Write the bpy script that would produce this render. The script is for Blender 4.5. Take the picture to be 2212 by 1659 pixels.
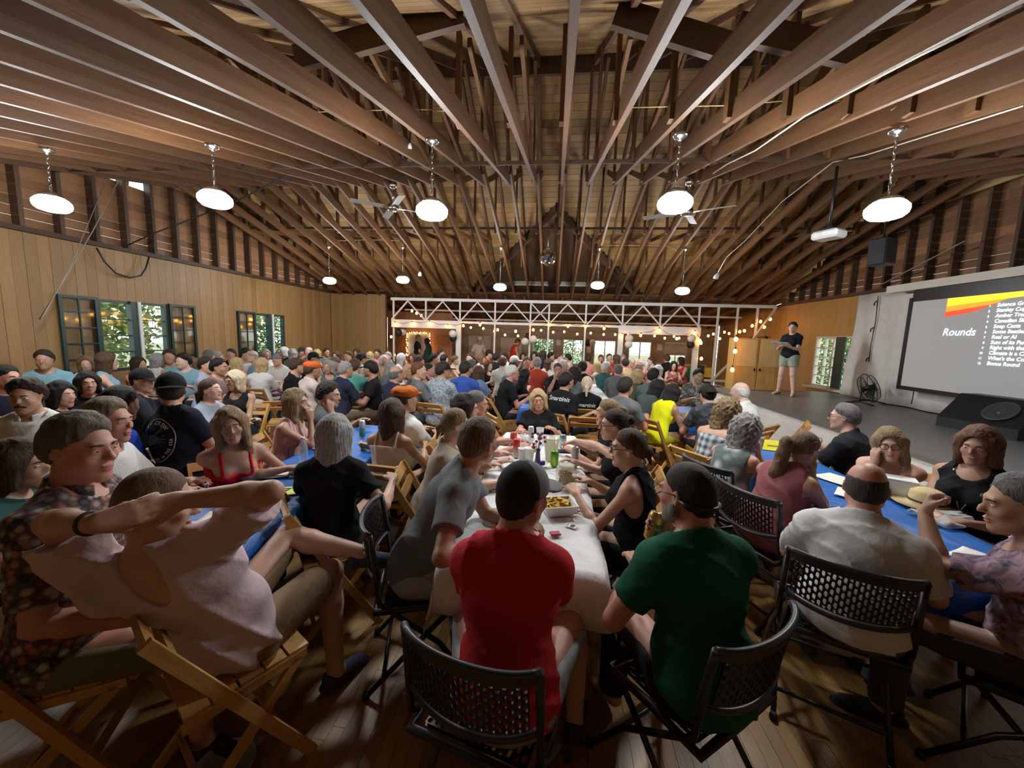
import bpy, bmesh, math, random
import numpy as np
from mathutils import Vector, Matrix, Euler
from mathutils.bvhtree import BVHTree

for _o in list(bpy.data.objects): bpy.data.objects.remove(_o)
SC = bpy.context.scene
COL = SC.collection
random.seed(7)
R_ = math.radians

# ------------------------------------------------------------------ camera
F_PX, CX, CY = 831.0, 1106.0, 829.5
CAM_H, PITCH, ROLL, YAW = 1.75, 7.0, 1.75, 5.9
_p, _r, _y = R_(PITCH), R_(ROLL), R_(YAW)
_fw = np.array([-math.sin(_y)*math.cos(_p), math.cos(_y)*math.cos(_p), -math.sin(_p)])
_rt = np.array([math.cos(_y), math.sin(_y), 0.0]); _up = np.cross(_rt, _fw)
C_R = _rt*math.cos(_r) + _up*math.sin(_r); C_U = -_rt*math.sin(_r) + _up*math.cos(_r)
C_O = np.array([0, 0, CAM_H])
cam_data = bpy.data.cameras.new('camera')
cam_data.sensor_fit = 'HORIZONTAL'; cam_data.sensor_width = 36.0
cam_data.lens = F_PX/2212*36.0
cam_data.clip_start = 0.05; cam_data.clip_end = 300
cam = bpy.data.objects.new('camera', cam_data); COL.objects.link(cam)
_m = Matrix(((C_R[0], C_U[0], -_fw[0], 0), (C_R[1], C_U[1], -_fw[1], 0), (C_R[2], C_U[2], -_fw[2], CAM_H), (0, 0, 0, 1)))
cam.matrix_world = _m
SC.camera = cam
def ray(x, y): return _fw + C_R*(x-CX)/F_PX - C_U*(y-CY)/F_PX
def atz(x, y, z):
    d = ray(x, y); return C_O + d*(z-CAM_H)/d[2]
def aty(x, y, Y):
    d = ray(x, y); return C_O + d*Y/d[1]
def atx(x, y, X):
    d = ray(x, y); return C_O + d*X/d[0]

# ------------------------------------------------------------------ world, exposure
SC.view_settings.view_transform = 'Standard'
SC.view_settings.look = 'None'
SC.view_settings.gamma = 1.0
SC.view_settings.use_curve_mapping = False
SC.view_settings.exposure = 0.22
w = bpy.data.worlds.new('evening_sky'); SC.world = w; w.use_nodes = True
_bg = w.node_tree.nodes['Background']
_bg.inputs[0].default_value = (0.90, 0.97, 0.95, 1); _bg.inputs[1].default_value = 3.4
LAMP_STRENGTH = 165.0
BULB_STRENGTH = 18.0

# ------------------------------------------------------------------ mesh helpers
def new_mesh(name, verts, faces):
    """verts (N,3) array, faces: (M,4) int array or list of tuples"""
    me = bpy.data.meshes.new(name)
    if isinstance(faces, np.ndarray):
        n, m = len(verts), len(faces); k = faces.shape[1]
        me.vertices.add(n); me.vertices.foreach_set('co', np.asarray(verts, np.float32).ravel())
        me.loops.add(m*k); me.loops.foreach_set('vertex_index', faces.astype(np.int32).ravel())
        me.polygons.add(m); me.polygons.foreach_set('loop_start', np.arange(0, m*k, k, dtype=np.int32))
        me.update(calc_edges=True)
    else:
        me.from_pydata([tuple(v) for v in verts], [], faces); me.update()
    return me
def smooth(me, on=True):
    me.polygons.foreach_set('use_smooth', [on]*len(me.polygons)); return me
def link(name, data, mat=None, parent=None, loc=None, rot=None, matrix=None):
    o = bpy.data.objects.new(name, data); COL.objects.link(o)
    if data is not None and mat is not None:
        if len(data.materials) == 0: data.materials.append(mat)
        elif data.materials[0] is not mat:
            o.material_slots[0].link = 'OBJECT'; o.material_slots[0].material = mat
    if parent is not None: o.parent = parent
    if matrix is not None: o.matrix_local = matrix
    else:
        if loc is not None: o.location = loc
        if rot is not None: o.rotation_euler = rot
    return o
def tag(o, label=None, cat=None, group=None, kind=None):
    if label: o['label'] = label
    if cat: o['category'] = cat
    if group: o['group'] = group
    if kind: o['kind'] = kind
    return o
def thing(name, label, cat, loc=(0,0,0), rz=0.0, group=None):
    o = bpy.data.objects.new(name, None); COL.objects.link(o)
    o.empty_display_size = 0.1
    o.location = loc; o.rotation_euler = (0, 0, rz)
    return tag(o, label, cat, group)
def copy_tree(o, parent=None):
    c = o.copy(); COL.objects.link(c); c.parent = parent
    for ch in list(o.children): copy_tree(ch, c)
    return c

class MB:
    """collects simple shapes into one mesh"""
    def __init__(s): s.v = []; s.f = []; s.sm = []
    def add(s, vs, fs, sm=False):
        b = len(s.v); s.v += [tuple(map(float, v)) for v in vs]; s.f += [tuple(i+b for i in f) for f in fs]; s.sm += [sm]*len(fs); return s
    def box(s, c, d, M=None, bev=0.0):
        hx, hy, hz = d[0]/2, d[1]/2, d[2]/2
        if bev <= 0:
            vs = [(x, y, z) for x in (-hx, hx) for y in (-hy, hy) for z in (-hz, hz)]
            fs = [(0,1,3,2), (4,6,7,5), (0,4,5,1), (2,3,7,6), (0,2,6,4), (1,5,7,3)]
        else:
            b = min(bev, hx*.9, hy*.9, hz*.9); vs = []
            for sx in (-1, 1):
                for sy in (-1, 1):
                    for sz in (-1, 1):
                        vs += [(sx*(hx), sy*(hy-b), sz*(hz-b)), (sx*(hx-b), sy*hy, sz*(hz-b)), (sx*(hx-b), sy*(hy-b), sz*hz)]
            def vi(sx, sy, sz, a): return (((sx > 0)*2+(sy > 0))*2+(sz > 0))*3+a
            fs = []
            for sx in (-1, 1): fs.append((vi(sx,-1,-1,0), vi(sx,1,-1,0), vi(sx,1,1,0), vi(sx,-1,1,0))[::sx])
            for sy in (-1, 1): fs.append((vi(-1,sy,-1,1), vi(1,sy,-1,1), vi(1,sy,1,1), vi(-1,sy,1,1))[::-sy])
            for sz in (-1, 1): fs.append((vi(-1,-1,sz,2), vi(1,-1,sz,2), vi(1,1,sz,2), vi(-1,1,sz,2))[::sz])
            for sy in (-1, 1):
                for sz in (-1, 1): fs.append((vi(-1,sy,sz,1), vi(1,sy,sz,1), vi(1,sy,sz,2), vi(-1,sy,sz,2))[::sy*sz])
            for sx in (-1, 1):
                for sz in (-1, 1): fs.append((vi(sx,-1,sz,0), vi(sx,1,sz,0), vi(sx,1,sz,2), vi(sx,-1,sz,2))[::-sx*sz])
            for sx in (-1, 1):
                for sy in (-1, 1): fs.append((vi(sx,sy,-1,0), vi(sx,sy,1,0), vi(sx,sy,1,1), vi(sx,sy,-1,1))[::-sx*sy])
            for sx in (-1, 1):
                for sy in (-1, 1):
                    for sz in (-1, 1): fs.append((vi(sx,sy,sz,0), vi(sx,sy,sz,1), vi(sx,sy,sz,2))[::sx*sy*sz])
        c = Vector(c)
        if M is None: vs = [Vector(v)+c for v in vs]
        else: vs = [M @ Vector(v)+c for v in vs]
        return s.add(vs, fs)
    def bar(s, a, b, wd, ht, up=(0,0,1), bev=0.0):
        """board from a to b; ht is measured along up, wd across"""
        a, b = Vector(a), Vector(b); d = b-a; L = d.length; d.normalize()
        u = Vector(up); sd = d.cross(u)
        if sd.length < 1e-5: sd = d.cross(Vector((0,1,0)))
        sd.normalize(); u = sd.cross(d)
        M = Matrix((d, sd, u)).transposed()
        return s.box((a+b)/2, (L, wd, ht), M, bev)
    def tube(s, pts, r, n=8, cap=True, closed=False):
        pts = [Vector(p) for p in pts]; rs = r if isinstance(r, (list, tuple)) else [r]*len(pts)
        N = len(pts); b = len(s.v); ref = Vector((0.13, 0.31, 0.94)); prev = None
        for i, p in enumerate(pts):
            if closed: t = pts[(i+1) % N]-pts[i-1]
            else: t = pts[min(i+1, N-1)]-pts[max(i-1, 0)]
            t.normalize()
            if prev is None:
                x = t.cross(ref); 
                if x.length < 1e-3: x = t.cross(Vector((1,0,0)))
            else: x = prev-t*prev.dot(t)
            x.normalize(); prev = x; y = t.cross(x)
            for k in range(n):
                a = 2*math.pi*k/n; q = p+(x*math.cos(a)+y*math.sin(a))*rs[i]; s.v.append(tuple(q))
        M = N if closed else N-1
        for i in range(M):
            for k in range(n):
                j = (i+1) % N
                s.f.append((b+i*n+k, b+i*n+(k+1) % n, b+j*n+(k+1) % n, b+j*n+k)); s.sm.append(True)
        if cap and not closed:
            s.f.append(tuple(b+k for k in range(n))[::-1]); s.sm.append(False)
            s.f.append(tuple(b+(N-1)*n+k for k in range(n))); s.sm.append(False)
        return s
    def lathe(s, prof, n=20, c=(0,0,0), M=None, sm=True):
        """prof: list of (r,z), bottom to top"""
        c = Vector(c); b = len(s.v)
        for r, z in prof:
            for k in range(n):
                a = 2*math.pi*k/n; v = Vector((r*math.cos(a), r*math.sin(a), z))
                s.v.append(tuple((M @ v if M else v)+c))
        for i in range(len(prof)-1):
            for k in range(n):
                s.f.append((b+i*n+k, b+i*n+(k+1) % n, b+(i+1)*n+(k+1) % n, b+(i+1)*n+k)); s.sm.append(sm)
        if prof[0][0] > 1e-4: s.f.append(tuple(b+k for k in range(n))[::-1]); s.sm.append(False)
        if prof[-1][0] > 1e-4: s.f.append(tuple(b+(len(prof)-1)*n+k for k in range(n))); s.sm.append(False)
        return s
    def grid(s, fn, nu, nv, sm=True):
        b = len(s.v)
        for i in range(nu+1):
            for j in range(nv+1): s.v.append(tuple(map(float, fn(i/nu, j/nv))))
        for i in range(nu):
            for j in range(nv):
                s.f.append((b+i*(nv+1)+j, b+(i+1)*(nv+1)+j, b+(i+1)*(nv+1)+j+1, b+i*(nv+1)+j+1)); s.sm.append(sm)
        return s
    def mesh(s, name='m'):
        me = bpy.data.meshes.new(name); me.from_pydata(s.v, [], s.f)
        me.polygons.foreach_set('use_smooth', s.sm); me.update(); return me
    def build(s, name, mat, parent=None, **k): return link(name, s.mesh(name), mat, parent, **k)

# ------------------------------------------------------------------ materials
MATS = {}
def _nt(name):
    m = bpy.data.materials.new(name); m.use_nodes = True; nt = m.node_tree
    return m, nt, nt.nodes, nt.links, nt.nodes['Principled BSDF']
def ramp(nt, fac, stops):
    n = nt.nodes.new('ShaderNodeValToRGB'); e = n.color_ramp.elements
    e[0].position, e[0].color = stops[0][0], (*stops[0][1], 1)
    e[1].position, e[1].color = stops[-1][0], (*stops[-1][1], 1)
    for p, c in stops[1:-1]:
        x = e.new(p); x.color = (*c, 1)
    nt.links.new(fac, n.inputs[0]); return n.outputs[0]
def coords(nt, scale=(1,1,1), rot=(0,0,0), out='Object', rnd=False):
    t = nt.nodes.new('ShaderNodeTexCoord'); m = nt.nodes.new('ShaderNodeMapping')
    m.inputs['Scale'].default_value = scale; m.inputs['Rotation'].default_value = rot
    nt.links.new(t.outputs[out], m.inputs['Vector'])
    if rnd:
        oi = nt.nodes.new('ShaderNodeObjectInfo'); mu = nt.nodes.new('ShaderNodeMath'); mu.operation = 'MULTIPLY'
        mu.inputs[1].default_value = 37.0; nt.links.new(oi.outputs['Random'], mu.inputs[0])
        nt.links.new(mu.outputs[0], m.inputs['Location'])
    return m.outputs[0]
def noise(nt, vec, scale, detail=3, rough=.55, dist=0.0):
    n = nt.nodes.new('ShaderNodeTexNoise'); n.inputs['Scale'].default_value = scale
    n.inputs['Detail'].default_value = detail; n.inputs['Roughness'].default_value = rough; n.inputs['Distortion'].default_value = dist
    nt.links.new(vec, n.inputs['Vector']); return n.outputs['Fac']
def bump(nt, b, h, strength=.2, dist=.01):
    n = nt.nodes.new('ShaderNodeBump'); n.inputs['Strength'].default_value = strength; n.inputs['Distance'].default_value = dist
    nt.links.new(h, n.inputs['Height']); nt.links.new(n.outputs[0], b.inputs['Normal'])
def mul(c, k): return tuple(min(1, max(0, x*k)) for x in c)
def plain(name, col, rough=.5, metal=0.0, var=.12, sc=8.0):
    key = ('plain', name)
    if key in MATS: return MATS[key]
    m, nt, N, L, b = _nt(name)
    f = noise(nt, coords(nt), sc)
    L.new(ramp(nt, f, [(.3, mul(col, 1-var)), (.7, mul(col, 1+var))]), b.inputs['Base Color'])
    b.inputs['Roughness'].default_value = rough; b.inputs['Metallic'].default_value = metal
    MATS[key] = m; return m
def glow(name, col, st):
    key = ('glow', name)
    if key in MATS: return MATS[key]
    m, nt, N, L, b = _nt(name)
    b.inputs['Base Color'].default_value = (*col, 1)
    b.inputs['Emission Color'].default_value = (*col, 1); b.inputs['Emission Strength'].default_value = st
    MATS[key] = m; return m
def wood(name, c1, c2, grain=(1,1,12), rough=.55, knots=True, rnd=True, rndamt=.35):
    """grain: scale vector, small along the board"""
    key = ('wood', name)
    if key in MATS: return MATS[key]
    m, nt, N, L, b = _nt(name)
    v = coords(nt, grain, rnd=rnd)
    f = noise(nt, v, 3.0, 5, .6, .6)
    col = ramp(nt, f, [(.25, c1), (.75, c2)])
    if knots:
        vo = N.new('ShaderNodeTexVoronoi'); vo.inputs['Scale'].default_value = 2.2
        L.new(v, vo.inputs['Vector'])
        k = ramp(nt, vo.outputs['Distance'], [(.03, (.35,.3,.25)), (.12, (1,1,1))])
        mx = N.new('ShaderNodeMix'); mx.data_type = 'RGBA'; mx.blend_type = 'MULTIPLY'; mx.inputs[0].default_value = .8
        L.new(col, mx.inputs[6]); L.new(k, mx.inputs[7]); col = mx.outputs[2]
    if rndamt:
        oi = N.new('ShaderNodeObjectInfo'); mr = N.new('ShaderNodeMapRange')
        mr.inputs[3].default_value = 1-rndamt; mr.inputs[4].default_value = 1+rndamt*.6
        L.new(oi.outputs['Random'], mr.inputs[0])
        hs = N.new('ShaderNodeHueSaturation'); L.new(mr.outputs[0], hs.inputs['Value']); L.new(col, hs.inputs['Color']); col = hs.outputs[0]
    L.new(col, b.inputs['Base Color']); b.inputs['Roughness'].default_value = rough
    bump(nt, b, f, .25, .004)
    MATS[key] = m; return m
def cloth(col, rough=.9):
    col = tuple(round(c, 3) for c in col); key = ('cloth', col)
    if key in MATS: return MATS[key]
    m, nt, N, L, b = _nt('cloth')
    v = coords(nt); f = noise(nt, v, 5.0, 4)
    L.new(ramp(nt, f, [(.3, mul(col, .88)), (.7, mul(col, 1.1))]), b.inputs['Base Color'])
    b.inputs['Roughness'].default_value = rough
    try: b.inputs['Specular IOR Level'].default_value = .2
    except Exception: pass
    bump(nt, b, noise(nt, v, 14.0, 3), .35, .02)
    MATS[key] = m; return m
def skin(col):
    col = tuple(round(c, 3) for c in col); key = ('skin', col)
    if key in MATS: return MATS[key]
    m, nt, N, L, b = _nt('skin')
    v = coords(nt); f = noise(nt, v, 12.0, 4)
    L.new(ramp(nt, f, [(.3, mul(col, .9)), (.7, tuple(min(1, a*k) for a, k in zip(col, (1.08, 1.05, 1.03))))]), b.inputs['Base Color'])
    b.inputs['Roughness'].default_value = .48
    bump(nt, b, noise(nt, v, 160.0, 2), .08, .002)
    MATS[key] = m; return m
def hairmat(col):
    col = tuple(round(c, 3) for c in col); key = ('hair', col)
    if key in MATS: return MATS[key]
    m, nt, N, L, b = _nt('hair')
    v = coords(nt, (1,1,.10)); f = noise(nt, v, 110.0, 5, .65, .8)
    L.new(ramp(nt, f, [(.3, mul(col, .4)), (.52, col), (.75, mul(col, 1.5))]), b.inputs['Base Color'])
    b.inputs['Roughness'].default_value = .6
    b.inputs['Specular IOR Level'].default_value = .3
    bump(nt, b, f, .8, .008)
    MATS[key] = m; return m
def print_cloth(name, cols, scale=14.0, stretch=(1,1,1), kind='noise'):
    key = ('print', name)
    if key in MATS: return MATS[key]
    m, nt, N, L, b = _nt('printed_cloth')
    v = coords(nt, stretch)
    n = len(cols)
    if kind == 'noise':
        f = noise(nt, v, scale, 2, .5, .8)
        st = [(.32+.36*i/max(1, n-1), c) for i, c in enumerate(cols)]
        o = ramp(nt, f, st)
    elif kind == 'spots':
        vo = N.new('ShaderNodeTexVoronoi'); vo.inputs['Scale'].default_value = scale; L.new(v, vo.inputs['Vector'])
        st = [(.12+.5*i/max(1, n-1), c) for i, c in enumerate(cols)]
        o = ramp(nt, vo.outputs['Distance'], st)
    elif kind == 'scales':
        vo = N.new('ShaderNodeTexVoronoi'); vo.inputs['Scale'].default_value = scale; L.new(v, vo.inputs['Vector'])
        sp = N.new('ShaderNodeSeparateColor'); L.new(vo.outputs['Color'], sp.inputs[0])
        o1 = ramp(nt, sp.outputs[0], [(i/n+.01, c) for i, c in enumerate(cols)])
        k = ramp(nt, vo.outputs['Distance'], [(.25, (1,1,1)), (.6, (.25,.24,.24))])
        mx = N.new('ShaderNodeMix'); mx.data_type = 'RGBA'; mx.blend_type = 'MULTIPLY'; mx.inputs[0].default_value = 1
        L.new(o1, mx.inputs[6]); L.new(k, mx.inputs[7]); o = mx.outputs[2]
    elif kind == 'stripes':
        wv = N.new('ShaderNodeTexWave'); wv.inputs['Scale'].default_value = scale; wv.bands_direction = 'X'; wv.inputs['Distortion'].default_value = .6
        L.new(v, wv.inputs['Vector'])
        o = ramp(nt, wv.outputs['Fac'], [(.1+.8*i/max(1, n-1), c) for i, c in enumerate(cols)])
    elif kind == 'plaid':
        outs = []
        for d in ('X', 'Z'):
            wv = N.new('ShaderNodeTexWave'); wv.inputs['Scale'].default_value = scale; wv.bands_direction = d
            L.new(v, wv.inputs['Vector']); outs.append(wv.outputs['Fac'])
        mu = N.new('ShaderNodeMath'); mu.operation = 'ADD'; L.new(outs[0], mu.inputs[0]); L.new(outs[1], mu.inputs[1])
        mu2 = N.new('ShaderNodeMath'); mu2.operation = 'MULTIPLY'; mu2.inputs[1].default_value = .5; L.new(mu.outputs[0], mu2.inputs[0])
        o = ramp(nt, mu2.outputs[0], [(.15+.7*i/max(1, n-1), c) for i, c in enumerate(cols)])
    L.new(o, b.inputs['Base Color']); b.inputs['Roughness'].default_value = .9
    bump(nt, b, noise(nt, coords(nt), 14.0, 3), .35, .02)
    MATS[key] = m; return m

# ------------------------------------------------------------------ implicit-surface modeller for bodies, clothing, hair
class Vol:
    def __init__(s, lo, hi, res):
        s.lo = np.array(lo, np.float32); s.res = res
        n = np.ceil((np.array(hi)-np.array(lo))/res).astype(int)+1
        s.n = n; s.D = np.full(tuple(n), .3, np.float32)
        s.ax = [(s.lo[i]+np.arange(n[i], dtype=np.float32)*res).astype(np.float32) for i in range(3)]
    def like(s):
        o = Vol.__new__(Vol); o.lo, o.res, o.n, o.ax = s.lo, s.res, s.n, s.ax; o.D = np.full(tuple(s.n), .3, np.float32); return o
    def sub(s, lo, hi):
        sl = []
        for i in range(3):
            a = int(max(0, math.floor((lo[i]-s.lo[i])/s.res))); b = int(min(s.n[i], math.ceil((hi[i]-s.lo[i])/s.res)+1))
            if b <= a: return None, None
            sl.append(slice(a, b))
        return tuple(sl), (s.ax[0][sl[0]][:,None,None], s.ax[1][sl[1]][None,:,None], s.ax[2][sl[2]][None,None,:])
    def put(s, sl, d, k, neg=False):
        a = s.D[sl]
        if neg:
            d = -d
            if k > 0:
                h = np.clip(.5-.5*(a-d)/k, 0, 1); s.D[sl] = a+(d-a)*h+k*h*(1-h)
            else: s.D[sl] = np.maximum(a, d)
        else:
            if k > 0:
                h = np.clip(.5+.5*(a-d)/k, 0, 1); s.D[sl] = a+(d-a)*h-k*h*(1-h)
            else: s.D[sl] = np.minimum(a, d)
    def cone(s, a, b, ra, rb, k=.02, neg=False, cut=None, flat=None):
        """tapered capsule; cut=(point, dir): nothing beyond the plane; flat=(dir, f): squashed by 1/f along dir"""
        a = np.array(a, np.float32); b = np.array(b, np.float32); m = max(ra, rb)*1.05+k+s.res*2
        sl, g = s.sub(np.minimum(a, b)-m, np.maximum(a, b)+m)
        if sl is None: return s
        ab = b-a; L2 = float(ab@ab)+1e-9
        dx, dy, dz = g[0]-a[0], g[1]-a[1], g[2]-a[2]
        t = np.clip((dx*ab[0]+dy*ab[1]+dz*ab[2])/L2, 0, 1)
        ex, ey, ez = dx-t*ab[0], dy-t*ab[1], dz-t*ab[2]
        q = ex*ex+ey*ey+ez*ez
        if flat is not None:
            f, fk = flat; e = ex*f[0]+ey*f[1]+ez*f[2]; q = q+e*e*(fk*fk-1)
        d = np.sqrt(q)-(ra+t*(rb-ra))
        if flat is not None: d = d*.75
        if cut is not None:
            c, n = cut; d = np.maximum(d, (g[0]-c[0])*n[0]+(g[1]-c[1])*n[1]+(g[2]-c[2])*n[2])
        s.put(sl, d.astype(np.float32), k, neg); return s
    def ell(s, c, r, M=None, k=.03, neg=False):
        c = np.array(c, np.float32); r = np.array(r, np.float32); m = r.max()+k+s.res*2
        sl, g = s.sub(c-m, c+m)
        if sl is None: return s
        x, y, z = g[0]-c[0], g[1]-c[1], g[2]-c[2]
        if M is not None:
            M = np.array(M, np.float32)   # columns = local axes
            x, y, z = (x*M[0,i]+y*M[1,i]+z*M[2,i] for i in range(3))
        u = (x/r[0])**2+(y/r[1])**2+(z/r[2])**2
        w_ = (x/r[0]**2)**2+(y/r[1]**2)**2+(z/r[2]**2)**2
        k0 = np.sqrt(u); d = k0*(k0-1)/np.sqrt(w_+1e-9)
        s.put(sl, d.astype(np.float32), k, neg); return s
    def plane(s, c, n):
        """cut away everything on the side n points to"""
        d = (s.ax[0][:,None,None]-c[0])*n[0]+(s.ax[1][None,:,None]-c[1])*n[1]+(s.ax[2][None,None,:]-c[2])*n[2]
        s.D = np.maximum(s.D, d.astype(np.float32)); return s
    def folds(s, amp, f=26.0, seed=0.0, dirv=(1, .3, .6)):
        X, Y, Z = s.ax[0][:,None,None], s.ax[1][None,:,None], s.ax[2][None,None,:]
        a = X*dirv[0]+Y*dirv[1]+Z*dirv[2]
        ph = a*f*.55+1.9*np.sin(Z*8+X*5+seed)+1.5*np.sin(Y*10-X*7+seed*2)
        m = .5+.5*np.sin(Z*7.5+Y*6+seed*1.3+1.2*np.sin(X*9+seed))
        wv = (1-np.abs(np.sin(ph)))**2*m*1.8
        s.D = s.D-(amp*wv).astype(np.float32); return s
    def mesh(s, name='body'):
        D = s.D; S = D < 0
        S[0] = S[-1] = False; S[:,0] = S[:,-1] = False; S[:,:,0] = S[:,:,-1] = False
        D = np.where(S, np.minimum(D, -1e-6), np.maximum(D, 1e-6))
        c = np.zeros(tuple(n-1 for n in S.shape), np.uint8); U = S.view(np.uint8)
        offs = [(i, j, k) for i in (0, 1) for j in (0, 1) for k in (0, 1)]
        n0, n1, n2 = c.shape
        for i, j, k in offs: c += U[i:i+n0, j:j+n1, k:k+n2]
        I = np.argwhere((c > 0) & (c < 8)); ids = np.full(c.shape, -1, np.int32); ids[I[:,0], I[:,1], I[:,2]] = np.arange(len(I))
        V = np.stack([D[I[:,0]+i, I[:,1]+j, I[:,2]+k] for i, j, k in offs], 1)
        P = np.zeros((len(I), 3), np.float32); cnt = np.zeros(len(I), np.float32); O = np.array(offs, np.float32)
        for a in range(8):
            for ax in range(3):
                if offs[a][ax] == 0:
                    b = a+(4, 2, 1)[ax]; va, vb = V[:,a], V[:,b]; mk = (va < 0) != (vb < 0)
                    t = np.where(mk, va/np.where(mk, va-vb, 1), 0)
                    P += mk[:,None]*(O[a]+t[:,None]*(O[b]-O[a])); cnt += mk
        P = (P/np.maximum(cnt, 1)[:,None]+I)*s.res+s.lo
        Q = []
        for ax in range(3):
            u, v = (ax+1) % 3, (ax+2) % 3
            A = np.take(S, range(0, S.shape[ax]-1), ax); B = np.take(S, range(1, S.shape[ax]), ax)
            E = np.argwhere(A != B); sg = A[E[:,0], E[:,1], E[:,2]]
            def cell(du, dv):
                e = E.copy(); e[:,u] -= du; e[:,v] -= dv; return ids[e[:,0], e[:,1], e[:,2]]
            q = np.stack([cell(1,1), cell(0,1), cell(0,0), cell(1,0)], 1)
            q[~sg] = q[~sg][:,::-1]; Q.append(q)
        Q = np.concatenate(Q); Q = Q[(Q >= 0).all(1)]
        return smooth(new_mesh(name, P, Q))

def unit(v): v = np.array(v, float); return v/(np.linalg.norm(v)+1e-12)
def rotx(a): c, s = math.cos(a), math.sin(a); return np.array([[1,0,0],[0,c,-s],[0,s,c]])
def roty(a): c, s = math.cos(a), math.sin(a); return np.array([[c,0,s],[0,1,0],[-s,0,c]])
def rotz(a): c, s = math.cos(a), math.sin(a); return np.array([[c,-s,0],[s,c,0],[0,0,1]])

def head_prims(v, c, M, s=1.0, fem=False, ears=True, mouth=0.0):
    """adds a head with a face to volume v; c centre, M axes (x right, y forward, z up)"""
    def P(x, y, z): return c+M@(np.array([x, y, z])*s)
    jw = .88 if fem else 1.0
    v.ell(P(0,-.012,.028), np.array((.075,.095,.090))*s, M, .02)
    v.ell(P(0,.030,-.035), np.array((.060*jw,.066,.085))*s, M, .03)
    for sd in (-1, 1):
        v.cone(P(sd*.052*jw,.008,-.062), P(sd*.014,.072,-.106), .020*s, .017*s, .03)
        v.ell(P(sd*.040,.068,-.030), np.array((.022,.020,.020))*s, M, .02)
    v.ell(P(0,.080,-.106), np.array((.020,.016,.016))*s, M, .02)
    v.ell(P(0,.086,.022), np.array((.052,.014,.012))*s, M, .015)
    for sd in (-1, 1):
        v.ell(P(sd*.031,.106,.002), np.array((.017,.018,.011))*s, M, .008, neg=True)
        v.ell(P(sd*.031,.083,.000), np.array((.0135,.0125,.0115))*s, M, .003)
    v.cone(P(0,.094,.012), P(0,.117,-.030), .0075*s, .0125*s, .012)
    for sd in (-1, 1): v.ell(P(sd*.011,.107,-.034), np.array((.0085,.010,.008))*s, M, .006)
    v.ell(P(0,.094,-.064), np.array((.023,.012,.007))*s, M, .006)
    v.ell(P(0,.092,-.075), np.array((.020,.012,.007))*s, M, .006)
    if mouth > 0: v.ell(P(0,.106,-.070), np.array((.021,.016,.004+.006*mouth))*s, M, .003, neg=True)
    else: v.ell(P(0,.110,-.0695), np.array((.022,.010,.0016))*s, M, .002, neg=True)
    if ears:
        for sd in (-1, 1):
            Me = M@rotz(sd*R_(22))
            v.ell(P(sd*.078,-.006,-.010), np.array((.010,.020,.031))*s, Me, .008)
            v.ell(P(sd*.084,-.002,-.006), np.array((.006,.010,.016))*s, Me, .004, neg=True)

def hand_prims(v, W, d, n, side, s=1.0, curl=.3, spread=.10, simple=False):
    """W wrist, d finger direction, n palm normal (palm faces n), side: +1 thumb towards d x n, else other way"""
    d = unit(d); n = unit(np.array(n)-d*np.dot(n, d)); t = np.cross(d, n)*side   # t: towards the thumb
    if simple:
        v.cone(W, W+d*.07*s, .026*s, .032*s, .02, flat=(n, 1.5)); v.cone(W+d*.07*s, W+(d*.9+n*.4*curl*2)*.14*s, .03*s, .018*s, .02, flat=(n, 1.5))
        v.cone(W+d*.03*s+t*.02*s, W+d*.08*s+t*.05*s+n*.02*s, .013*s, .010*s, .015)
        return
    k = .008*s
    lens = [.078, .086, .080, .062]; offs = [.030, .0105, -.0100, -.0290]
    for i in range(4):
        base = W+d*(.012*s)+t*(offs[i]*.55*s); kn = W+d*((.088-.004*abs(i-1))*s)+t*(offs[i]*s)
        v.cone(base, kn, .0155*s, .0125*s, .014*s)
        f = unit(d+t*(offs[i]/.03*spread)); p = kn; L = lens[i]*s; a = 0
        for seg, (fr, r0, r1) in enumerate(((.46, .0105, .0095), (.30, .0095, .0086), (.24, .0086, .0070))):
            a += curl*(1.0, 1.15, .8)[seg]
            dirv = f*math.cos(a)+n*math.sin(a); q = p+dirv*(L*fr)
            v.cone(p, q, r0*s, r1*s, .003*s); p = q
    v.ell(W+d*.050*s+t*.022*s+n*.008*s, np.array((.018,.030,.014))*s, np.stack([t, d, n], 1), .014*s)
    p0 = W+d*.022*s+t*.024*s+n*.006*s; p1 = p0+unit(d*.75+t*.62+n*(.15+curl*.35))*.040*s
    p2 = p1+unit(d*.9+t*(.45-curl*.4)+n*(.1+curl*.6))*.032*s; p3 = p2+unit(d*.95+t*(.2-curl*.5)+n*(.1+curl*.8))*.024*s
    v.cone(p0, p1, .015*s, .0125*s, .012*s); v.cone(p1, p2, .0118*s, .0105*s, .004*s); v.cone(p2, p3, .0105*s, .008*s, .003*s)

def ik(a, t, l1, l2, hint):
    a = np.array(a, float); t = np.array(t, float); d = t-a; L = np.linalg.norm(d)
    if L > (l1+l2)*.995: t = a+d/L*(l1+l2)*.995; d = t-a; L = np.linalg.norm(d)
    u = d/L; x = (l1*l1-l2*l2+L*L)/(2*L); h = math.sqrt(max(0, l1*l1-x*x))
    hv = np.array(hint, float); hv = unit(hv-u*np.dot(hv, u)); return a+u*x+hv*h, t

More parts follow.
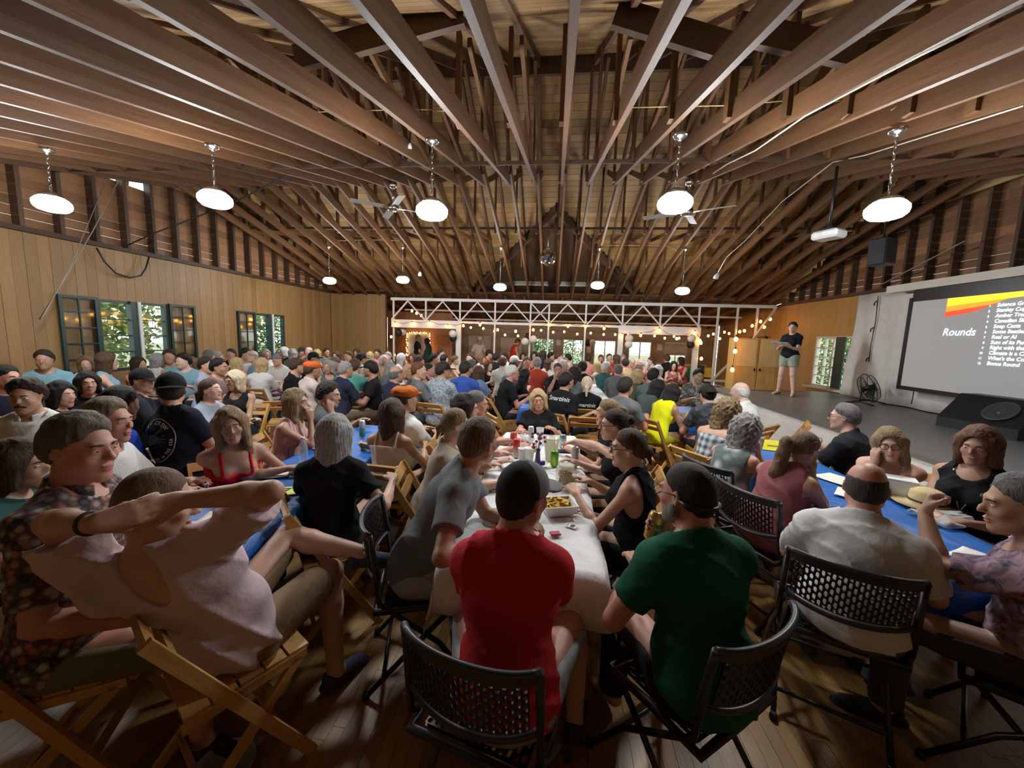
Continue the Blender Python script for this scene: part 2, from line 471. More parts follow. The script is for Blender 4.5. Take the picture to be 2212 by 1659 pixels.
class Pose:
    """skeleton in the person's own frame: x right, y forward, z up, origin on the floor under the hips"""
    def __init__(s, sex='m', hz=None, lean=8, side=0, twist=0, head=(0,0,0), arms=None, legs=None, seat=.45, stand=False, build=1.0, yaw=0, neck=1.0, back=0.0, shk=1.0):
        s.sex = sex; f = sex == 'f'; s.f = f; s.build = build
        s.sc = .93 if f else 1.0; s.stand = stand; sc = s.sc
        s.P = np.array([0, 0, (seat+.095) if not stand else .93*sc])
        s.shw = (.142 if f else .163)*(.5+.5*build)*shk; L = .50*sc
        for it in range(3):
            C0 = rotz(R_(twist*.4))@roty(R_(side*.5))@rotx(R_(-lean*.5)); C1 = rotz(R_(twist))@roty(R_(side))@rotx(R_(-lean))
            s.C0, s.C1 = C0, C1
            s.waist = s.P+C0@np.array([0, -back*.3, L*.40]); s.nb = s.waist+C1@np.array([0, 0, L*.60])
            s.chest = s.waist+C1@np.array([0, .012, L*.28])
            hy, hp, hr = head
            s.H = rotz(R_(hy))@rotx(R_(-hp))@roty(R_(hr))
            nd = unit(C1@np.array([0, .10, 1.0])*1.0+s.H@np.array([0, .12, 1.0])*1.0)
            s.hc = s.nb+nd*(.115*sc*neck)+s.H@np.array([0, .018, .055])*sc
            if hz is None: break
            L *= 1+(hz-s.hc[2])/max(.2, (s.nb[2]-s.P[2])) if not stand else 1
        s.L = L
        s.sh = {sd: s.nb+C1@np.array([sd*s.shw, -.005, -.072*sc]) for sd in (-1, 1)}
        s.l1, s.l2 = .295*sc, .255*sc
        s.hip = {sd: s.P+np.array([sd*.088, .01, -.02]) for sd in (-1, 1)}
        arms = arms or {}; legs = legs or {}
        s.arm = {}; s.leg = {}
        for sd in (-1, 1):
            a = dict(arms.get(sd, {})); t = a.get('t', (sd*.13, .40, .79)); hint = a.get('e', (sd*.55, -.35, -1.0))
            el, wr = ik(s.sh[sd], t, s.l1, s.l2, hint)
            d = unit(wr-el); hd = a.get('d', None); hd = unit(hd) if hd is not None else unit(d+np.array([-sd*.25, .2, -.05]))
            s.arm[sd] = dict(el=el, wr=wr, d=hd, n=np.array(a.get('n', (-sd*.3, 0, -1.0))), curl=a.get('c', .35), spread=a.get('sp', .1), flip=a.get('flip', 1))
            l = legs.get(sd, {})
            if stand: kn = np.array(l.get('k', (sd*.10, .03, .50*sc))); an = np.array(l.get('a', (sd*.11, -.01, .085)))
            else: kn = np.array(l.get('k', (sd*.13, .43*sc, s.P[2]-.015))); an = np.array(l.get('a', (sd*.14, .42*sc, .085)))
            s.leg[sd] = dict(k=kn, a=an, f=unit(l.get('f', (sd*.25, 1, -.15))))
    def bounds(s, pad=.26):
        pts = [s.P, s.nb, s.hc]+[s.sh[d] for d in (-1, 1)]
        for d in (-1, 1): pts += [s.arm[d]['el'], s.arm[d]['wr'], s.leg[d]['k'], s.leg[d]['a']]
        p = np.array(pts); lo = p.min(0)-pad; hi = p.max(0)+pad; lo[2] = max(lo[2], -.02); return lo, hi

def torso_prims(v, s, o=0.0, k=.05):
    f, b = s.f, s.build; C0, C1 = s.C0, s.C1; L = s.L
    v.ell(s.P+np.array([0,-.01,.0]), np.array(((.165 if not f else .172)*b+o, .125*b+o, .125+o)), None, k)
    v.ell(s.P*.45+s.waist*.55+C0@np.array([0,.012*b,0]), np.array(((.150 if not f else .135)*b+o, (.115 if not f else .10)*b*b+o, .15+o)), C0, k)
    v.ell(s.chest, np.array(((.165 if not f else .138)*(.5+.5*b)+o, (.118 if not f else .098)*b+o, L*.36+o)), C1, k)
    v.cone(s.sh[-1]*.85+s.sh[1]*.15, s.sh[1]*.85+s.sh[-1]*.15, (.058 if not f else .046)+o, (.058 if not f else .046)+o, k)
    for sd in (-1, 1):
        v.cone(s.nb+C1@np.array([sd*.03,-.012,.012]), s.sh[sd]+C1@np.array([0,0,.012]), (.048 if not f else .036)+o, (.044 if not f else .034)+o, .03)
        if f: v.ell(s.chest+C1@np.array([sd*.066,.082,-.005]), np.array((.058+o,.052+o,.056+o)), C1, .03)
def arm_prims(v, s, sd, o=0.0, hands=True, simple=False):
    f = s.f; w = (.80 if f else 1.0)*(.55+.45*s.build); a = s.arm[sd]; S, E, W = s.sh[sd], a['el'], a['wr']
    v.ell(S, np.array([.052*w+o]*3), None, .03)
    v.cone(S, E, .048*w+o, .038*w+o, .03)
    m = E*.72+W*.28
    v.cone(E, m, .038*w+o, .041*w+o, .015); v.cone(m, W, .041*w+o, .0255*w+o, .015)
    if hands:
        v.cone(W, W+a['d']*.02, .0255*w, .026*w, .01, flat=(unit(a['n']), 1.25))
        hand_prims(v, W, a['d'], a['n'], sd*a['flip'], (.90 if f else 1.0), a['curl'], a['spread'], simple)
def leg_prims(v, s, sd, o=0.0, foot=True):
    f = s.f; b = .6+.4*s.build; l = s.leg[sd]; Hh, K, A = s.hip[sd], l['k'], l['a']
    v.cone(Hh, K, .088*b+o, .058*b+o, .04); m = K*.68+A*.32+np.array([0,-.012,0])
    v.cone(K, m, .056*b+o, .056*b+o, .02); v.cone(m, A, .055*b+o, .036*b+o, .02)
    if foot:
        F = l['f']; v.cone(A+np.array([0,0,-.02])-F*.02, A+F*.15+np.array([0,0,-.045]), .036, .028, .02)

def make_top(s, kind, res, o=.012, seed=0, fold=.007):
    """shirt / tee / tank / strap / dress"""
    lo, hi = s.bounds(.22); lo[2] = max(lo[2], s.P[2]-.20)
    v = Vol(lo, hi, res); C1 = s.C1; f = s.f
    torso_prims(v, s, o)
    if kind in ('tee', 'shirt', 'long', 'collar', 'loose'):
        w = (.80 if f else 1.0)*(.55+.45*s.build)
        fr = {'tee': .62, 'shirt': .80, 'collar': .72, 'loose': .80, 'long': 1.0}[kind]; ox = .016 if kind != 'loose' else .024
        for sd in (-1, 1):
            a = s.arm[sd]; S, E, W = s.sh[sd], a['el'], a['wr']; d = unit(E-S); e = S+(E-S)*fr
            v.ell(S, np.array([.053*w+o]*3), None, .03)
            if kind == 'long':
                v.cone(S, E, .050*w+ox, .042*w+ox, .03); d2 = unit(W-E); e2 = E+(W-E)*.92
                v.cone(E, W, .042*w+ox, .030*w+ox, .02, cut=(e2, d2))
            else: v.cone(S, S+(E-S)*1.05, .052*w+o, .046*w+ox+.008, .03, cut=(e, d))
    v.folds(fold, 24.0, seed, (1, .3, .5)); v.folds(fold*.6, 40.0, seed+3, (.5, .3, 1))
    # neckline and hem
    nr = {'tee': .066, 'shirt': .078, 'collar': .078, 'loose': .095, 'long': .074, 'tank': .10, 'sleeveless': .085, 'strap': .10, 'tube': .1, 'razor': .075}[kind]*(.92 if f else 1)
    up = C1@np.array([0, .22, 1.0])
    if kind in ('tee', 'shirt', 'collar', 'loose', 'long'):
        nk = (.056 if not f else .045); nv = unit(s.hc+s.H@np.array([0,-.028,-.03])-s.nb); n0 = s.nb+C1@np.array([0,-.005,-.03]); pc = s.nb+nv*.030; nn = unit(nv+C1@np.array([0,.55,0]))
        v.cone(n0, s.nb+nv*.10, nk*1.08+.011, nk*1.02+.011, .03, cut=(pc, nn)); keepD = v.D
        Xg, Yg, Zg = v.ax[0][:,None,None], v.ax[1][None,:,None], v.ax[2][None,None,:]
        near_ = np.sqrt((Xg-s.nb[0])**2+(Yg-s.nb[1])**2+(Zg-s.nb[2])**2) < nk+.045
        v.D = np.where(near_, np.maximum(v.D, ((Xg-pc[0])*nn[0]+(Yg-pc[1])*nn[1]+(Zg-pc[2])*nn[2]).astype(np.float32)), v.D)
        if kind == 'loose': v.ell(s.nb+C1@np.array([-.02,-.085,.03]), np.array((.050,.085,.18)), C1, .012, neg=True)
    elif kind in ('sleeveless', 'tank'):
        v.cone(s.nb+C1@np.array([0,.05,-.01]), s.nb+unit(up)*.25, nr*.9, nr*1.2, .01, neg=True)
        for sd in (-1, 1): v.cone(s.sh[sd]+C1@np.array([sd*.035,0,.08]), s.sh[sd]+C1@np.array([sd*.045,0,-.10]), .062, .05, .01, neg=True)
    elif kind == 'razor':
        v.cone(s.nb+C1@np.array([0,.04,.0]), s.nb+unit(up)*.25, nr*.9, nr*1.2, .01, neg=True)
        for sd in (-1, 1): v.cone(s.sh[sd]+C1@np.array([sd*.02,-.03,.08]), s.sh[sd]+C1@np.array([sd*.02,-.03,-.10]), .085, .075, .01, neg=True)
    elif kind in ('strap', 'tube'):
        c = s.nb+C1@np.array([0, 0, -.112*s.sc]); n = C1@np.array([0, .25, 1.0])
        keep = v.D.copy(); v.plane(c, unit(n))
        if kind == 'strap':
            for sd in (-1, 1):
                x = (v.ax[0][:,None,None]-s.nb[0]); y = (v.ax[1][None,:,None]-s.nb[1]); z = (v.ax[2][None,None,:]-s.nb[2])
                q = x*C1[0,0]+y*C1[1,0]+z*C1[2,0]
                v.D = np.minimum(v.D, np.maximum(keep+.004, np.abs(q-sd*.082)-.0095).astype(np.float32)+np.where(v.ax[2][None,None,:] > s.nb[2]+.04, .02, 0).astype(np.float32))
    v.plane(s.P+np.array([0,0,-.07 if not s.stand else -.05]), np.array([0,0,-1.0]))
    return v.mesh('top')

def make_bottom(s, kind, res, o=.010, seed=0):
    lo, hi = s.bounds(.16); hi[2] = s.P[2]+.25
    for sd in (-1, 1): hi[2] = max(hi[2], s.leg[sd]['k'][2]+.12)
    v = Vol(lo, hi, res); b = s.build
    v.ell(s.P+np.array([0,-.01,-.02]), np.array(((.165 if not s.f else .172)*b+o*.5, .125*b+o*.5, .115)), None, .04)
    B = .6+.4*b
    for sd in (-1, 1):
        l = s.leg[sd]; Hh, K, A = s.hip[sd], l['k'], l['a']; d = unit(K-Hh)
        if kind in ('shorts', 'skirt'):
            fr = .82 if kind == 'shorts' else .9
            if s.stand and kind == 'shorts': fr = .58
            v.cone(Hh, Hh+(K-Hh)*1.05, .090*B+o, .070*B+o, .04, cut=(Hh+(K-Hh)*fr, d))
        else:
            v.cone(Hh, K, .088*B+o, .060*B+o, .04); d2 = unit(A-K); m = K*.68+A*.32
            v.cone(K, m, .060*B+o, .058*B+o, .02); v.cone(m, A, .058*B+o, .050*B+o, .02, cut=(K+(A-K)*.97, d2))
    if kind == 'skirt':
        k1, k2 = s.leg[-1]['k'], s.leg[1]['k']; h = s.P; v.cone(h+np.array([0,.05,0]), (k1+k2)/2*.8+h*.2, .12, .09, .05)
    v.folds(.0025, 28.0, seed)
    v.plane(s.P+s.C0@np.array([0,0,.05]), s.C0@np.array([0,0,1.0]))
    return v.mesh('bottom')

def make_shoe(s, sd, res=.008, sandal=False):
    l = s.leg[sd]; A, F = l['a'], l['f']; lo = np.minimum(A, A+F*.2)-.1; hi = np.maximum(A, A+F*.2)+.1
    v = Vol(lo, hi, res); dn = np.array([0,0,-1.0]) if abs(F[2]) < .6 else np.array([0, -.8, -.5]); dn = unit(dn-F*np.dot(dn, F))
    if sandal:
        v.cone(A+dn*.062-F*.04, A+dn*.068+F*.165, .036, .036, .01, flat=(dn, 4.0)); 
    else:
        v.cone(A+dn*.025-F*.025, A+dn*.050+F*.15, .043, .036, .02); v.cone(A+dn*.055-F*.04, A+dn*.062+F*.17, .042, .040, .008, flat=(dn, 2.4))
        v.cone(A, A-dn*.09, .040, .06, .01, neg=True, cut=(A-dn*.001, dn*1.0))
    return v.mesh('shoe')

# ---- things that ride on the head, modelled in the head frame and shared
HEADGEAR = {}
def _hv(res=.006, lo=(-.17,-.22,-.20), hi=(.17,.17,.17)): return Vol(lo, hi, res)
def _strand(v, amp, n=26.0, tw=18.0, z=14.0):
    X, Y, Z = v.ax[0][:,None,None], v.ax[1][None,:,None], v.ax[2][None,None,:]
    ph = np.arctan2(X, -Y+.001)
    v.D = v.D+(amp*np.sin(ph*n+tw*Z*.5+1.2*np.sin(Z*z+ph*3))+amp*.6*np.sin(ph*n*1.9+Z*z*1.7)).astype(np.float32)
def _lumps(v, amp, f):
    X, Y, Z = v.ax[0][:,None,None], v.ax[1][None,:,None], v.ax[2][None,None,:]
    v.D = v.D+(amp*np.sin(X*f+1.5*np.sin(Z*f*.6))*np.sin(Y*f*.9+1.1*np.sin(X*f*.7))*np.sin(Z*f*.8+1.3*np.sin(Y*f*.5))).astype(np.float32)
def hair_mesh(kind, res=.007):
    key = (kind, res)
    if key in HEADGEAR: return HEADGEAR[key]
    I3 = None
    def slant(v, y0=-.095, z0=-.085, y1=.055, z1=.045):   # remove below the hair line
        n = unit(np.array([0, (z1-z0), -(y1-y0)]))
        X, Y, Z = v.ax[0][:,None,None], v.ax[1][None,:,None], v.ax[2][None,None,:]
        v.D = np.maximum(v.D, ((Y-y0)*n[1]+(Z-z0)*n[2]+.004*np.sin(X*95+2*np.sin(Y*60))+.003*np.sin(X*210+Y*130)).astype(np.float32))
    def taper(v, o, w_=.04, slant_=(-.095, -.085, .055, .045), face_=((0,.105,.006), (.076,.060,.082))):
        y0, z0, y1, z1 = slant_; n = unit(np.array([0, (z1-z0), -(y1-y0)]))
        X, Y, Z = v.ax[0][:,None,None], v.ax[1][None,:,None], v.ax[2][None,None,:]
        g = -((Y-y0)*n[1]+(Z-z0)*n[2]); c, r = face_
        gf = (np.sqrt((X/r[0])**2+((Y-c[1])/r[1])**2+((Z-c[2])/r[2])**2)-1)*.06
        v.D = v.D-(o*np.clip(np.minimum(g, gf)/w_, 0, 1)).astype(np.float32)
    if kind in ('short', 'buzz', 'thin', 'side', 'curlyshort', 'back'):
        o = {'short': .016, 'buzz': .0045, 'thin': .006, 'side': .019, 'curlyshort': .028, 'back': .019}[kind]
        v = _hv(res)
        v.ell((0,-.012,.030), (.0765, .0965, .0915), I3, 0)
        v.ell((0,-.030,-.020), (.0735, .078, .085), I3, .03)
        taper(v, o, .05)
        if kind in ('side', 'back'): v.ell((.015,.030,.098), (.052,.045,.020), I3, .03)
        if kind == 'curlyshort': _lumps(v, .006, 130)
        elif kind != 'buzz': _strand(v, .0014, 40); _lumps(v, .003, 70)
        slant(v)
        v.ell((0,.105,.006), (.076,.060,.082), I3, .010, neg=True)
        for sd in (-1, 1): v.ell((sd*.088,-.004,-.018), (.026,.026,.034), I3, .004, neg=True)
    elif kind == 'bald':
        v = _hv(res); v.ell((0,-.012,.028), (.0775,.0975,.092), I3, 0); v.ell((0,-.030,-.025), (.0735,.077,.080), I3, .03)
        slant(v, -.095, -.085, .045, .02)
        v.ell((0,-.030,.085), (.078,.108,.072), I3, .008, neg=True)
        for sd in (-1, 1): v.ell((sd*.088,-.004,-.018), (.026,.026,.034), I3, .004, neg=True)
        _strand(v, .001, 40)
    elif kind in ('bob', 'bobwave', 'mid', 'long', 'longwave', 'longgrey', 'curly', 'dark_bob'):
        zl = {'bob': -.15, 'dark_bob': -.13, 'bobwave': -.17, 'mid': -.24, 'long': -.34, 'longwave': -.32, 'longgrey': -.50, 'curly': -.25}[kind]
        o = {'bob': .014, 'dark_bob': .016, 'bobwave': .018, 'mid': .014, 'long': .014, 'longwave': .014, 'longgrey': .022, 'curly': .034}[kind]
        v = _hv(res, (-.19,-.25,zl-.08), (.19,.17,.18))
        v.ell((0,-.012,.034), (.075+o, .096+o, .092+o), I3, 0)
        yb = -.075; wd = {'longgrey': .078, 'curly': .07}.get(kind, .05)
        v.cone((0,-.055,.0), (0,yb,zl), .092+o*.5, wd*1.15, .04, flat=(np.array([0,1,0]), 1.45))
        for sd in (-1, 1):
            v.cone((sd*.066,-.010,.02), (sd*.078,-.030,max(zl*.8, -.26)), .040+o*.4, .030+o*.3, .03)
            v.cone((sd*.060,.030,.045), (sd*.079,.022,max(zl*.62, -.17)), .030+o*.3, .020+o*.2, .025)
        if kind == 'curly': _lumps(v, .012, 85); _lumps(v, .006, 160)
        elif 'wave' in kind or kind == 'longgrey': _strand(v, .002, 40, 50, 30); _lumps(v, .006, 48)
        else: _strand(v, .0020, 44, 20, 10); _lumps(v, .006, 38)
        v.ell((0,.105,-.026), (.064,.080,.106), I3, .010, neg=True); v.ell((0,.08,-.15), (.058,.09,.10), I3, .01, neg=True)
    elif kind in ('pony', 'bun', 'bunlow', 'ponylow', 'ponylong', 'tied'):
        v = _hv(res, (-.15,-.30,-.38), (.15,.15,.16))
        v.ell((0,-.012,.030), (.0765, .0965, .0915), I3, 0); v.ell((0,-.030,-.020), (.0735,.078,.082), I3, .03)
        taper(v, .009, .03, (-.10, -.075, .06, .04)); slant(v, -.10, -.075, .06, .04); _strand(v, .0012, 44)
        v.ell((0,.108,-.005), (.088,.060,.072), I3, .008, neg=True)
        for sd in (-1, 1): v.ell((sd*.088,.000,-.022), (.022,.022,.034), I3, .004, neg=True)
        if kind == 'bun': v.ell((0,-.125,.035), (.040,.036,.038), I3, .012); 
        if kind == 'bunlow': v.ell((0,-.120,-.025), (.044,.036,.040), I3, .012); v.cone((0,-.12,-.03), (.02,-.14,-.11), .022, .008, .01)
        if kind == 'pony': v.cone((0,-.105,.045), (0,-.150,.02), .022, .03, .01); v.cone((0,-.150,.02), (.0,-.155,-.15), .034, .014, .01)
        if kind == 'ponylow': v.cone((0,-.105,-.02), (0,-.135,-.05), .018, .028, .01); v.cone((0,-.135,-.05), (.0,-.15,-.17), .030, .016, .01)
        if kind == 'ponylong': v.cone((0,-.105,.01), (0,-.140,-.03), .020, .032, .01); v.cone((0,-.140,-.03), (.0,-.17,-.32), .040, .020, .01); _lumps(v, .003, 110)
    elif kind in ('cap', 'capback', 'capblack'):
        v = _hv(res, (-.15,-.26,-.10), (.15,.26,.18)); sg = -1 if kind == 'capback' else 1
        v.ell((0,-.010,.032), (.091, .112, .104), I3, 0); v.plane(np.array([0, 0, .020]), unit((0, .12*sg, -1.0)))
        v.ell((0,-.010,.137), (.008,.008,.006), I3, .003)
        b = v.like()
        b.ell((0, sg*.115, .030), (.076, .085, .040), I3, 0)
        Y, Z, X = b.ax[1][None,:,None], b.ax[2][None,None,:], b.ax[0][:,None,None]
        zc = .034-.10*(sg*Y-.09)*.9-X*X*2.2
        b.D = np.maximum(b.D, (np.abs(Z-zc)-.0055).astype(np.float32)); b.D = np.maximum(b.D, (-(sg*Y-.05)+0*X+0*Z).astype(np.float32))
        v.D = np.minimum(v.D, b.D)
        if kind == 'capback': pass
    elif kind == 'beret':
        v = _hv(res, (-.16,-.20,-.05), (.16,.20,.18)); v.ell((0,-.01,.070), (.105,.125,.062), I3, .01); v.ell((0,.0,.045), (.090,.110,.035), I3, .02); v.cone((0,.11,.05), (0,.135,.045), .045, .035, .02, flat=(np.array([0,0,1]), 2.5)); _lumps(v, .003, 60)
    elif kind == 'cowboy':
        v = _hv(res, (-.23,-.24,-.02), (.23,.24,.22)); v.ell((0,0,.090), (.088,.108,.085), I3, .0); v.ell((0,0,.185), (.022,.07,.03), I3, .02, neg=True)
        X, Y, Z = v.ax[0][:,None,None], v.ax[1][None,:,None], v.ax[2][None,None,:]
        br = np.maximum(np.sqrt((X/.185)**2+(Y/.20)**2)-1, 0)*.15; v.D = np.minimum(v.D, np.maximum((np.sqrt((X/.19)**2+(Y/.215)**2)-1)*.19, np.abs(Z-.035-X*X*2.0)-.006).astype(np.float32))
        v.plane(np.array([0,0,.02]), np.array([0,0,-1.]))
    elif kind == 'beard':
        v = _hv(res, (-.12,-.06,-.17), (.12,.15,.05))
        v.ell((0,.028,-.038), (.0655,.070,.087), I3, 0)
        for sd in (-1, 1): v.cone((sd*.071,.008,-.018), (sd*.058,.012,-.062), .010, .018, .02)
        for sd in (-1, 1): v.cone((sd*.053,.008,-.062), (sd*.014,.072,-.106), .0225, .0195, .03)
        v.ell((0,.081,-.107), (.022,.018,.018), I3, .02); v.cone((-.026,.094,-.056), (.026,.094,-.056), .009, .009, .01)
        n = unit(np.array([0, .35, 1.0])); v.plane(np.array([0, .05, -.045]), n); v.ell((0,.112,-.072), (.021,.03,.010), I3, .003, neg=True)
        _lumps(v, .002, 200)
    elif kind == 'moustache':
        v = _hv(res*.7, (-.06,.06,-.11), (.06,.15,-.02)); 
        for sd in (-1, 1): v.cone((0,.108,-.053), (sd*.030,.094,-.066), .0075, .006, .004)
    HEADGEAR[key] = v.mesh('hair_'+kind); return HEADGEAR[key]
def eye_mesh():
    if 'eye' in HEADGEAR: return HEADGEAR['eye']
    m = MB().lathe([(.0001,-.0118)]+[(.0118*math.cos(a), .0118*math.sin(a)) for a in [R_(x) for x in (-70,-50,-30,-10,10,30,45,55)]]+[(.0118*math.cos(R_(62)), .0118*math.sin(R_(62))), (.0032,.0114), (.0001,.0119)], 14, M=Matrix.Rotation(R_(-90), 3, 'X'))
    me = m.mesh('eye'); white = plain('eye_white', (.75,.72,.68), .25); iris = plain('eye_iris', (.045,.03,.02), .2)
    me.materials.append(white); me.materials.append(iris)
    for p in me.polygons:
        if p.center[1] > .0102: p.material_index = 1
    HEADGEAR['eye'] = me; return me
def brow_mesh(sd):
    k = ('brow', sd)
    if k in HEADGEAR: return HEADGEAR[k]
    pts = [(sd*.013,.1015,.019), (sd*.024,.1005,.024), (sd*.037,.094,.0245), (sd*.047,.083,.019)]
    HEADGEAR[k] = MB().tube(pts, [.0028,.0036,.0032,.0016], 6).mesh('eyebrow'); return HEADGEAR[k]
def lips_mesh(big=0):
    k = ('lips', big)
    if k in HEADGEAR: return HEADGEAR[k]
    v = Vol((-.04,.07,-.10), (.04,.13,-.05), .003)
    v.ell((0,.0955,-.0635), (.0235,.0115,.0058), None, .003); v.ell((0,.0935,-.0760), (.0205,.0120,.0062), None, .003)
    v.ell((0,.108,-.0700), (.0225,.016,.0018+.006*big), None, .002, neg=True); HEADGEAR[k] = v.mesh('lips'); return HEADGEAR[k]
def glasses_mesh(dark=False):
    k = ('glasses', dark)
    if k in HEADGEAR: return HEADGEAR[k]
    m = MB()
    for sd in (-1, 1):
        c = Vector((sd*.033, .112, .0)); pts = [c+Vector((.024*math.copysign(abs(math.cos(a))**.6, math.cos(a)), -.006*abs(math.cos(a)), .018*math.copysign(abs(math.sin(a))**.6, math.sin(a)))) for a in [i*math.pi/8 for i in range(16)]]
        m.tube(pts, .0022, 6, closed=True)
        m.tube([(sd*.057,.106,.006), (sd*.074,.09,.006), (sd*.083,.0,.004), (sd*.082,-.02,-.012)], .002, 6)
    m.tube([(-.010,.113,.004), (0,.116,.007), (.010,.113,.004)], .002, 6)
    HEADGEAR[k] = m.mesh('glasses'); return HEADGEAR[k]

SKIN = {'fair': (.56,.33,.235), 'pale': (.64,.42,.33), 'tan': (.42,.235,.15), 'ruddy': (.52,.25,.18), 'brown': (.22,.12,.075), 'olive': (.40,.25,.16)}
HAIR = {'black': (.012,.010,.009), 'dark': (.028,.018,.012), 'brown': (.075,.040,.022), 'lbrown': (.16,.095,.05), 'dblond': (.25,.165,.085), 'blond': (.48,.34,.17), 'plat': (.62,.52,.36), 'grey': (.30,.29,.28), 'white': (.62,.61,.59), 'red': (.13,.055,.026), 'salt': (.13,.125,.12)}
def headmat(p): 
    M = Matrix([list(map(float, r)) for r in p.H]).to_4x4(); M.translation = Vector([float(x) for x in p.hc])
    return M @ Matrix.Scale(p.sc*.98, 4)
PRINTS = {}
def colmat(c):
    if isinstance(c, str): return PRINTS[c]()
    if isinstance(c, tuple): return cloth(c)
    return c

def dress_head(root, p, hair=None, haircol='brown', hat=None, hatcol=(.02,.02,.02), beard=None, glasses=None, face=True, res=.007, hairrot=None, smile=0):
    HM = headmat(p); hc = HAIR[haircol] if isinstance(haircol, str) else haircol
    if hair:
        for h in (hair if isinstance(hair, tuple) else (hair,)):
            M = HM if hairrot is None else HM @ hairrot
            link('hair', hair_mesh(h, res), hairmat(hc), root, matrix=M)
    if hat: link('hat', hair_mesh(hat, res), colmat(hatcol), root, matrix=HM)
    if beard: link('beard', hair_mesh(beard, res), hairmat(hc), root, matrix=HM)
    if glasses: link('glasses', glasses_mesh(), plain('glasses_frame', (.015,.013,.012), .25), root, matrix=HM)
    if face:
        for sd in (-1, 1):
            link('eye', eye_mesh(), None, root, matrix=HM @ Matrix.Translation((sd*.031,.0832,.0005)) @ Matrix.Diagonal((1,1,.60,1)))
            link('eyebrow', brow_mesh(sd), hairmat(mul(hc, .7)), root, matrix=HM)
        link('lips', lips_mesh(1 if smile else 0), skin((.45,.16,.13)), root, matrix=HM)
        if smile:
            link('teeth', MB().grid(lambda u, v: ((u-.5)*.036, .096-.35*((u-.5)*.036)**2*60-.0*v, -.0655-(v)*.0085), 8, 2).mesh('teeth'), plain('teeth', (.8,.78,.72), .3), root, matrix=HM)

def hero_pos(p, hp, yaw):
    """floor point such that the posed head is seen at pixel hp"""
    q = atz(hp[0], hp[1], float(p.hc[2])); h = rotz(R_(yaw))@p.hc; return (q[0]-h[0], q[1]-h[1], 0.0)

def person(label, pose, yaw, hp=None, pos=None, skin_c='fair', top='tee', topcol=(.1,.1,.1), bottom='pants', botcol=(.03,.03,.04), shoes=None, res=.009, group=None, collar=False, mouth=0, simple=False, seed=None, fold=.007, facing=True, toplabel=None, **hd):
    if pos is None: pos = hero_pos(pose, hp, yaw)
    root = thing('person', label, 'person', tuple(map(float, pos)), R_(yaw), group)
    seed = len(bpy.data.objects)*.37 if seed is None else seed
    lo, hi = pose.bounds(.17); v = Vol(lo, hi, res)
    torso_prims(v, pose)
    nk = (.056 if not pose.f else .045)
    v.cone(pose.nb+pose.C1@np.array([0,-.005,-.03]), pose.hc+pose.H@np.array([0,-.028,-.03])*pose.sc, nk*1.08, nk, .03)
    head_prims(v, pose.hc, pose.H, pose.sc*.98, pose.f, True, mouth)
    for sd in (-1, 1): arm_prims(v, pose, sd, 0, True, simple); leg_prims(v, pose, sd)
    link('body', v.mesh('body'), skin(SKIN[skin_c] if isinstance(skin_c, str) else skin_c), root)
    if top:
        t = link('top', make_top(pose, top, max(res*(.95 if res < .0135 else 1.08), .0088), seed=seed, fold=fold), colmat(topcol), root)
        if collar:
            c = Vol(pose.nb-.16, pose.nb+.16, .007); up = unit(pose.C1@np.array([0,.18,1.0]))
            b0 = pose.nb-up*.005; c.cone(b0, b0+up*.05, .088, .074, .0); c.cone(b0-up*.08, b0+up*.12, .068, .064, .004, neg=True)
            c.plane(b0+up*.052, up); c.plane(b0-up*.012, -up); c.ell(pose.nb+pose.C1@np.array([0,.10,.02]), (.035,.06,.08), pose.C1, .004, neg=True)
            link('collar', c.mesh('collar'), colmat(topcol), root)
    if bottom: link('bottom', make_bottom(pose, bottom, res*1.3 if shoes else max(.018, res*1.5), seed=seed), colmat(botcol), root)
    if shoes:
        for sd in (-1, 1): link('shoe', make_shoe(pose, sd, sandal=shoes[0] == 'sandal'), colmat(shoes[1]), root)
    dress_head(root, pose, face=facing, **hd)
    return root

# ================================================================== the hall
XL, XR, YB, YA = -7.6, 6.9, 12.6, 17.2        # left wall, right wall, white truss line, annex back wall
ZPL, ZPR, ZH = 3.03, 2.93, 2.92               # plate heights left / right, header top
YK, ZK, ZRIDGE, YE = 7.0, 4.38, 6.30, 1.35    # truss kink / ridge, near eave
SLOPE = (ZRIDGE-3.12)/(YB-YK)
W_DECK = wood('roof_boards', (.24,.130,.044), (.44,.265,.105), (5, 6, 6), .6)
W_TRUSS = wood('truss_timber', (.085,.037,.014), (.185,.084,.034), (7, 8, 8), .55, rndamt=.3)
W_EDGE = wood('stud_timber', (.055,.028,.016), (.11,.055,.028), (5, 6, 6), .6)
W_WALL = wood('pine_panel', (.25,.135,.046), (.36,.210,.082), (6, 6, 4), .5, rndamt=.16)
W_GABLE = wood('gable_boards', (.20,.088,.036), (.36,.175,.075), (6, 6, 8), .6, rndamt=.35)
W_ORANGE = wood('orange_panel', (.40,.20,.055), (.52,.29,.095), (4, 4, .5), .45, rndamt=.1)
W_FLOOR = wood('floor_boards', (.26,.135,.038), (.42,.235,.075), (6, 3, 6), .32, rndamt=.3)
W_CHAIR = wood('honey_wood', (.42,.21,.055), (.58,.33,.11), (3, 3, .7), .4, rndamt=.18)
M_WHITE = plain('white_paint', (.74,.73,.70), .5, var=.06)
M_CREAM = plain('cream_paint', (.62,.58,.50), .5, var=.08)
M_GREEN = plain('dark_green_paint', (.012,.040,.034), .4)
M_BLACK = plain('black_plastic', (.012,.012,.013), .38)
M_CHROME = plain('brushed_nickel', (.55,.55,.56), .22, 1.0, .05)
M_DARKMETAL = plain('dark_metal', (.03,.03,.032), .35, .8)
M_SOCKET = plain('white_plastic', (.75,.75,.75), .4)

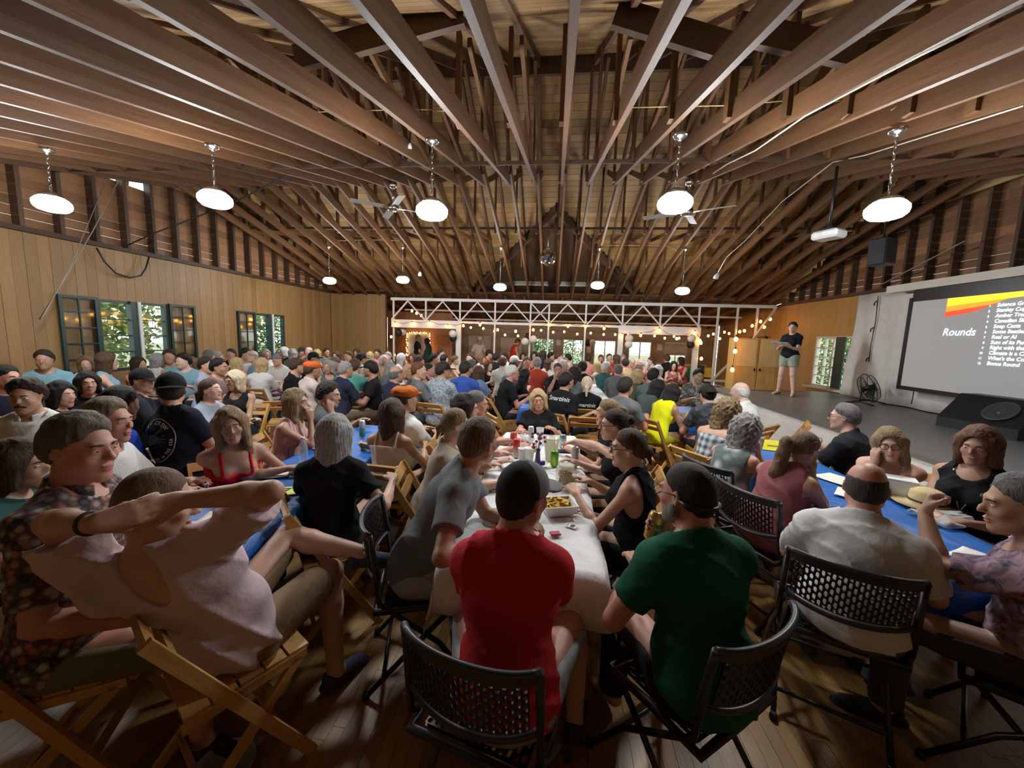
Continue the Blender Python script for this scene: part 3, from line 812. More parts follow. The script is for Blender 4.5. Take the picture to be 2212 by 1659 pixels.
UNIT = MB().box((0,0,0), (1,1,1)).mesh('plank')
def plank(name, c, d, mat, parent, M=None):
    """one board sharing a unit mesh; d = size along its own axes"""
    T = Matrix.Translation(Vector([float(x) for x in c])) @ (M.to_4x4() if M is not None else Matrix.Identity(4)) @ Matrix.Diagonal((d[0], d[1], d[2], 1))
    o = bpy.data.objects.new(name, UNIT); COL.objects.link(o)
    if len(UNIT.materials) == 0: UNIT.materials.append(None)
    o.material_slots[0].link = 'OBJECT'; o.material_slots[0].material = mat
    if parent is not None: o.parent = parent
    o.matrix_local = T; return o
def beam(name, a, b, wd, ht, mat, parent, up=(0,0,1)):
    a, b = Vector(a), Vector(b); d = b-a; L = d.length; d.normalize(); u = Vector(up); sd = u.cross(d)
    if sd.length < 1e-5: sd = Vector((0,1,0)).cross(d)
    sd.normalize(); u = d.cross(sd)
    return plank(name, (a+b)/2, (L, wd, ht), mat, parent, Matrix((d, sd, u)).transposed())
def struct(name, mb, mat): return tag(mb.build(name, mat), kind='structure')
def holder(name):
    o = bpy.data.objects.new(name, None); COL.objects.link(o); o['kind'] = 'structure'; return o

# ---- floor
def floor_mat():
    m, nt, N, L, b = _nt('floor_strips')
    v = coords(nt, (1,1,1), (0,0,R_(90)), 'Object')
    br = N.new('ShaderNodeTexBrick'); br.inputs['Scale'].default_value = 1; br.inputs['Brick Width'].default_value = 1.4; br.inputs['Row Height'].default_value = .06
    br.inputs['Mortar Size'].default_value = .0015; br.inputs['Color1'].default_value = (.26,.135,.045,1); br.inputs['Color2'].default_value = (.36,.20,.075,1); br.inputs['Mortar'].default_value = (.05,.03,.015,1)
    L.new(v, br.inputs['Vector']); L.new(br.outputs['Color'], b.inputs['Base Color']); b.inputs['Roughness'].default_value = .35
    return m
fl = struct('floor', MB().box(((XL+XR)/2, (YA-2.6)/2, -.06), (XR-XL+.3, YA+2.8, .10)), floor_mat())
y0 = -.9
for i in range(96):
    x = -2.75+i*.0625; cuts = [-1.0, -.2+random.uniform(0, 1.0), 1.3+random.uniform(0, .8), 2.9]
    for a, b in zip(cuts[:-1], cuts[1:]):
        plank('floor_plank', (x, (a+b)/2, -.004+random.uniform(-.0006, .0006)), (.0610, b-a-.002, .012), W_FLOOR, fl)

# ---- left wall of vertical pine boards, gable above
def vert_boards(par, X, y0, y1, z0, z1, holes, wdt=.145, mat=W_WALL, side=1):
    y = y0; n = 0
    while y < y1-.01:
        e = min(y+wdt, y1); segs = [(z0, z1)]
        for (ha, hb, hz0, hz1) in holes:
            if e > ha+.02 and y < hb-.02:
                ns = []
                for a, b in segs:
                    if hz0 > a: ns.append((a, min(b, hz0)))
                    if hz1 < b: ns.append((max(a, hz1), b))
                segs = ns
        for a, b in segs:
            plank('wall_board', (X-side*(.012+.002*(n % 2)), (y+e)/2, (a+b)/2), (.024, e-y-.004, b-a), mat, par); n += 1
        y = e
WIN1 = (5.75, 6.92, .95, 2.17); WIN2 = (9.18, 10.25, .95, 2.15)
wl = struct('wall_left', MB().box((XL-.10, -1.0, 1.5), (.10, 2.0, 3.0)), W_WALL)
vert_boards(wl, XL, 0, YB, 0, ZPL, [WIN1, WIN2])
for y in (0,): pass
for (ya, yb, za, zb) in ((0, WIN1[0], 0, ZPL), (WIN1[0], WIN1[1], 0, WIN1[2]), (WIN1[0], WIN1[1], WIN1[3], ZPL), (WIN1[1], WIN2[0], 0, ZPL), (WIN2[0], WIN2[1], 0, WIN2[2]), (WIN2[0], WIN2[1], WIN2[3], ZPL), (WIN2[1], YA, 0, ZPL)):
    plank('wall_backing', (XL-.07, (ya+yb)/2, (za+zb)/2), (.06, yb-ya, zb-za), W_EDGE, wl)
plank('wall_plate', (XL+.03, YB/2, ZPL+.03), (.12, YB, .07), W_EDGE, wl)
def roof_z(y): return ZRIDGE-SLOPE*abs(y-YK) if y > YE else ZRIDGE-SLOPE*(YK-YE)-.20*(YE-y)
def roof_y(z):  # y range under the roof at height z
    d = (ZRIDGE-z)/SLOPE; return YK-d, YK+d
def gable(par, X, side, zp, holes=()):
    z = zp+.06; n = 0
    while z < ZRIDGE-.15:
        a, b = roof_y(z+.09); a = max(a, YE-.2); b = min(b, YB+.05)
        cuts = [a]
        for (ha, hb, hz) in holes:
            if abs(hz-(z+.07)) < .09: cuts += [ha, hb]
        cuts.append(b); mid = a+(b-a)*random.uniform(.35, .65)
        for k in range(0, len(cuts), 2):
            p, q = cuts[k], cuts[k+1]
            if q-p > 5: 
                plank('gable_board', (X-side*.03, (p+mid)/2, z+.07), (.025, mid-p-.004, .134), W_GABLE, par); p = mid
            if q > p: plank('gable_board', (X-side*.03, (p+q)/2, z+.07), (.025, q-p-.004, .134), W_GABLE, par)
        z += .14; n += 1
    y = YE+.3
    while y < YB:
        zt = roof_z(y)-.05
        if zt > zp+.25: plank('gable_stud', (X+side*.055, y, (zp+.06+zt)/2), (.13, .055, zt-zp-.06), W_EDGE, par)
        y += .46
gable(wl, XL, 1, ZPL, [(5.35, 5.72, 4.30), (5.85, 6.25, 4.30), (6.45, 6.85, 4.30)])
plank('soffit_panel', (XL+.16, 6.1, 4.62), (.03, 3.4, .42), plain('tan_panel', (.42,.29,.14), .6), wl, Matrix.Rotation(R_(0), 3, 'X'))

# ---- right wall
WINR = (9.75, 11.0, .72, 2.0)
wr = struct('wall_right', MB().box((XR+.12, -1.0, 1.5), (.10, 2.0, 3.0)), W_ORANGE)
for (ya, yb, za, zb) in ((0, WINR[0], 0, ZPR), (WINR[0], WINR[1], 0, WINR[2]), (WINR[0], WINR[1], WINR[3], ZPR), (WINR[1], YB+.8, 0, ZPR), (YB+.8, YB+1.9, 0, .9), (YB+.8, YB+1.9, 2.0, ZPR), (YB+1.9, YA, 0, ZPR)):
    plank('wall_panel', (XR+.05, (ya+yb)/2, (za+zb)/2), (.05, yb-ya-.006, zb-za), W_ORANGE, wr)
plank('wall_plate', (XR-.03, YB/2, ZPR+.03), (.12, YB, .07), W_EDGE, wr)
gable(wr, XR, -1, ZPR)
plank('soffit_panel', (XR-.16, 6.3, 4.50), (.03, 2.6, .36), plain('tan_panel', (.42,.29,.14), .6), wr)

# ---- near wall, behind the camera
wn = struct('wall_near', MB().box(((XL+XR)/2, -1.95, 1.5), (XR-XL+.4, .1, 3.0)), W_WALL)

# ---- rear wall stub left of the opening, annex behind the white truss
wb = struct('wall_rear', MB().box((-6.62, YB+.10, 1.5), (1.95, .06, 3.0)), W_EDGE)
x = XL
while x < -5.68:
    e = min(x+.145, -5.66); plank('wall_board', ((x+e)/2, YB+.03, ZPL/2), (e-x-.004, .024, ZPL), W_WALL, wb); x = e
W_ANX = wood('annex_panel', (.33,.225,.13), (.43,.31,.19), (4, 4, .5), .55, rndamt=.1)
wa = holder('wall_annex')
ANW = []   # annex windows: x0,x1,z0,z1 from pixels on the back wall
for (pa, pb) in ((1150, 1196), (1216, 1260), (1283, 1331), (1358, 1408), (1437, 1484)):
    ANW.append((aty(pa, 745, YA)[0], aty(pb, 745, YA)[0], .62, 1.72))
xs = [XL]+[v for w4 in ANW for v in w4[:2]]+[XR]
for k in range(0, len(xs), 2): plank('wall_panel', ((xs[k]+xs[k+1])/2, YA+.03, 1.25), (xs[k+1]-xs[k], .05, 2.5), W_ANX, wa)
for (a, b, z0, z1) in ANW:
    plank('wall_panel', ((a+b)/2, YA+.03, z0/2), (b-a, .05, z0), W_ANX, wa); plank('wall_panel', ((a+b)/2, YA+.03, (z1+2.5)/2), (b-a, .05, 2.5-z1), W_ANX, wa)
plank('partition', (aty(905, 740, 14.6)[0], 14.7, 1.3), (2.6, .05, 2.6), wood('red_panel', (.26,.10,.035), (.38,.17,.06), (4,4,.5)), wa)
def window(n, cx, cy, axis, w, h, z0, mat, cols=2, rows=2, depth=.05, open_=False):
    """a window with frame, bars and separate panes; axis 'x': lies along x; 'y': along y"""
    r = holder('window_%d' % n); t = .045
    def bx(name, u, z, du, dz, mt, dd=depth):
        c = (cx+u, cy, z) if axis == 'x' else (cx, cy+u, z); d = (du, dd, dz) if axis == 'x' else (dd, du, dz); return plank(name, c, d, mt, r)
    bx('window_frame', -w/2+t/2, z0+h/2, t, h, mat); bx('window_frame', w/2-t/2, z0+h/2, t, h, mat)
    bx('window_frame', 0, z0+t/2, w-2*t, t, mat); bx('window_frame', 0, z0+h-t/2, w-2*t, t, mat)
    cw = (w-2*t)/cols; ch = (h-2*t)/rows
    for i in range(1, cols): bx('window_bar', -w/2+t+i*cw, z0+h/2, .045 if i*2 == cols else .022, h-2*t, mat, depth*.8)
    for j in range(1, rows): bx('window_bar', 0, z0+t+j*ch, w-2*t, .020, mat, depth*.6)
    if not open_:
        for i in range(cols):
            for j in range(rows): bx('pane', -w/2+t+(i+.5)*cw, z0+t+(j+.5)*ch, cw, ch, M_GLASS, .004)
    return r
def glass():
    m, nt, N, L, b = _nt('window_glass')
    g = N.new('ShaderNodeBsdfGlossy'); g.inputs['Roughness'].default_value = .05; t = N.new('ShaderNodeBsdfTransparent'); t.inputs[0].default_value = (.93,.95,.95,1)
    mx = N.new('ShaderNodeMixShader'); mx.inputs[0].default_value = .10; L.new(t.outputs[0], mx.inputs[1]); L.new(g.outputs[0], mx.inputs[2]); L.new(mx.outputs[0], N['Material Output'].inputs[0]); return m
M_GLASS = glass()
def clear(name='clear_plastic', tint=(.9,.92,.92), f=.25):
    key = ('clear', name)
    if key in MATS: return MATS[key]
    m, nt, N, L, b = _nt(name)
    g = N.new('ShaderNodeBsdfPrincipled'); g.inputs['Base Color'].default_value = (*tint, 1); g.inputs['Roughness'].default_value = .12
    t = N.new('ShaderNodeBsdfTransparent'); t.inputs[0].default_value = (*tint, 1)
    mx = N.new('ShaderNodeMixShader'); mx.inputs[0].default_value = f; L.new(t.outputs[0], mx.inputs[1]); L.new(g.outputs[0], mx.inputs[2]); L.new(mx.outputs[0], N['Material Output'].inputs[0]); MATS[key] = m; return m
n = 3
for k, (a, b, z0, z1) in enumerate(ANW):
    window(n, (a+b)/2, YA+.02, 'x', b-a, z1-z0, z0, M_CREAM, 2, 2); n += 1
# left-wall windows: open middle with posts, casements folded back against the wall
def left_window(n, Y0, Y1, z0, z1, sashes):
    r = window(n, XL-.03, (Y0+Y1)/2, 'y', Y1-Y0, z1-z0, z0, M_GREEN, 2, 4, .09, open_=False)
    plank('centre_post', (XL+.0, (Y0+Y1)/2-.04, (z0+z1)/2), (.10, .11, z1-z0), M_GREEN, r); plank('window_trim', (XL+.02, (Y0+Y1)/2+.045, (z0+z1)/2), (.10, .05, z1-z0), M_WHITE, r)
    for (ya, yb) in sashes:
        t = .045; zz0, zz1 = z0-.02, z1+.02; cx = XL+.035
        for y in (ya+t/2, yb-t/2): plank('casement_frame', (cx, y, (zz0+zz1)/2), (.04, t, zz1-zz0), M_GREEN, r)
        for z in (zz0+t/2, zz1-t/2): plank('casement_frame', (cx, (ya+yb)/2, z), (.04, yb-ya-2*t, t), M_GREEN, r)
        plank('casement_bar', (cx, (ya+yb)/2, (zz0+zz1)/2), (.025, .018, zz1-zz0-2*t), M_GREEN, r)
        for j in range(1, 5): plank('casement_bar', (cx, (ya+yb)/2, zz0+j*(zz1-zz0)/5), (.024, yb-ya-2*t, .016), M_GREEN, r)
        for i in range(2):
            for j in range(5): plank('pane', (cx, ya+t+(i+.5)*(yb-ya-2*t)/2, zz0+(j+.5)*(zz1-zz0)/5), (.004, (yb-ya-2*t)/2-.02, (zz1-zz0)/5-.02), M_GLASS, r)
    return r
left_window(1, WIN1[0], WIN1[1], WIN1[2], WIN1[3], [(5.22, 5.74), (6.95, 7.50)])
left_window(2, WIN2[0], WIN2[1], WIN2[2], WIN2[3], [(8.62, 9.16)])
rw = window(8, XR+.03, (WINR[0]+WINR[1])/2, 'y', WINR[1]-WINR[0], WINR[3]-WINR[2], WINR[2], M_CREAM, 4, 5, .09)
plank('shutter', (XR-.02, 10.10, 1.36), (.03, .30, 1.25), M_GREEN, rw)
plank('window_sill', (XR-.05, 10.4, .69), (.16, 1.5, .05), M_CREAM, rw)
rw2 = window(9, XR+.03, YB+1.35, 'y', 1.1, 1.1, .9, M_GREEN, 4, 4, .09)
plank('shutter', (XR-.03, YB+1.0, 1.45), (.03, .35, 1.15), M_GREEN, rw2)
# annex roof
ar = struct('ceiling_annex', MB().bar(((XL+XR)/2, YB-.1, 3.14), ((XL+XR)/2, YA+.3, 2.50), XR-XL+.3, .05), W_TRUSS)
for i in range(24):
    x = XL+.4+i*.62; beam('annex_rafter', (x, YB+.15, 3.00), (x, YA, 2.40), .045, .14, W_TRUSS, ar)
for y, z in ((14.2, 2.72), (15.9, 2.5)): beam('annex_purlin', (XL+2, y, z-.08), (XR-.5, y, z-.08), .06, .06, M_CREAM, ar)

# ---- white truss over the opening
tr = holder('trim_1')
def px_x(px, py=670): return float(aty(px, py, YB)[0])
ZB0 = 2.17
def zline(px, py): return float(aty(px, py, YB)[2])
beam('top_chord', (px_x(845, 645), YB, ZH-.035), (px_x(1677, 662), YB, ZH-.035), .09, .09, M_WHITE, tr)
beam('bottom_chord', (px_x(847, 690), YB, ZB0), (px_x(1514, 705), YB, ZB0), .08, .075, M_WHITE, tr)
for (a, b) in ((847, 995), (1346, 1514)): beam('header_board', (px_x(a, 700), YB-.045, ZB0-.09), (px_x(b, 700), YB-.045, ZB0-.09), .04, .26, M_WHITE, tr)
POSTS = [850, 920, 994, 1070, 1147, 1187, 1267, 1347, 1429, 1513, 1554, 1596, 1639]
for p in POSTS:
    full = p not in (920, 1429); thick = p in (994, 1347, 1513)
    x = px_x(p, 655); z0 = 0 if full else ZB0
    if p in (1596, 1639): z0 = .65
    beam('post', (x, YB+.01, z0), (x, YB+.01, ZH-.08), .055, .05, M_WHITE, tr, up=(1,0,0))
    if thick: beam('post', (x-.03, YB-.02, 0), (x-.03, YB-.02, ZB0), .10, .16, M_WHITE, tr, up=(1,0,0))
def diag(a, b): beam('diagonal', (px_x(a[0], 690), YB-.03, a[1]), (px_x(b[0], 655), YB-.03, b[1]), .035, .075, M_WHITE, tr, up=(0,1,0))
ZT = ZH-.09; ZC = ZB0+.04
for (a, m, b) in ((847, 882, 919), (921, 957, 993), (995, 1032, 1069), (1071, 1108, 1146), (1188, 1227, 1266), (1268, 1308, 1346), (1348, 1389, 1428), (1430, 1472, 1512)):
    diag((a, ZC), (m, ZT)); diag((b, ZC), (m, ZT))
diag((1148, ZC), (1187, ZT)); diag((1187, ZC), (1148, ZT))
beam('brace', (px_x(1674, 670), YB-.03, ZT), (px_x(1618, 735), YB-.03, 1.75), .04, .09, M_CREAM, tr, up=(0,1,0))
beam('brace', (px_x(1540, 812), YB-.03, .62), (px_x(1590, 762), YB-.03, 1.35), .04, .09, M_CREAM, tr, up=(0,1,0))
beam('sill_rail', (px_x(1520, 815), YB-.03, .58), (px_x(1600, 815), YB-.03, .58), .06, .07, M_CREAM, tr)

# ---- roof: boards on scissor trusses
ce = struct('ceiling', MB().bar(((XL+XR)/2, YK, ZRIDGE+.14), ((XL+XR)/2, YB+.4, ZRIDGE+.14-SLOPE*(YB+.4-YK)), XR-XL+.5, .02)
            .bar(((XL+XR)/2, YK, ZRIDGE+.14), ((XL+XR)/2, YE-.1, ZRIDGE+.14-SLOPE*(YK-YE+.1)), XR-XL+.5, .02)
            .bar(((XL+XR)/2, YE-.05, roof_z(YE)+.10), ((XL+XR)/2, -2.0, roof_z(-2)+.10), XR-XL+.5, .03), W_EDGE)
u = math.hypot(1, SLOPE); cosr = 1/u
DORM_X, DORM_Y0, DORM_Z = -.05, 9.6, 0   # rear dormer: apex where its ridge meets the roof
def deck(sign, n, cutfn=None):
    w_ = .148
    for i in range(n):
        s_ = (i+.5)*w_; y = YK+sign*s_*cosr; z = ZRIDGE+.09-s_*cosr*SLOPE
        M = Matrix.Rotation(-sign*math.atan(SLOPE), 3, 'X')
        segs = [(XL-.1, XR+.1)]
        if cutfn:
            h = cutfn(y)
            if h > 0: segs = [(XL-.1, DORM_X-h), (DORM_X+h, XR+.1)]
        for a, b in segs:
            m = a+(b-a)*random.uniform(.3, .7)
            for p, q in ((a, m), (m, b)):
                plank('roof_board', ((p+q)/2, y, z), (q-p-.004, w_-.006, .022), W_DECK, ce, M)
def dorm_half(y): return max(0, (y-DORM_Y0)*.92)
deck(1, 44, dorm_half); deck(-1, 44)
# rear dormer
zap = roof_z(DORM_Y0)+.05; YD = YB-.35; hw = dorm_half(YD)
for sd in (-1, 1):
    ax_ = Vector((DORM_X, DORM_Y0, zap)); bx_ = Vector((DORM_X+sd*hw, YD, roof_z(YD)+.02))
    beam('valley_rafter', ax_-Vector((0,0,.10)), bx_-Vector((0,0,.12)), .07, .20, W_EDGE, ce)
    me = new_mesh('dormer_roof', np.array([ax_, bx_, (DORM_X, YD, zap), ax_+Vector((0,0,.03)), bx_+Vector((0,0,.03)), (DORM_X, YD, zap+.03)]), [(0,1,2), (5,4,3), (0,3,4,1), (1,4,5,2), (2,5,3,0)])
    link('dormer_roof', me, W_EDGE, ce)
zb = roof_z(YD)+.02
link('dormer_wall', new_mesh('dormer_wall', np.array([(DORM_X-hw, YD, zb), (DORM_X+hw, YD, zb), (DORM_X, YD, zap), (DORM_X-hw, YD+.05, zb), (DORM_X+hw, YD+.05, zb), (DORM_X, YD+.05, zap)]), [(0,1,2), (5,4,3), (0,3,4,1), (1,4,5,2), (2,5,3,0)]), W_EDGE, ce)
for k, (xa, xb) in enumerate(((-1.35, -.25), (.15, 1.25))):
    plank('dormer_window', ((xa+xb)/2, YD-.03, zb+.16), (xb-xa, .03, .26), plain('dim_glass', (.30,.32,.24), .3), ce)
    plank('dormer_window_frame', ((xa+xb)/2, YD-.045, zb+.30), (xb-xa+.06, .03, .03), M_CREAM, ce); plank('dormer_window_frame', ((xa+xb)/2, YD-.045, zb+.02), (xb-xa+.06, .03, .03), M_CREAM, ce)
# near cross beams under the front slope
for (pa, pb) in (((1000, 28), (640, 128)), ((1330, 30), (1585, 108)), ((1590, 60), (1860, 120))):
    a = aty(*pa, 3.3); b = aty(*pb, 3.3); beam('cross_beam', a, b, .06, .19, W_EDGE, ce, up=(0,0,1))
ridge = beam('ridge_board', (XL, YK, ZRIDGE-.07), (XR, YK, ZRIDGE-.07), .04, .26, W_EDGE, ce)
# trusses
ZN = ZK-(YK-YE)*((ZK-3.06)/(YB-YK))
tid = 0
for k in range(-17, 16):
    X = .03+.455*k
    if X < XL+.1 or X > XR-.1: continue
    t = bpy.data.objects.new('roof_truss', None); COL.objects.link(t); t.parent = ce; t.location = (X, YK, 0)
    def B(name, a, b, wd=.042, ht=.10, mt=W_TRUSS): beam(name, (0, a[0]-YK, a[1]), (0, b[0]-YK, b[1]), wd, ht, mt, t)
    def off(name, a, b, dx, wd=.036, ht=.085, mt=W_TRUSS): beam(name, (dx, a[0]-YK, a[1]), (dx, b[0]-YK, b[1]), wd, ht, mt, t)
    B('bottom_chord', (YE-.3, ZN+.0), (YK+.25, ZK+.13), .045, .17); off('bottom_chord', (YK-.25, ZK+.13), (YB+.02, 3.06), .046, .042, .15)
    B('rafter', (YE-.2, roof_z(YE-.2)+.1), (YK, ZRIDGE-.02), .045, .13); B('rafter', (YK, ZRIDGE-.02), (YB+.05, roof_z(YB+.05)-.01), .045, .13)
    cb = lambda y: ZK-abs(y-YK)*((ZK-3.06)/(YB-YK))+.05
    for y in (3.6, 5.3, YK, 8.7, 10.4):
        if DORM_Y0 < y and abs(X-DORM_X) < dorm_half(y): continue
        off('vertical_web', (y, cb(y)-.04), (y, roof_z(y)-.02), -.042)
    for (ya, yb) in ((3.6, 5.3), (5.3, YK), (8.7, YK), (10.4, 8.7)):
        off('diagonal_web', (ya, roof_z(ya)-.1), (yb, cb(yb)), .046)
# long rods and bracing running across the trusses
for (y, z, r) in ((5.3, 3.95, .012), (8.7, 4.05, .012)):
    beam('lateral_brace', (XL+.1, y, z+.05), (XR-.1, y, z+.05), .02, .05, W_EDGE, ce)

# ================================================================== lamps and things hanging from the roof
M_LAMP = glow('lamp_glass', (.95, .98, 1.0), LAMP_STRENGTH)
def chord_z(y): return ZK-abs(y-YK)*((ZK-3.06)/(YB-YK))-.06
GLOBE = MB().lathe([(.0001,-.085), (.06,-.082), (.115,-.066), (.142,-.040), (.150,-.010), (.146,.018), (.120,.048), (.075,.068), (.055,.078), (.052,.095)], 24).mesh('globe')
CAPM = MB().lathe([(.098,.058), (.104,.062), (.100,.080), (.070,.100), (.040,.118), (.016,.130), (.0001,.135)], 20).mesh('lamp_cap')
CANOPY = MB().lathe([(.0001,-.055), (.016,-.054), (.020,-.040), (.045,-.028), (.062,-.016), (.066,.0)], 18).mesh('canopy')
LAMPS1 = [(113, 440), (465, 430), (933, 455), (1458, 438), (1915, 453)]
LAMPS2 = [(712, 606), (870, 604), (1080, 620), (1291, 616), (1474, 628)]
_lab1 = ['glowing schoolhouse pendant lamp high by the left wall, nearest row', 'glowing schoolhouse pendant lamp above the left pine wall, second in the front row', 'glowing schoolhouse pendant lamp beside the left ceiling fan', 'glowing schoolhouse pendant lamp beside the right ceiling fan', 'glowing schoolhouse pendant lamp near the projector, rightmost of all']
_lab2 = ['glowing far pendant lamp leftmost in the back row', 'glowing far pendant lamp second from left in the back row', 'glowing far pendant lamp left of the mirror ball', 'glowing far pendant lamp right of the mirror ball', 'glowing far pendant lamp rightmost in the back row']
def pendant(px, py, Y, label):
    p = aty(px, py, Y); zc = chord_z(Y); t = thing('pendant_lamp', label, 'lamp', tuple(p), 0, 'pendant lamps under the trusses')
    link('globe', GLOBE, M_LAMP, t); link('lamp_cap', CAPM, M_CHROME, t)
    top = zc-p[2]; link('canopy', CANOPY, M_CHROME, t, loc=(0,0,top))
    n_ = max(4, int((top-.18)/.045)); m = MB()
    for i in range(n_):
        z = .13+(i+.5)*(top-.18)/n_; l = (top-.18)/n_*.72
        pts = [(l*.32*math.cos(a)*(1 if i % 2 else 0), l*.32*math.cos(a)*(0 if i % 2 else 1), z+l*math.sin(a)*.85) for a in [j*math.pi/4 for j in range(8)]]
        m.tube(pts, .0035, 5, closed=True)
    m.tube([(0,0,.13), (0.004,.004,top-.05)], .0028, 5)
    m.build('chain', M_CHROME, t)
    return p
for (a, l) in zip(LAMPS1, _lab1): pendant(*a, 3.75, l)
for (a, l) in zip(LAMPS2, _lab2): pendant(*a, 9.2, l)
def dead_canopy(px, py, Y, label):
    p = aty(px, py, Y); t = thing('ceiling_fixture', label, 'fixture', (p[0], p[1], chord_z(Y)), 0)
    link('disc', MB().lathe([(.0001,-.05), (.07,-.048), (.085,-.03), (.088,0)], 20).mesh('disc'), M_SOCKET, t); link('rim', MB().lathe([(.09,-.006), (.10,0), (.10,.01)], 20).mesh('rim'), M_CHROME, t)
p = aty(57, 122, 2.3); t = thing('ceiling_fixture', 'round white ceiling fixture at the upper left under a truss', 'fixture', tuple(p))
link('disc', MB().lathe([(.0001,-.035), (.075,-.033), (.085,-.02), (.088,0)], 20).mesh('disc'), M_SOCKET, t); link('rim', MB().lathe([(.088,-.004), (.098,0), (.098,.012)], 20).mesh('rim'), M_CHROME, t)
# ceiling fans
def fan(px, py, Y, label, a0):
    p = aty(px, py, Y); t = thing('ceiling_fan', label, 'fan', tuple(p)); zt = chord_z(Y)-p[2]
    link('canopy', MB().lathe([(.02,-.09), (.055,-.075), (.065,-.05), (.066,0)], 18).mesh('canopy'), M_CHROME, t, loc=(0,0,zt))
    MB().tube([(0,0,.06), (0,0,zt-.05)], .012, 8).build('rod', M_CHROME, t)
    link('motor', MB().lathe([(.0001,-.06), (.05,-.058), (.085,-.045), (.09,-.01), (.085,.03), (.06,.055), (.02,.07)], 20).mesh('motor'), M_CHROME, t)
    for k in range(4):
        a = a0+k*math.pi/2; M = Matrix.Rotation(a, 4, 'Z'); b = link('blade', MB().box((.40,0,-.005), (.50,.115,.008), Matrix.Rotation(R_(11), 3, 'X'), .003).mesh('blade'), plain('fan_blade', (.36,.34,.32), .5), t, matrix=M)
        link('blade_iron', MB().bar((.06,0,-.01), (.19,0,-.008), .03, .006).mesh('blade_iron'), M_CHROME, b)
fan(849, 448, 6.3, 'nickel ceiling fan with pale blades left of centre', .6); fan(1484, 458, 6.3, 'nickel ceiling fan with pale blades right of centre', 1.1)
# mirror ball
p = aty(1183, 557, 8.3); t = thing('mirror_ball', 'mirror ball hanging under the ridge at the centre', 'mirror ball', tuple(p))
mb = MB(); nr = 14
for i in range(nr):
    a0, a1 = -math.pi/2+math.pi*i/nr, -math.pi/2+math.pi*(i+1)/nr; nn = max(4, int(26*math.cos((a0+a1)/2)))
    for k in range(nn):
        q = []
        for (aa, bb) in ((a0+.012, k+.06), (a0+.012, k+.94), (a1-.012, k+.94), (a1-.012, k+.06)):
            th = 2*math.pi*bb/nn; q.append((.172*math.cos(aa)*math.cos(th), .172*math.cos(aa)*math.sin(th), .172*math.sin(aa)))
        mb.add(q, [(0,1,2,3)])
ball = MB().lathe([(.166*math.cos(a), .166*math.sin(a)) for a in [R_(x) for x in range(-89, 90, 12)]], 20).build('core', plain('ball_core', (.05,.05,.05), .5), t)
tag(mb.build('mirror_tiles', plain('mirror', (.85,.87,.88), .04, 1.0, .02), t), kind='stuff')
MB().tube([(0,0,.16), (0,0,chord_z(8.3)-p[2])], .006, 6).build('rod', M_CHROME, t); link('motor_cap', MB().lathe([(.03,.165), (.03,.2), (.01,.21)], 12).mesh('motor_cap'), M_CHROME, t)
# projector on its ceiling mount
p = aty(1790, 508, 5.4); t = thing('projector', 'white projector hanging from a black mount near the right wall', 'projector', tuple(p), R_(-62))
MB().box((0,0,0), (.30,.24,.10), None, .025).build('housing', M_SOCKET, t); link('lens', MB().lathe([(.035,0), (.035,.03), (.028,.032), (.0001,.025)], 16).mesh('lens'), M_BLACK, t, matrix=Matrix.Translation((.06,.118,.01)) @ Matrix.Rotation(R_(-90), 4, 'X'))
MB().box((0,0,.07), (.14,.14,.03), None, .005).tube([(0,0,.08), (0,0,chord_z(5.4)-p[2])], .016, 8).bar((-.1,-.1,.06), (.1,.1,.06), .02, .01).build('mount', M_BLACK, t)
# hanging loudspeaker box under the right gable
p = aty(1905, 545, 6.6); t = thing('hanging_speaker', 'dark grey loudspeaker hanging high beside the right gable', 'speaker', tuple(p), R_(25)); 
MB().box((0,0,0), (.26,.24,.40), None, .02).build('cabinet', plain('dark_box', (.025,.028,.035), .5), t); MB().box((0,-.125,-.02), (.22,.012,.33), None, .005).build('grille', M_BLACK, t); MB().tube([(0,0,.2), (0,.02,chord_z(6.6)-p[2])], .012, 6).build('bracket', M_BLACK, t)
# floodlight sockets on the trusses
for (px, py, Y, l) in ((1548, 597, 8.6, 'small white spotlight at the end of a cable on the right roof slope'), (907, 592, 10.6, 'small white spotlight on the roof boards left of the back lamps'), (885, 316, 4.6, 'small white socket on a truss near the left ceiling fan')):
    p = aty(px, py, Y); t = thing('spotlight', l, 'spotlight', tuple(p)); s_ = 1 if px != 885 else .5
    link('lamp_body', MB().lathe([(.05*s_,-.05*s_), (.052*s_,.0), (.03*s_,.05*s_), (.012*s_,.07*s_)], 12).mesh('lamp_body'), M_SOCKET, t, rot=(R_(20),R_(15),0)); MB().tube([(0,0,.06*s_), (0,.02,.16)], .008, 6).build('stem', M_DARKMETAL, t)
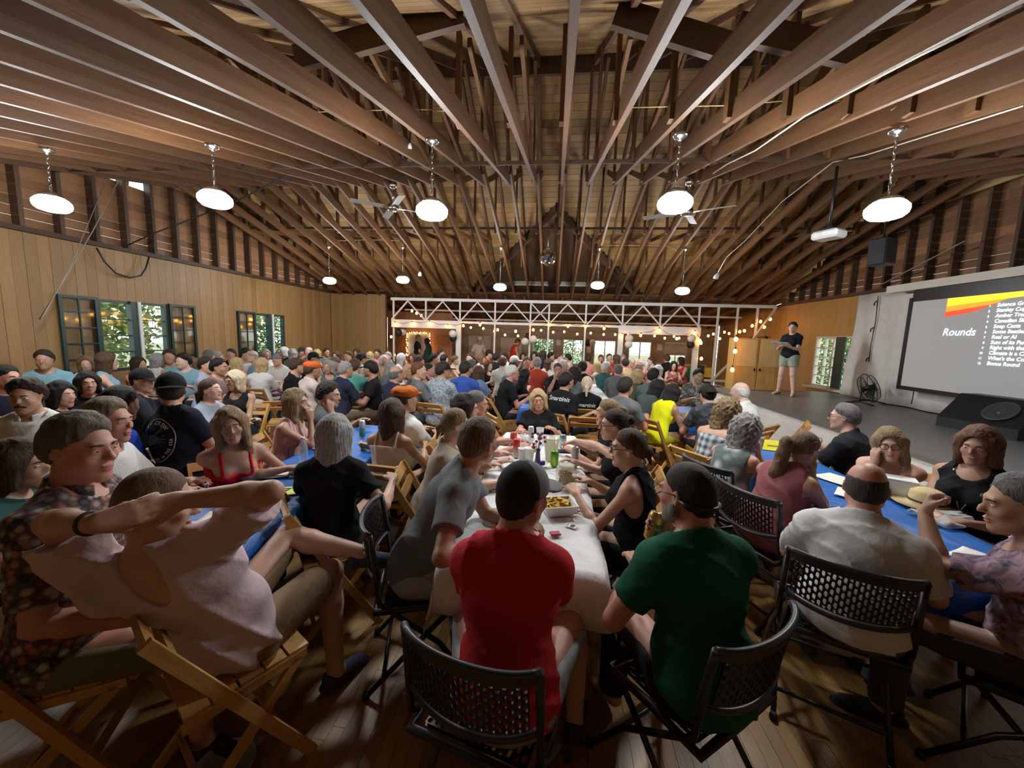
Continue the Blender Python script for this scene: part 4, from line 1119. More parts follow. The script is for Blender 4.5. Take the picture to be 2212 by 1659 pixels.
# cables
def cable(label, pts, r, mat, cat='cable'):
    return tag(MB().tube([tuple(map(float, q)) for q in pts], r, 5).build('cable', mat), label, cat)
def cablepx(label, pix, Y, r, mat): 
    ys = Y if isinstance(Y, (list, tuple)) else [Y]*len(pix); return cable(label, [aty(a, b, y) for (a, b), y in zip(pix, ys)], r, mat)
M_CORDW = plain('white_cord', (.62,.58,.48), .5); M_CORDY = plain('yellow_cord', (.52,.40,.16), .5); M_CORDB = plain('black_cord', (.02,.02,.02), .5); M_ROPE = plain('grey_rope', (.34,.30,.25), .8)
cablepx('pale cable running along a right truss to a spotlight', [(2212, 10), (1990, 118), (1740, 250), (1632, 325), (1570, 355), (1540, 375)], [1.9, 2.4, 3.3, 4.2, 5.1, 5.6], .007, M_CORDW)
cablepx('second pale cable on the right trusses ending at the spotlight', [(2212, 228), (2030, 285), (1870, 335), (1800, 350), (1690, 435), (1610, 520), (1570, 555), (1550, 590)], [3.4, 4.2, 5.0, 5.6, 6.6, 7.6, 8.2, 8.6], .007, M_CORDW)
cablepx('yellow wire strung between the truss bottoms to the rightmost lamp', [(1365, 232), (1450, 230), (1560, 228), (1690, 218), (1768, 221), (1840, 216), (1905, 206), (1940, 205), (1945, 225), (1925, 238)], 3.75, .005, M_CORDY)
cablepx('yellow wire strung across the left trusses to the fan lamp', [(945, 240), (1010, 238), (880, 236), (640, 243), (590, 240), (460, 240), (350, 236), (120, 232), (90, 228), (75, 250)], 3.75, .004, M_CORDY)
cablepx('wire strung between the back lamps on the right slope', [(1308, 530), (1370, 530), (1440, 531), (1475, 548)], 10.2, .007, M_CORDY)
cablepx('wire strung between the back lamps on the left slope', [(712, 535), (730, 520), (800, 518), (862, 520), (872, 532)], 10.2, .007, M_CORDY)
cable('dark cable sagging in a loop under the left wall plate', [atx(a, b, XL+.10) for a, b in ((208, 535), (225, 565), (250, 590), (280, 600), (305, 595), (315, 580), (322, 555))], .014, M_CORDB)
cable('thin grey rope hanging in a triangle on the left wall', [atx(262, 380, XL+.1)]+[atx(a, b, XL+.3) for a, b in ((200, 500), (135, 610), (85, 690))]+[atx(a, b, XL+.3) for a, b in ((95, 680), (150, 580))]+[atx(225, 400, XL+.1)], .007, M_ROPE)
cable('black sway rod braced across the left gable', [atx(265, 535, XL+.2), atx(330, 505, XL+.45), aty(500, 440, 6.6), aty(640, 370, 6.0)], .013, M_CORDB)
cable('thin line braced across the right gable', [atx(1890, 622, XR-.15), atx(1990, 570, XR-.3), atx(2085, 520, XR-.4)], .012, M_ROPE)

LOCK_Y = 9.55
# ================================================================== string lights, lanterns, annex furnishings
M_BULB = glow('warm_bulb', (1.0, .40, .06), BULB_STRENGTH)
BULB = MB().lathe([(.0001,-.045), (.022,-.038), (.032,-.015), (.028,.008), (.014,.028), (.012,.036)], 10).mesh('bulb')
SOCK = MB().lathe([(.013,.030), (.015,.034), (.014,.065), (.006,.07)], 8).mesh('socket')
def string_light(label, pix, Y, dip=0, sc=1.0):
    ys = Y if isinstance(Y, (list, tuple)) else [Y]*len(pix)
    P = [Vector(map(float, aty(a, b, y))) for (a, b), y in zip(pix, ys)]
    t = thing('string_light', label, 'string lights', tuple(P[0])); O = P[0].copy()
    pts = []
    for i, q in enumerate(P):
        pts.append(q-O+Vector((0,0,.075)))
        if i+1 < len(P): pts.append((q+P[i+1])/2-O+Vector((0,0,.05-(P[i+1]-q).length*.05)))
        b = link('bulb', BULB, M_BULB, t, loc=tuple(q-O)); b.scale = (sc*1.25, sc*1.25, sc*1.25); link('socket', SOCK, M_BLACK, b)
    MB().tube(pts, .006, 5).build('cord', M_CORDB, t)
string_light('warm string lights hung along the white truss header', [(853, 700), (890, 699), (928, 698), (967, 705), (1001, 703), (1037, 701), (1075, 712), (1114, 715), (1152, 712), (1188, 701), (1227, 704), (1265, 705), (1305, 709), (1344, 725), (1384, 724), (1424, 713), (1462, 731), (1501, 719), (1512, 735)], YB-.14)
string_light('warm string lights inside the annex left of centre', [(932, 703), (942, 705), (950, 704), (1017, 707), (1044, 709), (1068, 715), (1091, 723), (1119, 725), (1169, 713), (1195, 717), (1219, 716), (1247, 721), (1276, 719), (1304, 722)], 15.2)
string_light('warm string lights inside the annex right of centre', [(1329, 722), (1358, 722), (1414, 725), (1436, 730), (1456, 726), (1467, 730), (1530, 725), (1541, 721), (1555, 731), (1565, 717), (1575, 720)], [15.2]*6+[15]*5)
string_light('warm string lights running up beside the host', [(1598, 716), (1608, 714), (1625, 703), (1643, 694), (1651, 706), (1664, 689)], YB-.06)
string_light('warm string lights down the left doorway post', [(845, 727), (852, 766), (890, 671), (900, 676), (910, 681)], YB+.05)
string_light('warm bulbs down the left edge of the wooden lockers', [(1590, 732), (1588, 758), (1582, 798)], LOCK_Y-.03, 0, 1.1)
string_light('single warm bulb low on the thick right post', [(1515, 774), (1514, 740)], YB-.1, 0, 1.15)
# fairy-light frame round the annex mirror
p = aty(902, 748, 14.4); t = thing('lit_mirror', 'bright mirror framed with fairy lights at the left of the annex', 'mirror', (float(p[0]), 14.5, 0))
pa, pb = aty(881, 720, 14.4), aty(926, 770, 14.4); w_ = float(pb[0]-pa[0]); zt, zb_ = float(pa[2]), float(pb[2])
MB().box((0,0,(zt+zb_)/2), (w_,.02,zt-zb_)).build('mirror_panel', plain('pale_board', (.72,.66,.52), .3), t)
for i in range(34):
    f = i/33*(w_+2*(zt-zb_)); 
    if f < zt-zb_: q = (-w_/2-.04, -.03, zb_+f)
    elif f < zt-zb_+w_: q = (-w_/2+f-(zt-zb_), -.03, zt+.04)
    else: q = (w_/2+.04, -.03, zt-(f-(zt-zb_)-w_))
    b = link('fairy_bulb', BULB, glow('fairy_bulb', (1.0,.55,.18), BULB_STRENGTH*.8), t, loc=(q[0]+random.uniform(-.02,.02), q[1], q[2]+random.uniform(-.02,.02))); b.scale = (.6,.6,.6)
# lanterns (paper balloons) in black and white
LANT = MB().lathe([(.12*math.cos(R_(a)), .125*math.sin(R_(a))) for a in range(-84, 85, 14)], 18).mesh('lantern')
def lantern(px, py, Y, white, label):
    p = aty(px, py, Y); t = thing('paper_lantern', label, 'lantern', tuple(p), 0, 'black and white paper lanterns on the posts')
    link('paper', LANT, plain('lantern_white', (.78,.72,.62), .7) if white else plain('lantern_black', (.015,.015,.015), .6), t); MB().lathe([(.016,.118), (.018,.132), (.003,.137)], 8).tube([(0,0,.13), (0,0,.2)], .003, 4).build('hook', M_DARKMETAL, t)
for a in ((978, 721, YB-.2, 1, 'white paper lantern above a black one on the thick left post'), (979, 730, YB-.1, 0, 'black paper lantern under the white one on the thick left post'), (870, 717, YB+.3, 1, 'cream paper lantern at the far left doorway'), (861, 719, YB+.1, 0, 'black paper lantern at the far left doorway'), (1134, 738, YB-.12, 1, 'white paper lantern left of the centre posts, lower'), (1152, 733, YB-.13, 1, 'white paper lantern right beside the centre posts'), (1142, 727, YB+.2, 0, 'black paper lantern tucked behind the white pair at the centre posts'), (1269, 741, 15.4, 0, 'black paper lantern hanging before the annex windows'), (1280, 740, 15.2, 1, 'pinkish paper lantern beside a black one before the annex windows'), (1359, 731, YB-.2, 1, 'cream upper paper lantern on the thick middle post'), (1358, 744, YB-.2, 1, 'white lower paper lantern on the thick middle post'), (1494, 731, YB-.2, 1, 'cream paper lantern on the thick right post'), (1492, 744, YB-.15, 0, 'black paper lantern on the thick right post')): lantern(*a)
# white boards and notices on the annex wall
def board(px0, py0, px1, py1, Y, name, label, cat, mat, frame=None):
    a, b = aty(px0, py0, Y), aty(px1, py1, Y); c = (a+b)/2; t = thing(name, label, cat, tuple(map(float, c))); w_, h_ = float(b[0]-a[0]), float(a[2]-b[2])
    MB().box((0,0,0), (w_,.02,h_)).build('sheet', mat, t)
    if frame:
        f = MB()
        for s_ in (-1, 1): f.box((s_*w_/2,-.012,0), (.03,.03,h_+.03)); f.box((0,-.012,s_*h_/2), (w_-.03,.03,.03))
        f.build('frame', frame, t)
M_PAPER = plain('paper', (.74,.70,.62), .7)
board(1014, 725, 1058, 790, YA-.05, 'pin_board', 'cream framed board behind the man in the cowboy hat', 'board', plain('board_cream', (.60,.50,.40), .7), M_CREAM)
board(1083, 730, 1125, 790, YA-.05, 'pin_board', 'cream framed board behind the man in the red tank top', 'board', plain('board_cream', (.60,.50,.40), .7), M_CREAM)
for (a, l) in (((963, 723, 972, 736), 'small notice on the cream wall left of the thick post'), ((1202, 734, 1211, 746), 'small notice between two annex windows at centre'), ((1268, 750, 1276, 762), 'small notice left of the brightest annex windows'), ((1420, 743, 1430, 757), 'small notice right of the bright annex windows')): board(*a, YA-.04, 'notice', l, 'notice', M_PAPER)
board(1437, 741, 1483, 768, YA-.08, 'roller_blind', 'roller blind half drawn over the last annex window', 'blind', plain('blind', (.55,.47,.38), .7))
# bar table in the annex
p = atz(1480, 800, .95) if False else aty(1470, 797, 13.6); t = thing('bar_counter', 'pale wooden bar counter at the right of the annex', 'counter', (float(p[0]), 13.6, 0))
MB().box((0,0,.98), (1.5,.5,.05), None, .008).build('counter_top', W_CHAIR, t)
for k in range(4): plank('counter_slat', (-.1, -.2, .25+k*.2), (1.2,.02,.12), W_CHAIR, t)
for s_ in (-.7, .1, .7): plank('counter_leg', (s_, 0, .48), (.07,.07,.95), W_CHAIR, t)
for i, (px, py, c, nm, l) in enumerate(((1488, 806, (.02,.12,.03), 'crate', 'green crate on the annex bar counter'), (1512, 800, (.03,.03,.03), 'crate', 'black slatted crate beside the green one'), (1531, 806, (.65,.45,.03), 'box', 'yellow box beside the white brace'))):
    p = aty(px, py, 12.9); t = thing('storage_box', l, 'box', (float(p[0]), 12.9+.1*i, float(p[2])-.15)); M_ = plain('boxcol%d' % i, c, .5)
    MB().box((0,0,.02), (.24,.2,.03)).box((-.115,0,.15), (.015,.2,.28)).box((.115,0,.15), (.015,.2,.28)).box((0,-.095,.15), (.24,.015,.28)).box((0,.095,.15), (.24,.015,.28)).build('box_body', M_, t); MB().box((0,0,.30), (.26,.22,.02), None, .004).build('lid', M_, t)
    zz = float(t.location[2]); MB().box((0,0,-zz/2+.004), (.2,.16,zz)).build('stand', W_EDGE, t)

# ================================================================== stage side
SX, SZ = 3.92, .65
st = struct('stage', MB().box(((SX+XR)/2, 4.6, SZ-.02), (XR-SX, 10.8, .04)), plain('stage_grey', (.13,.128,.122), .38, var=.1, sc=2))
k = 0; y = -.8
while y < 10.0:
    plank('stage_riser', (SX+.02, y+.6, (SZ-.04)/2), (.03, 1.194, SZ-.04), M_WHITE, st); y += 1.2
plank('stage_nosing', (SX-.005, 4.6, SZ-.03), (.03, 10.8, .05), plain('nosing', (.16,.15,.14), .4), st)
plank('stage_end', ((SX+XR)/2, 10.0, SZ/2), (XR-SX, .03, SZ), M_WHITE, st)
# lockers
p0, p1 = atz(1595, 843, SZ), atz(1682, 846, SZ); lx0, lx1 = 4.34, 5.40; LY = 9.55
t = thing('wooden_locker', 'tall two-door honey wooden locker standing on the stage end', 'cabinet', ((lx0+lx1)/2, LY+.2, SZ)); lw = lx1-lx0
M_LK = wood('locker_wood', (.50,.27,.075), (.66,.40,.13), (4,4,.6), .4, rndamt=.1); M_LKP = wood('locker_panel', (.60,.38,.15), (.72,.49,.22), (4,4,.6), .4, rndamt=.08)
plank('carcass', (0,.2,.62), (lw,.36,1.24), M_LK, t)
for i in range(2):
    d = plank('door', (-lw/4+i*lw/2-.01, 0, .62), (lw/2-.02, .03, 1.22), M_LK, t)
    pn = plank('upper_panel', (0,0,0), (1,1,1), M_LKP, d); pn.matrix_local = Matrix.Translation((0,-.35,.22)) @ Matrix.Diagonal((.86,.6,.52,1))
    h = plank('latch', (0,0,0), (1,1,1), M_DARKMETAL, d); h.matrix_local = Matrix.Translation(((.40 if i == 0 else -.40),-.8,-.10)) @ Matrix.Diagonal((.06,.8,.05,1))
# curtain behind the screen
def curt(u, v):
    y = 9.35-u*7.2; z = SZ+.02+v*(2.86-SZ); f = .05*math.sin(u*62+1.5*math.sin(u*9))*(.6+.4*(1-v)); return (6.62+f*.8, y+.18*(1-v)*(1 if u < .08 else 0)+.03*math.sin(v*7+u*20)+(.35*(v-.5) if u < .03 else 0)*0, z)
cu = tag(MB().grid(curt, 150, 10).build('curtain', plain('white_curtain', (.62,.60,.56), .85, var=.06)), 'long white curtain hanging along the right wall behind the screen', 'curtain')
sm_ = cu.modifiers.new('t', 'SOLIDIFY'); sm_.thickness = .006
# projection screen
SCX = 6.35
pA = atx(1975, 652, SCX); pB = atx(1943, 832, SCX); sy = float((pA[1]+pB[1])/2); zt_, zb_ = float(pA[2]), float(pB[2])
SW = 2.9; t = thing('projection_screen', 'large black-edged projection screen showing the round list', 'screen', (SCX, sy, (zt_+zb_)/2))
hh = (zt_-zb_); 
def slide_mat():
    m, nt, N, L, b = _nt('slide'); b.inputs['Base Color'].default_value = (.35,.35,.35,1); b.inputs['Roughness'].default_value = .8
    b.inputs['Emission Color'].default_value = (.96,.94,.92,1); b.inputs['Emission Strength'].default_value = .11; return m
# local: screen faces -x, its left edge (in view) is at +y
plank('screen_sheet', (0, -SW/2, 0), (.01, SW, hh), slide_mat(), t)
for (c, d) in (((-.008, .025, 0), (.02, .07, hh+.14)), ((-.008, -SW-.025, 0), (.02, .07, hh+.14)), ((-.008, -SW/2, -hh/2-.035), (.02, SW, .07)), ((-.008, -SW/2, hh/2+.10), (.02, SW, .20))): plank('black_border', c, d, M_BLACK, t)
plank('screen_housing', (.0, -SW/2+.15, hh/2+.27), (.13, SW+.75, .13), M_CREAM, t)
MB().tube([(-.02,-.30,-hh/2-.07), (-.02,-.30,-hh/2-.2), (-.02,-.29,-hh/2-.3)], .008, 6).build('pull_cord', M_BLACK, t)
def text_mesh(s_, size, align='LEFT', bold=0.0, shear=0.0):
    c = bpy.data.curves.new('txt', 'FONT'); c.body = s_; c.size = size; c.align_x = align; c.offset = bold; c.shear = shear; c.resolution_u = 3
    o = bpy.data.objects.new('txt', c); COL.objects.link(o); me = bpy.data.meshes.new_from_object(o); bpy.data.objects.remove(o); bpy.data.curves.remove(c); return me
M_SLT = glow('slide_text', (.80,.90,1.0), .85)
TM = Matrix(((0,0,-1,0),(-1,0,0,0),(0,1,0,0),(0,0,0,1)))   # text x -> -y, text y -> z, normal -> -x
def stext(s_, u, v, size, align='LEFT', shear=0.0):
    """u: metres right of the sheet's left edge, v: metres below its top"""
    link('slide_text', text_mesh(s_, size, align, .002, shear), M_SLT, t, matrix=Matrix.Translation((-.009, -u, hh/2-v)) @ TM)
stext('Rounds', .62, .60, .165, shear=.18)
for i, s_ in enumerate(['Science Grab Bag', 'Stanley Cups', 'Amber Trails', 'Canadian Singers', 'Soap Casts', 'Some Beatles Shenanigans', 'Real or AI', 'Sum of its Parts v2', 'Right with the Oscars', "Climate is a Changin'", "What's the Connection", 'Bonus Round']):
    stext(s_, 1.35, .19+i*.0765, .074, shear=.12); stext(str(i+1), 1.27, .188+i*.0765, .045, 'RIGHT')
for (c1, pts) in (((1.0,.75,.02), [(.62,.0), (2.1,.0), (1.9,.06), (.62,.13)]), ((1.0,.32,.02), [(.62,.13), (1.55,.06), (1.25,.16), (.62,.22)]), ((.85,.06,.02), [(.62,.22), (1.35,.14), (1.0,.25), (.60,.30)]), ((.15,.55,.35), [(2.1,.0), (2.9,.0), (2.9,.05), (1.9,.06)])):
    me = new_mesh('slide_swoosh', np.array([(-.008, -a, hh/2-b) for a, b in pts]), [tuple(range(len(pts)))]); link('slide_swoosh', me, glow('swoosh%d' % int(c1[0]*100+c1[1]*1000), c1, .8), t)
# floor fan on the stage
p = atz(1872, 873, SZ); t = thing('floor_fan', 'black round floor fan tilted back on the stage by the curtain', 'fan', (float(p[0]), float(p[1]), SZ), R_(35))
FM = Matrix.Translation((0,0,.32)) @ Matrix.Rotation(R_(68), 4, 'X')
cg = MB()
for zz, rr in ((-.08, .24), (.08, .24), (0, .29)): cg.tube([(rr*math.cos(a), rr*math.sin(a), zz) for a in [i*math.pi/16 for i in range(32)]], .006, 5, closed=True)
for i in range(28):
    a = i*2*math.pi/28
    for sg in (-1, 1): cg.tube([(.05*math.cos(a), .05*math.sin(a), sg*.10), (.24*math.cos(a), .24*math.sin(a), sg*.08), (.29*math.cos(a), .29*math.sin(a), 0)], .0022, 4)
for rr in (.12, .18):
    for sg in (-1, 1): cg.tube([(rr*math.cos(a), rr*math.sin(a), sg*.092) for a in [i*math.pi/12 for i in range(24)]], .002, 4, closed=True)
link('cage', cg.mesh('cage'), M_DARKMETAL, t, matrix=FM)
for k in range(3):
    link('fan_blade', MB().grid(lambda u, v: ((.04+u*.20)*math.cos((v-.5)*(.6+u*.5)), (.04+u*.20)*math.sin((v-.5)*(.6+u*.5)), (v-.5)*.06), 4, 4).mesh('fan_blade'), plain('fan_dark', (.06,.055,.05), .4), t, matrix=FM @ Matrix.Rotation(k*2.094, 4, 'Z'))
link('hub', MB().lathe([(.05,-.11), (.055,0), (.05,.10), (.001,.11)], 14).mesh('hub'), M_DARKMETAL, t, matrix=FM)
MB().tube([(-.30,.0,.32), (-.30,.02,.06), (-.28,.22,.02), (.28,.22,.02), (.30,.02,.06), (.30,.0,.32)], .014, 6).tube([(-.28,-.2,.02), (-.30,.02,.06)], .014, 6).tube([(.28,-.2,.02), (.30,.02,.06)], .014, 6).build('stand', M_DARKMETAL, t)
# wedge monitor speaker
p = atz(2125, 925, SZ); t = thing('stage_monitor', 'black wedge monitor speaker at the front of the stage', 'speaker', (float(p[0])-.15, float(p[1])-.30, SZ), R_(100)); t.scale = (1.15, 1.15, 1.15)
prof = [(-.30,0), (.30,0), (.30,.12), (.02,.42), (-.22,.42), (-.30,.30)]
vs = [(sx*.38, a, b) for sx in (-1, 1) for a, b in prof]; n6 = len(prof)
me = new_mesh('cabinet', np.array(vs), [tuple(range(n6))[::-1], tuple(range(n6, 2*n6))]+[(i, (i+1) % n6, n6+(i+1) % n6, n6+i) for i in range(n6)]); cb_ = link('cabinet', me, plain('speaker_black', (.010,.010,.011), .45), t)
link('speaker_cone', MB().lathe([(.15,.0), (.15,.012), (.13,.010), (.05,-.02), (.03,.0), (.001,.01)], 24).mesh('speaker_cone'), plain('cone_grey', (.05,.05,.052), .35), t, matrix=Matrix.Translation((-.12,.165,.275)) @ Matrix.Rotation(R_(-43), 4, 'X'))
MB().box((.38,.0,.25), (.02,.14,.05), None, .005).build('handle', M_BLACK, t)
# hanging cord with sockets on the curtain
p = atx(1897, 640, 6.57); t = thing('light_cord', 'black light cord with empty sockets hanging on the white curtain', 'cord', tuple(map(float, p)))
MB().tube([(0,0,0), (0.01,-.01,-.5), (0,.01,-1.0), (0,0,-1.35)], .008, 5).build('cord', M_CORDB, t)
for z in (-.14, -.68, -1.3): MB().tube([(0,0,z+.05), (-.01,.05,z+.02), (-.01,.06,z-.04)], .012, 6).build('socket', M_CORDB, t)

# ================================================================== trees outside the windows
def leaf_cloud(name, label, c, r, n, cols, seed):
    rnd = np.random.default_rng(seed); t = thing(name, label, 'tree', (c[0], c[1], 0))
    V, Fc = [], []
    d = rnd.normal(size=(n,3)); d /= np.linalg.norm(d, axis=1)[:,None]; rad = rnd.random(n)**.45
    P = d*rad[:,None]*np.array(r)+np.array([0, 0, c[2]]); A = rnd.normal(size=(n,3)); A /= np.linalg.norm(A, axis=1)[:,None]
    B = np.cross(A, rnd.normal(size=(n,3))); B /= np.linalg.norm(B, axis=1)[:,None]; s_ = rnd.uniform(.05, .11, n)[:,None]
    V = np.concatenate([P-A*s_, P+B*s_*.5, P+A*s_, P-B*s_*.5]); idx = np.arange(n); Fq = np.stack([idx, idx+n, idx+2*n, idx+3*n], 1)
    m, nt, N, L, b = _nt('leaves'); oi = noise(nt, coords(nt), 1.6, 4); L.new(ramp(nt, oi, [(.3, cols[0]), (.5, cols[1]), (.7, cols[2])]), b.inputs['Base Color']); b.inputs['Roughness'].default_value = .6
    tag(link('foliage', new_mesh('foliage', V, Fq), m, t), kind='stuff')
    mb = MB().tube([(0,0,-.2), (.05,.03,c[2]*.5), (0,0,c[2]+r[2]*.4)], [.12,.09,.03], 7)
    for k in range(5):
        a = k*1.3; mb.tube([(0,0,c[2]*.5+k*.2), (math.cos(a)*r[0]*.5, math.sin(a)*r[1]*.5, c[2]+.3+k*.1), (math.cos(a)*r[0]*.85, math.sin(a)*r[1]*.85, c[2]+.5)], [.04,.025,.01], 5)
    mb.build('trunk', plain('bark', (.16,.13,.11), .9), t)
G1 = [(.10,.20,.06), (.30,.42,.16), (.62,.60,.16)]; G2 = [(.06,.14,.05), (.16,.30,.10), (.40,.50,.26)]
leaf_cloud('tree', 'yellow green leafy tree outside the first left window', (-10.6, 7.4, 1.9), (1.5,1.8,1.6), 5200, G1, 1)
leaf_cloud('tree', 'pale green tree outside the second left window', (-11.2, 12.6, 1.9), (1.6,2.2,1.7), 5200, G2, 2)
leaf_cloud('tree', 'dark green tree outside the annex windows', (-1.0, 21.0, 1.2), (2.8,1.2,1.6), 5200, G2, 3)
leaf_cloud('tree', 'green tree outside the right wall window', (9.6, 13.6, 1.7), (1.4,2.0,1.6), 3600, G2, 4)
gr = struct('ground_outside', MB().box((0, 8, -.25), (90, 90, .1)), plain('outside_ground', (.20,.22,.12), .9))

# ================================================================== chairs
def wooden_chair():
    t = thing('folding_chair', 'proto', 'chair'); w_ = .205
    for sd in (-1, 1):
        beam('stile', (sd*w_, -.27, .80), (sd*w_, .20, .0), .022, .042, W_CHAIR, t, up=(0,.6,1))
        beam('rear_leg', (sd*(w_-.026), .17, .44), (sd*(w_-.026), -.24, .0), .020, .036, W_CHAIR, t, up=(0,-.6,1))
        beam('seat_rail', (sd*(w_-.026), -.20, .425), (sd*(w_-.026), .20, .450), .020, .034, W_CHAIR, t)
    for k in range(5): plank('seat_slat', (0, -.155+k*.082, .452+.004*k), (2*w_-.05, .074, .014), W_CHAIR, t)
    for (y, z, h) in ((-.258, .775, .062), (-.205, .690, .050)): plank('back_rail', (0, y, z), (2*w_, .018, h), W_CHAIR, t, Matrix.Rotation(R_(28), 3, 'X'))
    plank('rung', (0, .09, .19), (2*w_, .018, .034), W_CHAIR, t); plank('rung', (0, -.15, .10), (2*w_-.06, .018, .034), W_CHAIR, t)
    return t
def holes_panel(fn, nu, nv, th, name):
    """lattice with real holes; fn(u,v) -> Vector point, u,v in 0..1"""
    m = MB(); cu, cv = 1/nu, 1/nv
    def nrm(u, v):
        e = .01; a = fn(min(u+e, 1), v)-fn(max(u-e, 0), v); b = fn(u, min(v+e, 1))-fn(u, max(v-e, 0)); return a.cross(b).normalized()
    for i in range(nu):
        sh = .5*cv if i % 2 else 0.0
        for j in range(nv+(1 if not i % 2 else 0)-(0)):
            v0, v1 = j*cv-sh*0+(-.5*cv if not i % 2 else 0), 0
            v0 = j*cv-(.5*cv if i % 2 == 0 else 0); v1 = v0+cv; u0, u1 = i*cu, (i+1)*cu
            a, b = max(v0, 0), min(v1, 1)
            if b-a < .3*cv: continue
            uc, vc = (u0+u1)/2, (a+b)/2; ru, rv = cu*.33, (b-a)*.40
            out = [(u0,a), (uc,a), (u1,a), (u1,vc), (u1,b), (uc,b), (u0,b), (u0,vc)]
            inn = [(uc-ru*.8,vc-rv*.75), (uc,vc-rv), (uc+ru*.8,vc-rv*.75), (uc+ru,vc), (uc+ru*.8,vc+rv*.75), (uc,vc+rv), (uc-ru*.8,vc+rv*.75), (uc-ru,vc)]
            vs = []
            for s_ in (-1, 1):
                for (p, q) in out+inn: vs.append(fn(p, q)+nrm(p, q)*(s_*th/2))
            fs = []
            for k in range(8):
                n_ = (k+1) % 8; fs.append((16+k, 16+n_, 24+n_, 24+k)); fs.append((k, 8+k, 8+n_, n_)); fs.append((8+k, 24+k, 24+n_, 8+n_))
            m.add(vs, fs)
    return m.mesh(name)
def plastic_chair():
    t = thing('folding_chair', 'proto', 'chair'); wd = .225
    def back(u, v):
        x = (u-.5)*2; return Vector((x*wd, -.215-.045*(1-x*x)+.02*abs(x)**6-.035*v, .625+.215*v-.035*(1-x*x)*(1-v)))
    bk = link('backrest', holes_panel(lambda u, v: back(.06+.88*u, .10+.76*v), 22, 5, .008, 'lattice'), M_BLACK, t)
    rim = MB(); N_ = 20
    rim.tube([back(i/N_, 1) for i in range(N_+1)], [.0125]*(N_+1), 8); rim.tube([back(i/N_, 0) for i in range(N_+1)], [.011]*(N_+1), 8)
    rim.grid(lambda u, v: back(u, .84+.16*v)+Vector((0,.004,0)), 20, 3).grid(lambda u, v: back(u, .84+.16*v)+Vector((0,-.008,0)), 20, 3)
    for u in (0, 1): rim.tube([back(u, v/4) for v in range(5)], .0125, 8)
    rim.build('back_rim', plain('chair_grey', (.030,.031,.033), .38), bk)
    def seat(u, v):
        x = (u-.5)*2; y = (v-.5)*2; return Vector((x*.215, -.01+y*.20, .452-.016*(1-x*x)*(1-y*y)-.02*max(0, y)**4))
    sk = link('seat', holes_panel(lambda u, v: seat(.08+.84*u, .08+.84*v), 14, 7, .012, 'seat_lattice'), M_BLACK, t)
    e = [seat(0, 0), seat(.5, 0), seat(1, 0), seat(1, .5), seat(1, 1), seat(.5, 1), seat(0, 1), seat(0, .5)]
    MB().tube(e, .017, 8, closed=True).build('seat_rim', M_BLACK, sk)
    for sd in (-1, 1):
        MB().tube([(sd*.222,-.23,.835), (sd*.228,-.19,.50), (sd*.228,.08,.27), (sd*.228,.26,.012)], .0125, 8).build('front_leg', M_BLACK, t)
        MB().tube([(sd*.205,.15,.43), (sd*.205,-.02,.26), (sd*.205,-.26,.012)], .0125, 8).build('rear_leg', M_BLACK, t)
        for (y) in (.26, -.26): MB().lathe([(.017,0), (.018,.02), (.013,.035)], 10, (sd*(.228 if y > 0 else .205), y, 0)).build('foot_cap', M_BLACK, t)
    MB().tube([(-.228,.155,.16), (.228,.155,.16)], .010, 6).build('crossbar', M_BLACK, t); MB().tube([(-.205,-.18,.10), (.205,-.18,.10)], .010, 6).build('crossbar', M_BLACK, t)
    return t
CH = {'wood': wooden_chair(), 'black': plastic_chair()}; CH_USED = set()
def chair(kind, x, y, yaw, label, group=None):
    if kind in CH_USED: o = copy_tree(CH[kind])
    else: o = CH[kind]; CH_USED.add(kind)
    o.location = (x, y, 0); o.rotation_euler = (0, 0, R_(yaw)); o['label'] = label
    o['group'] = group or ('honey wooden folding chairs' if kind == 'wood' else 'black plastic folding chairs')
    return o
def chair_for(root, kind, label, back=.03, dyaw=0, dz=0):
    yaw = math.degrees(root.rotation_euler[2])+dyaw; v = rotz(R_(yaw))@np.array([0, back, 0]); return chair(kind, root.location[0]+v[0], root.location[1]+v[1], yaw, label)

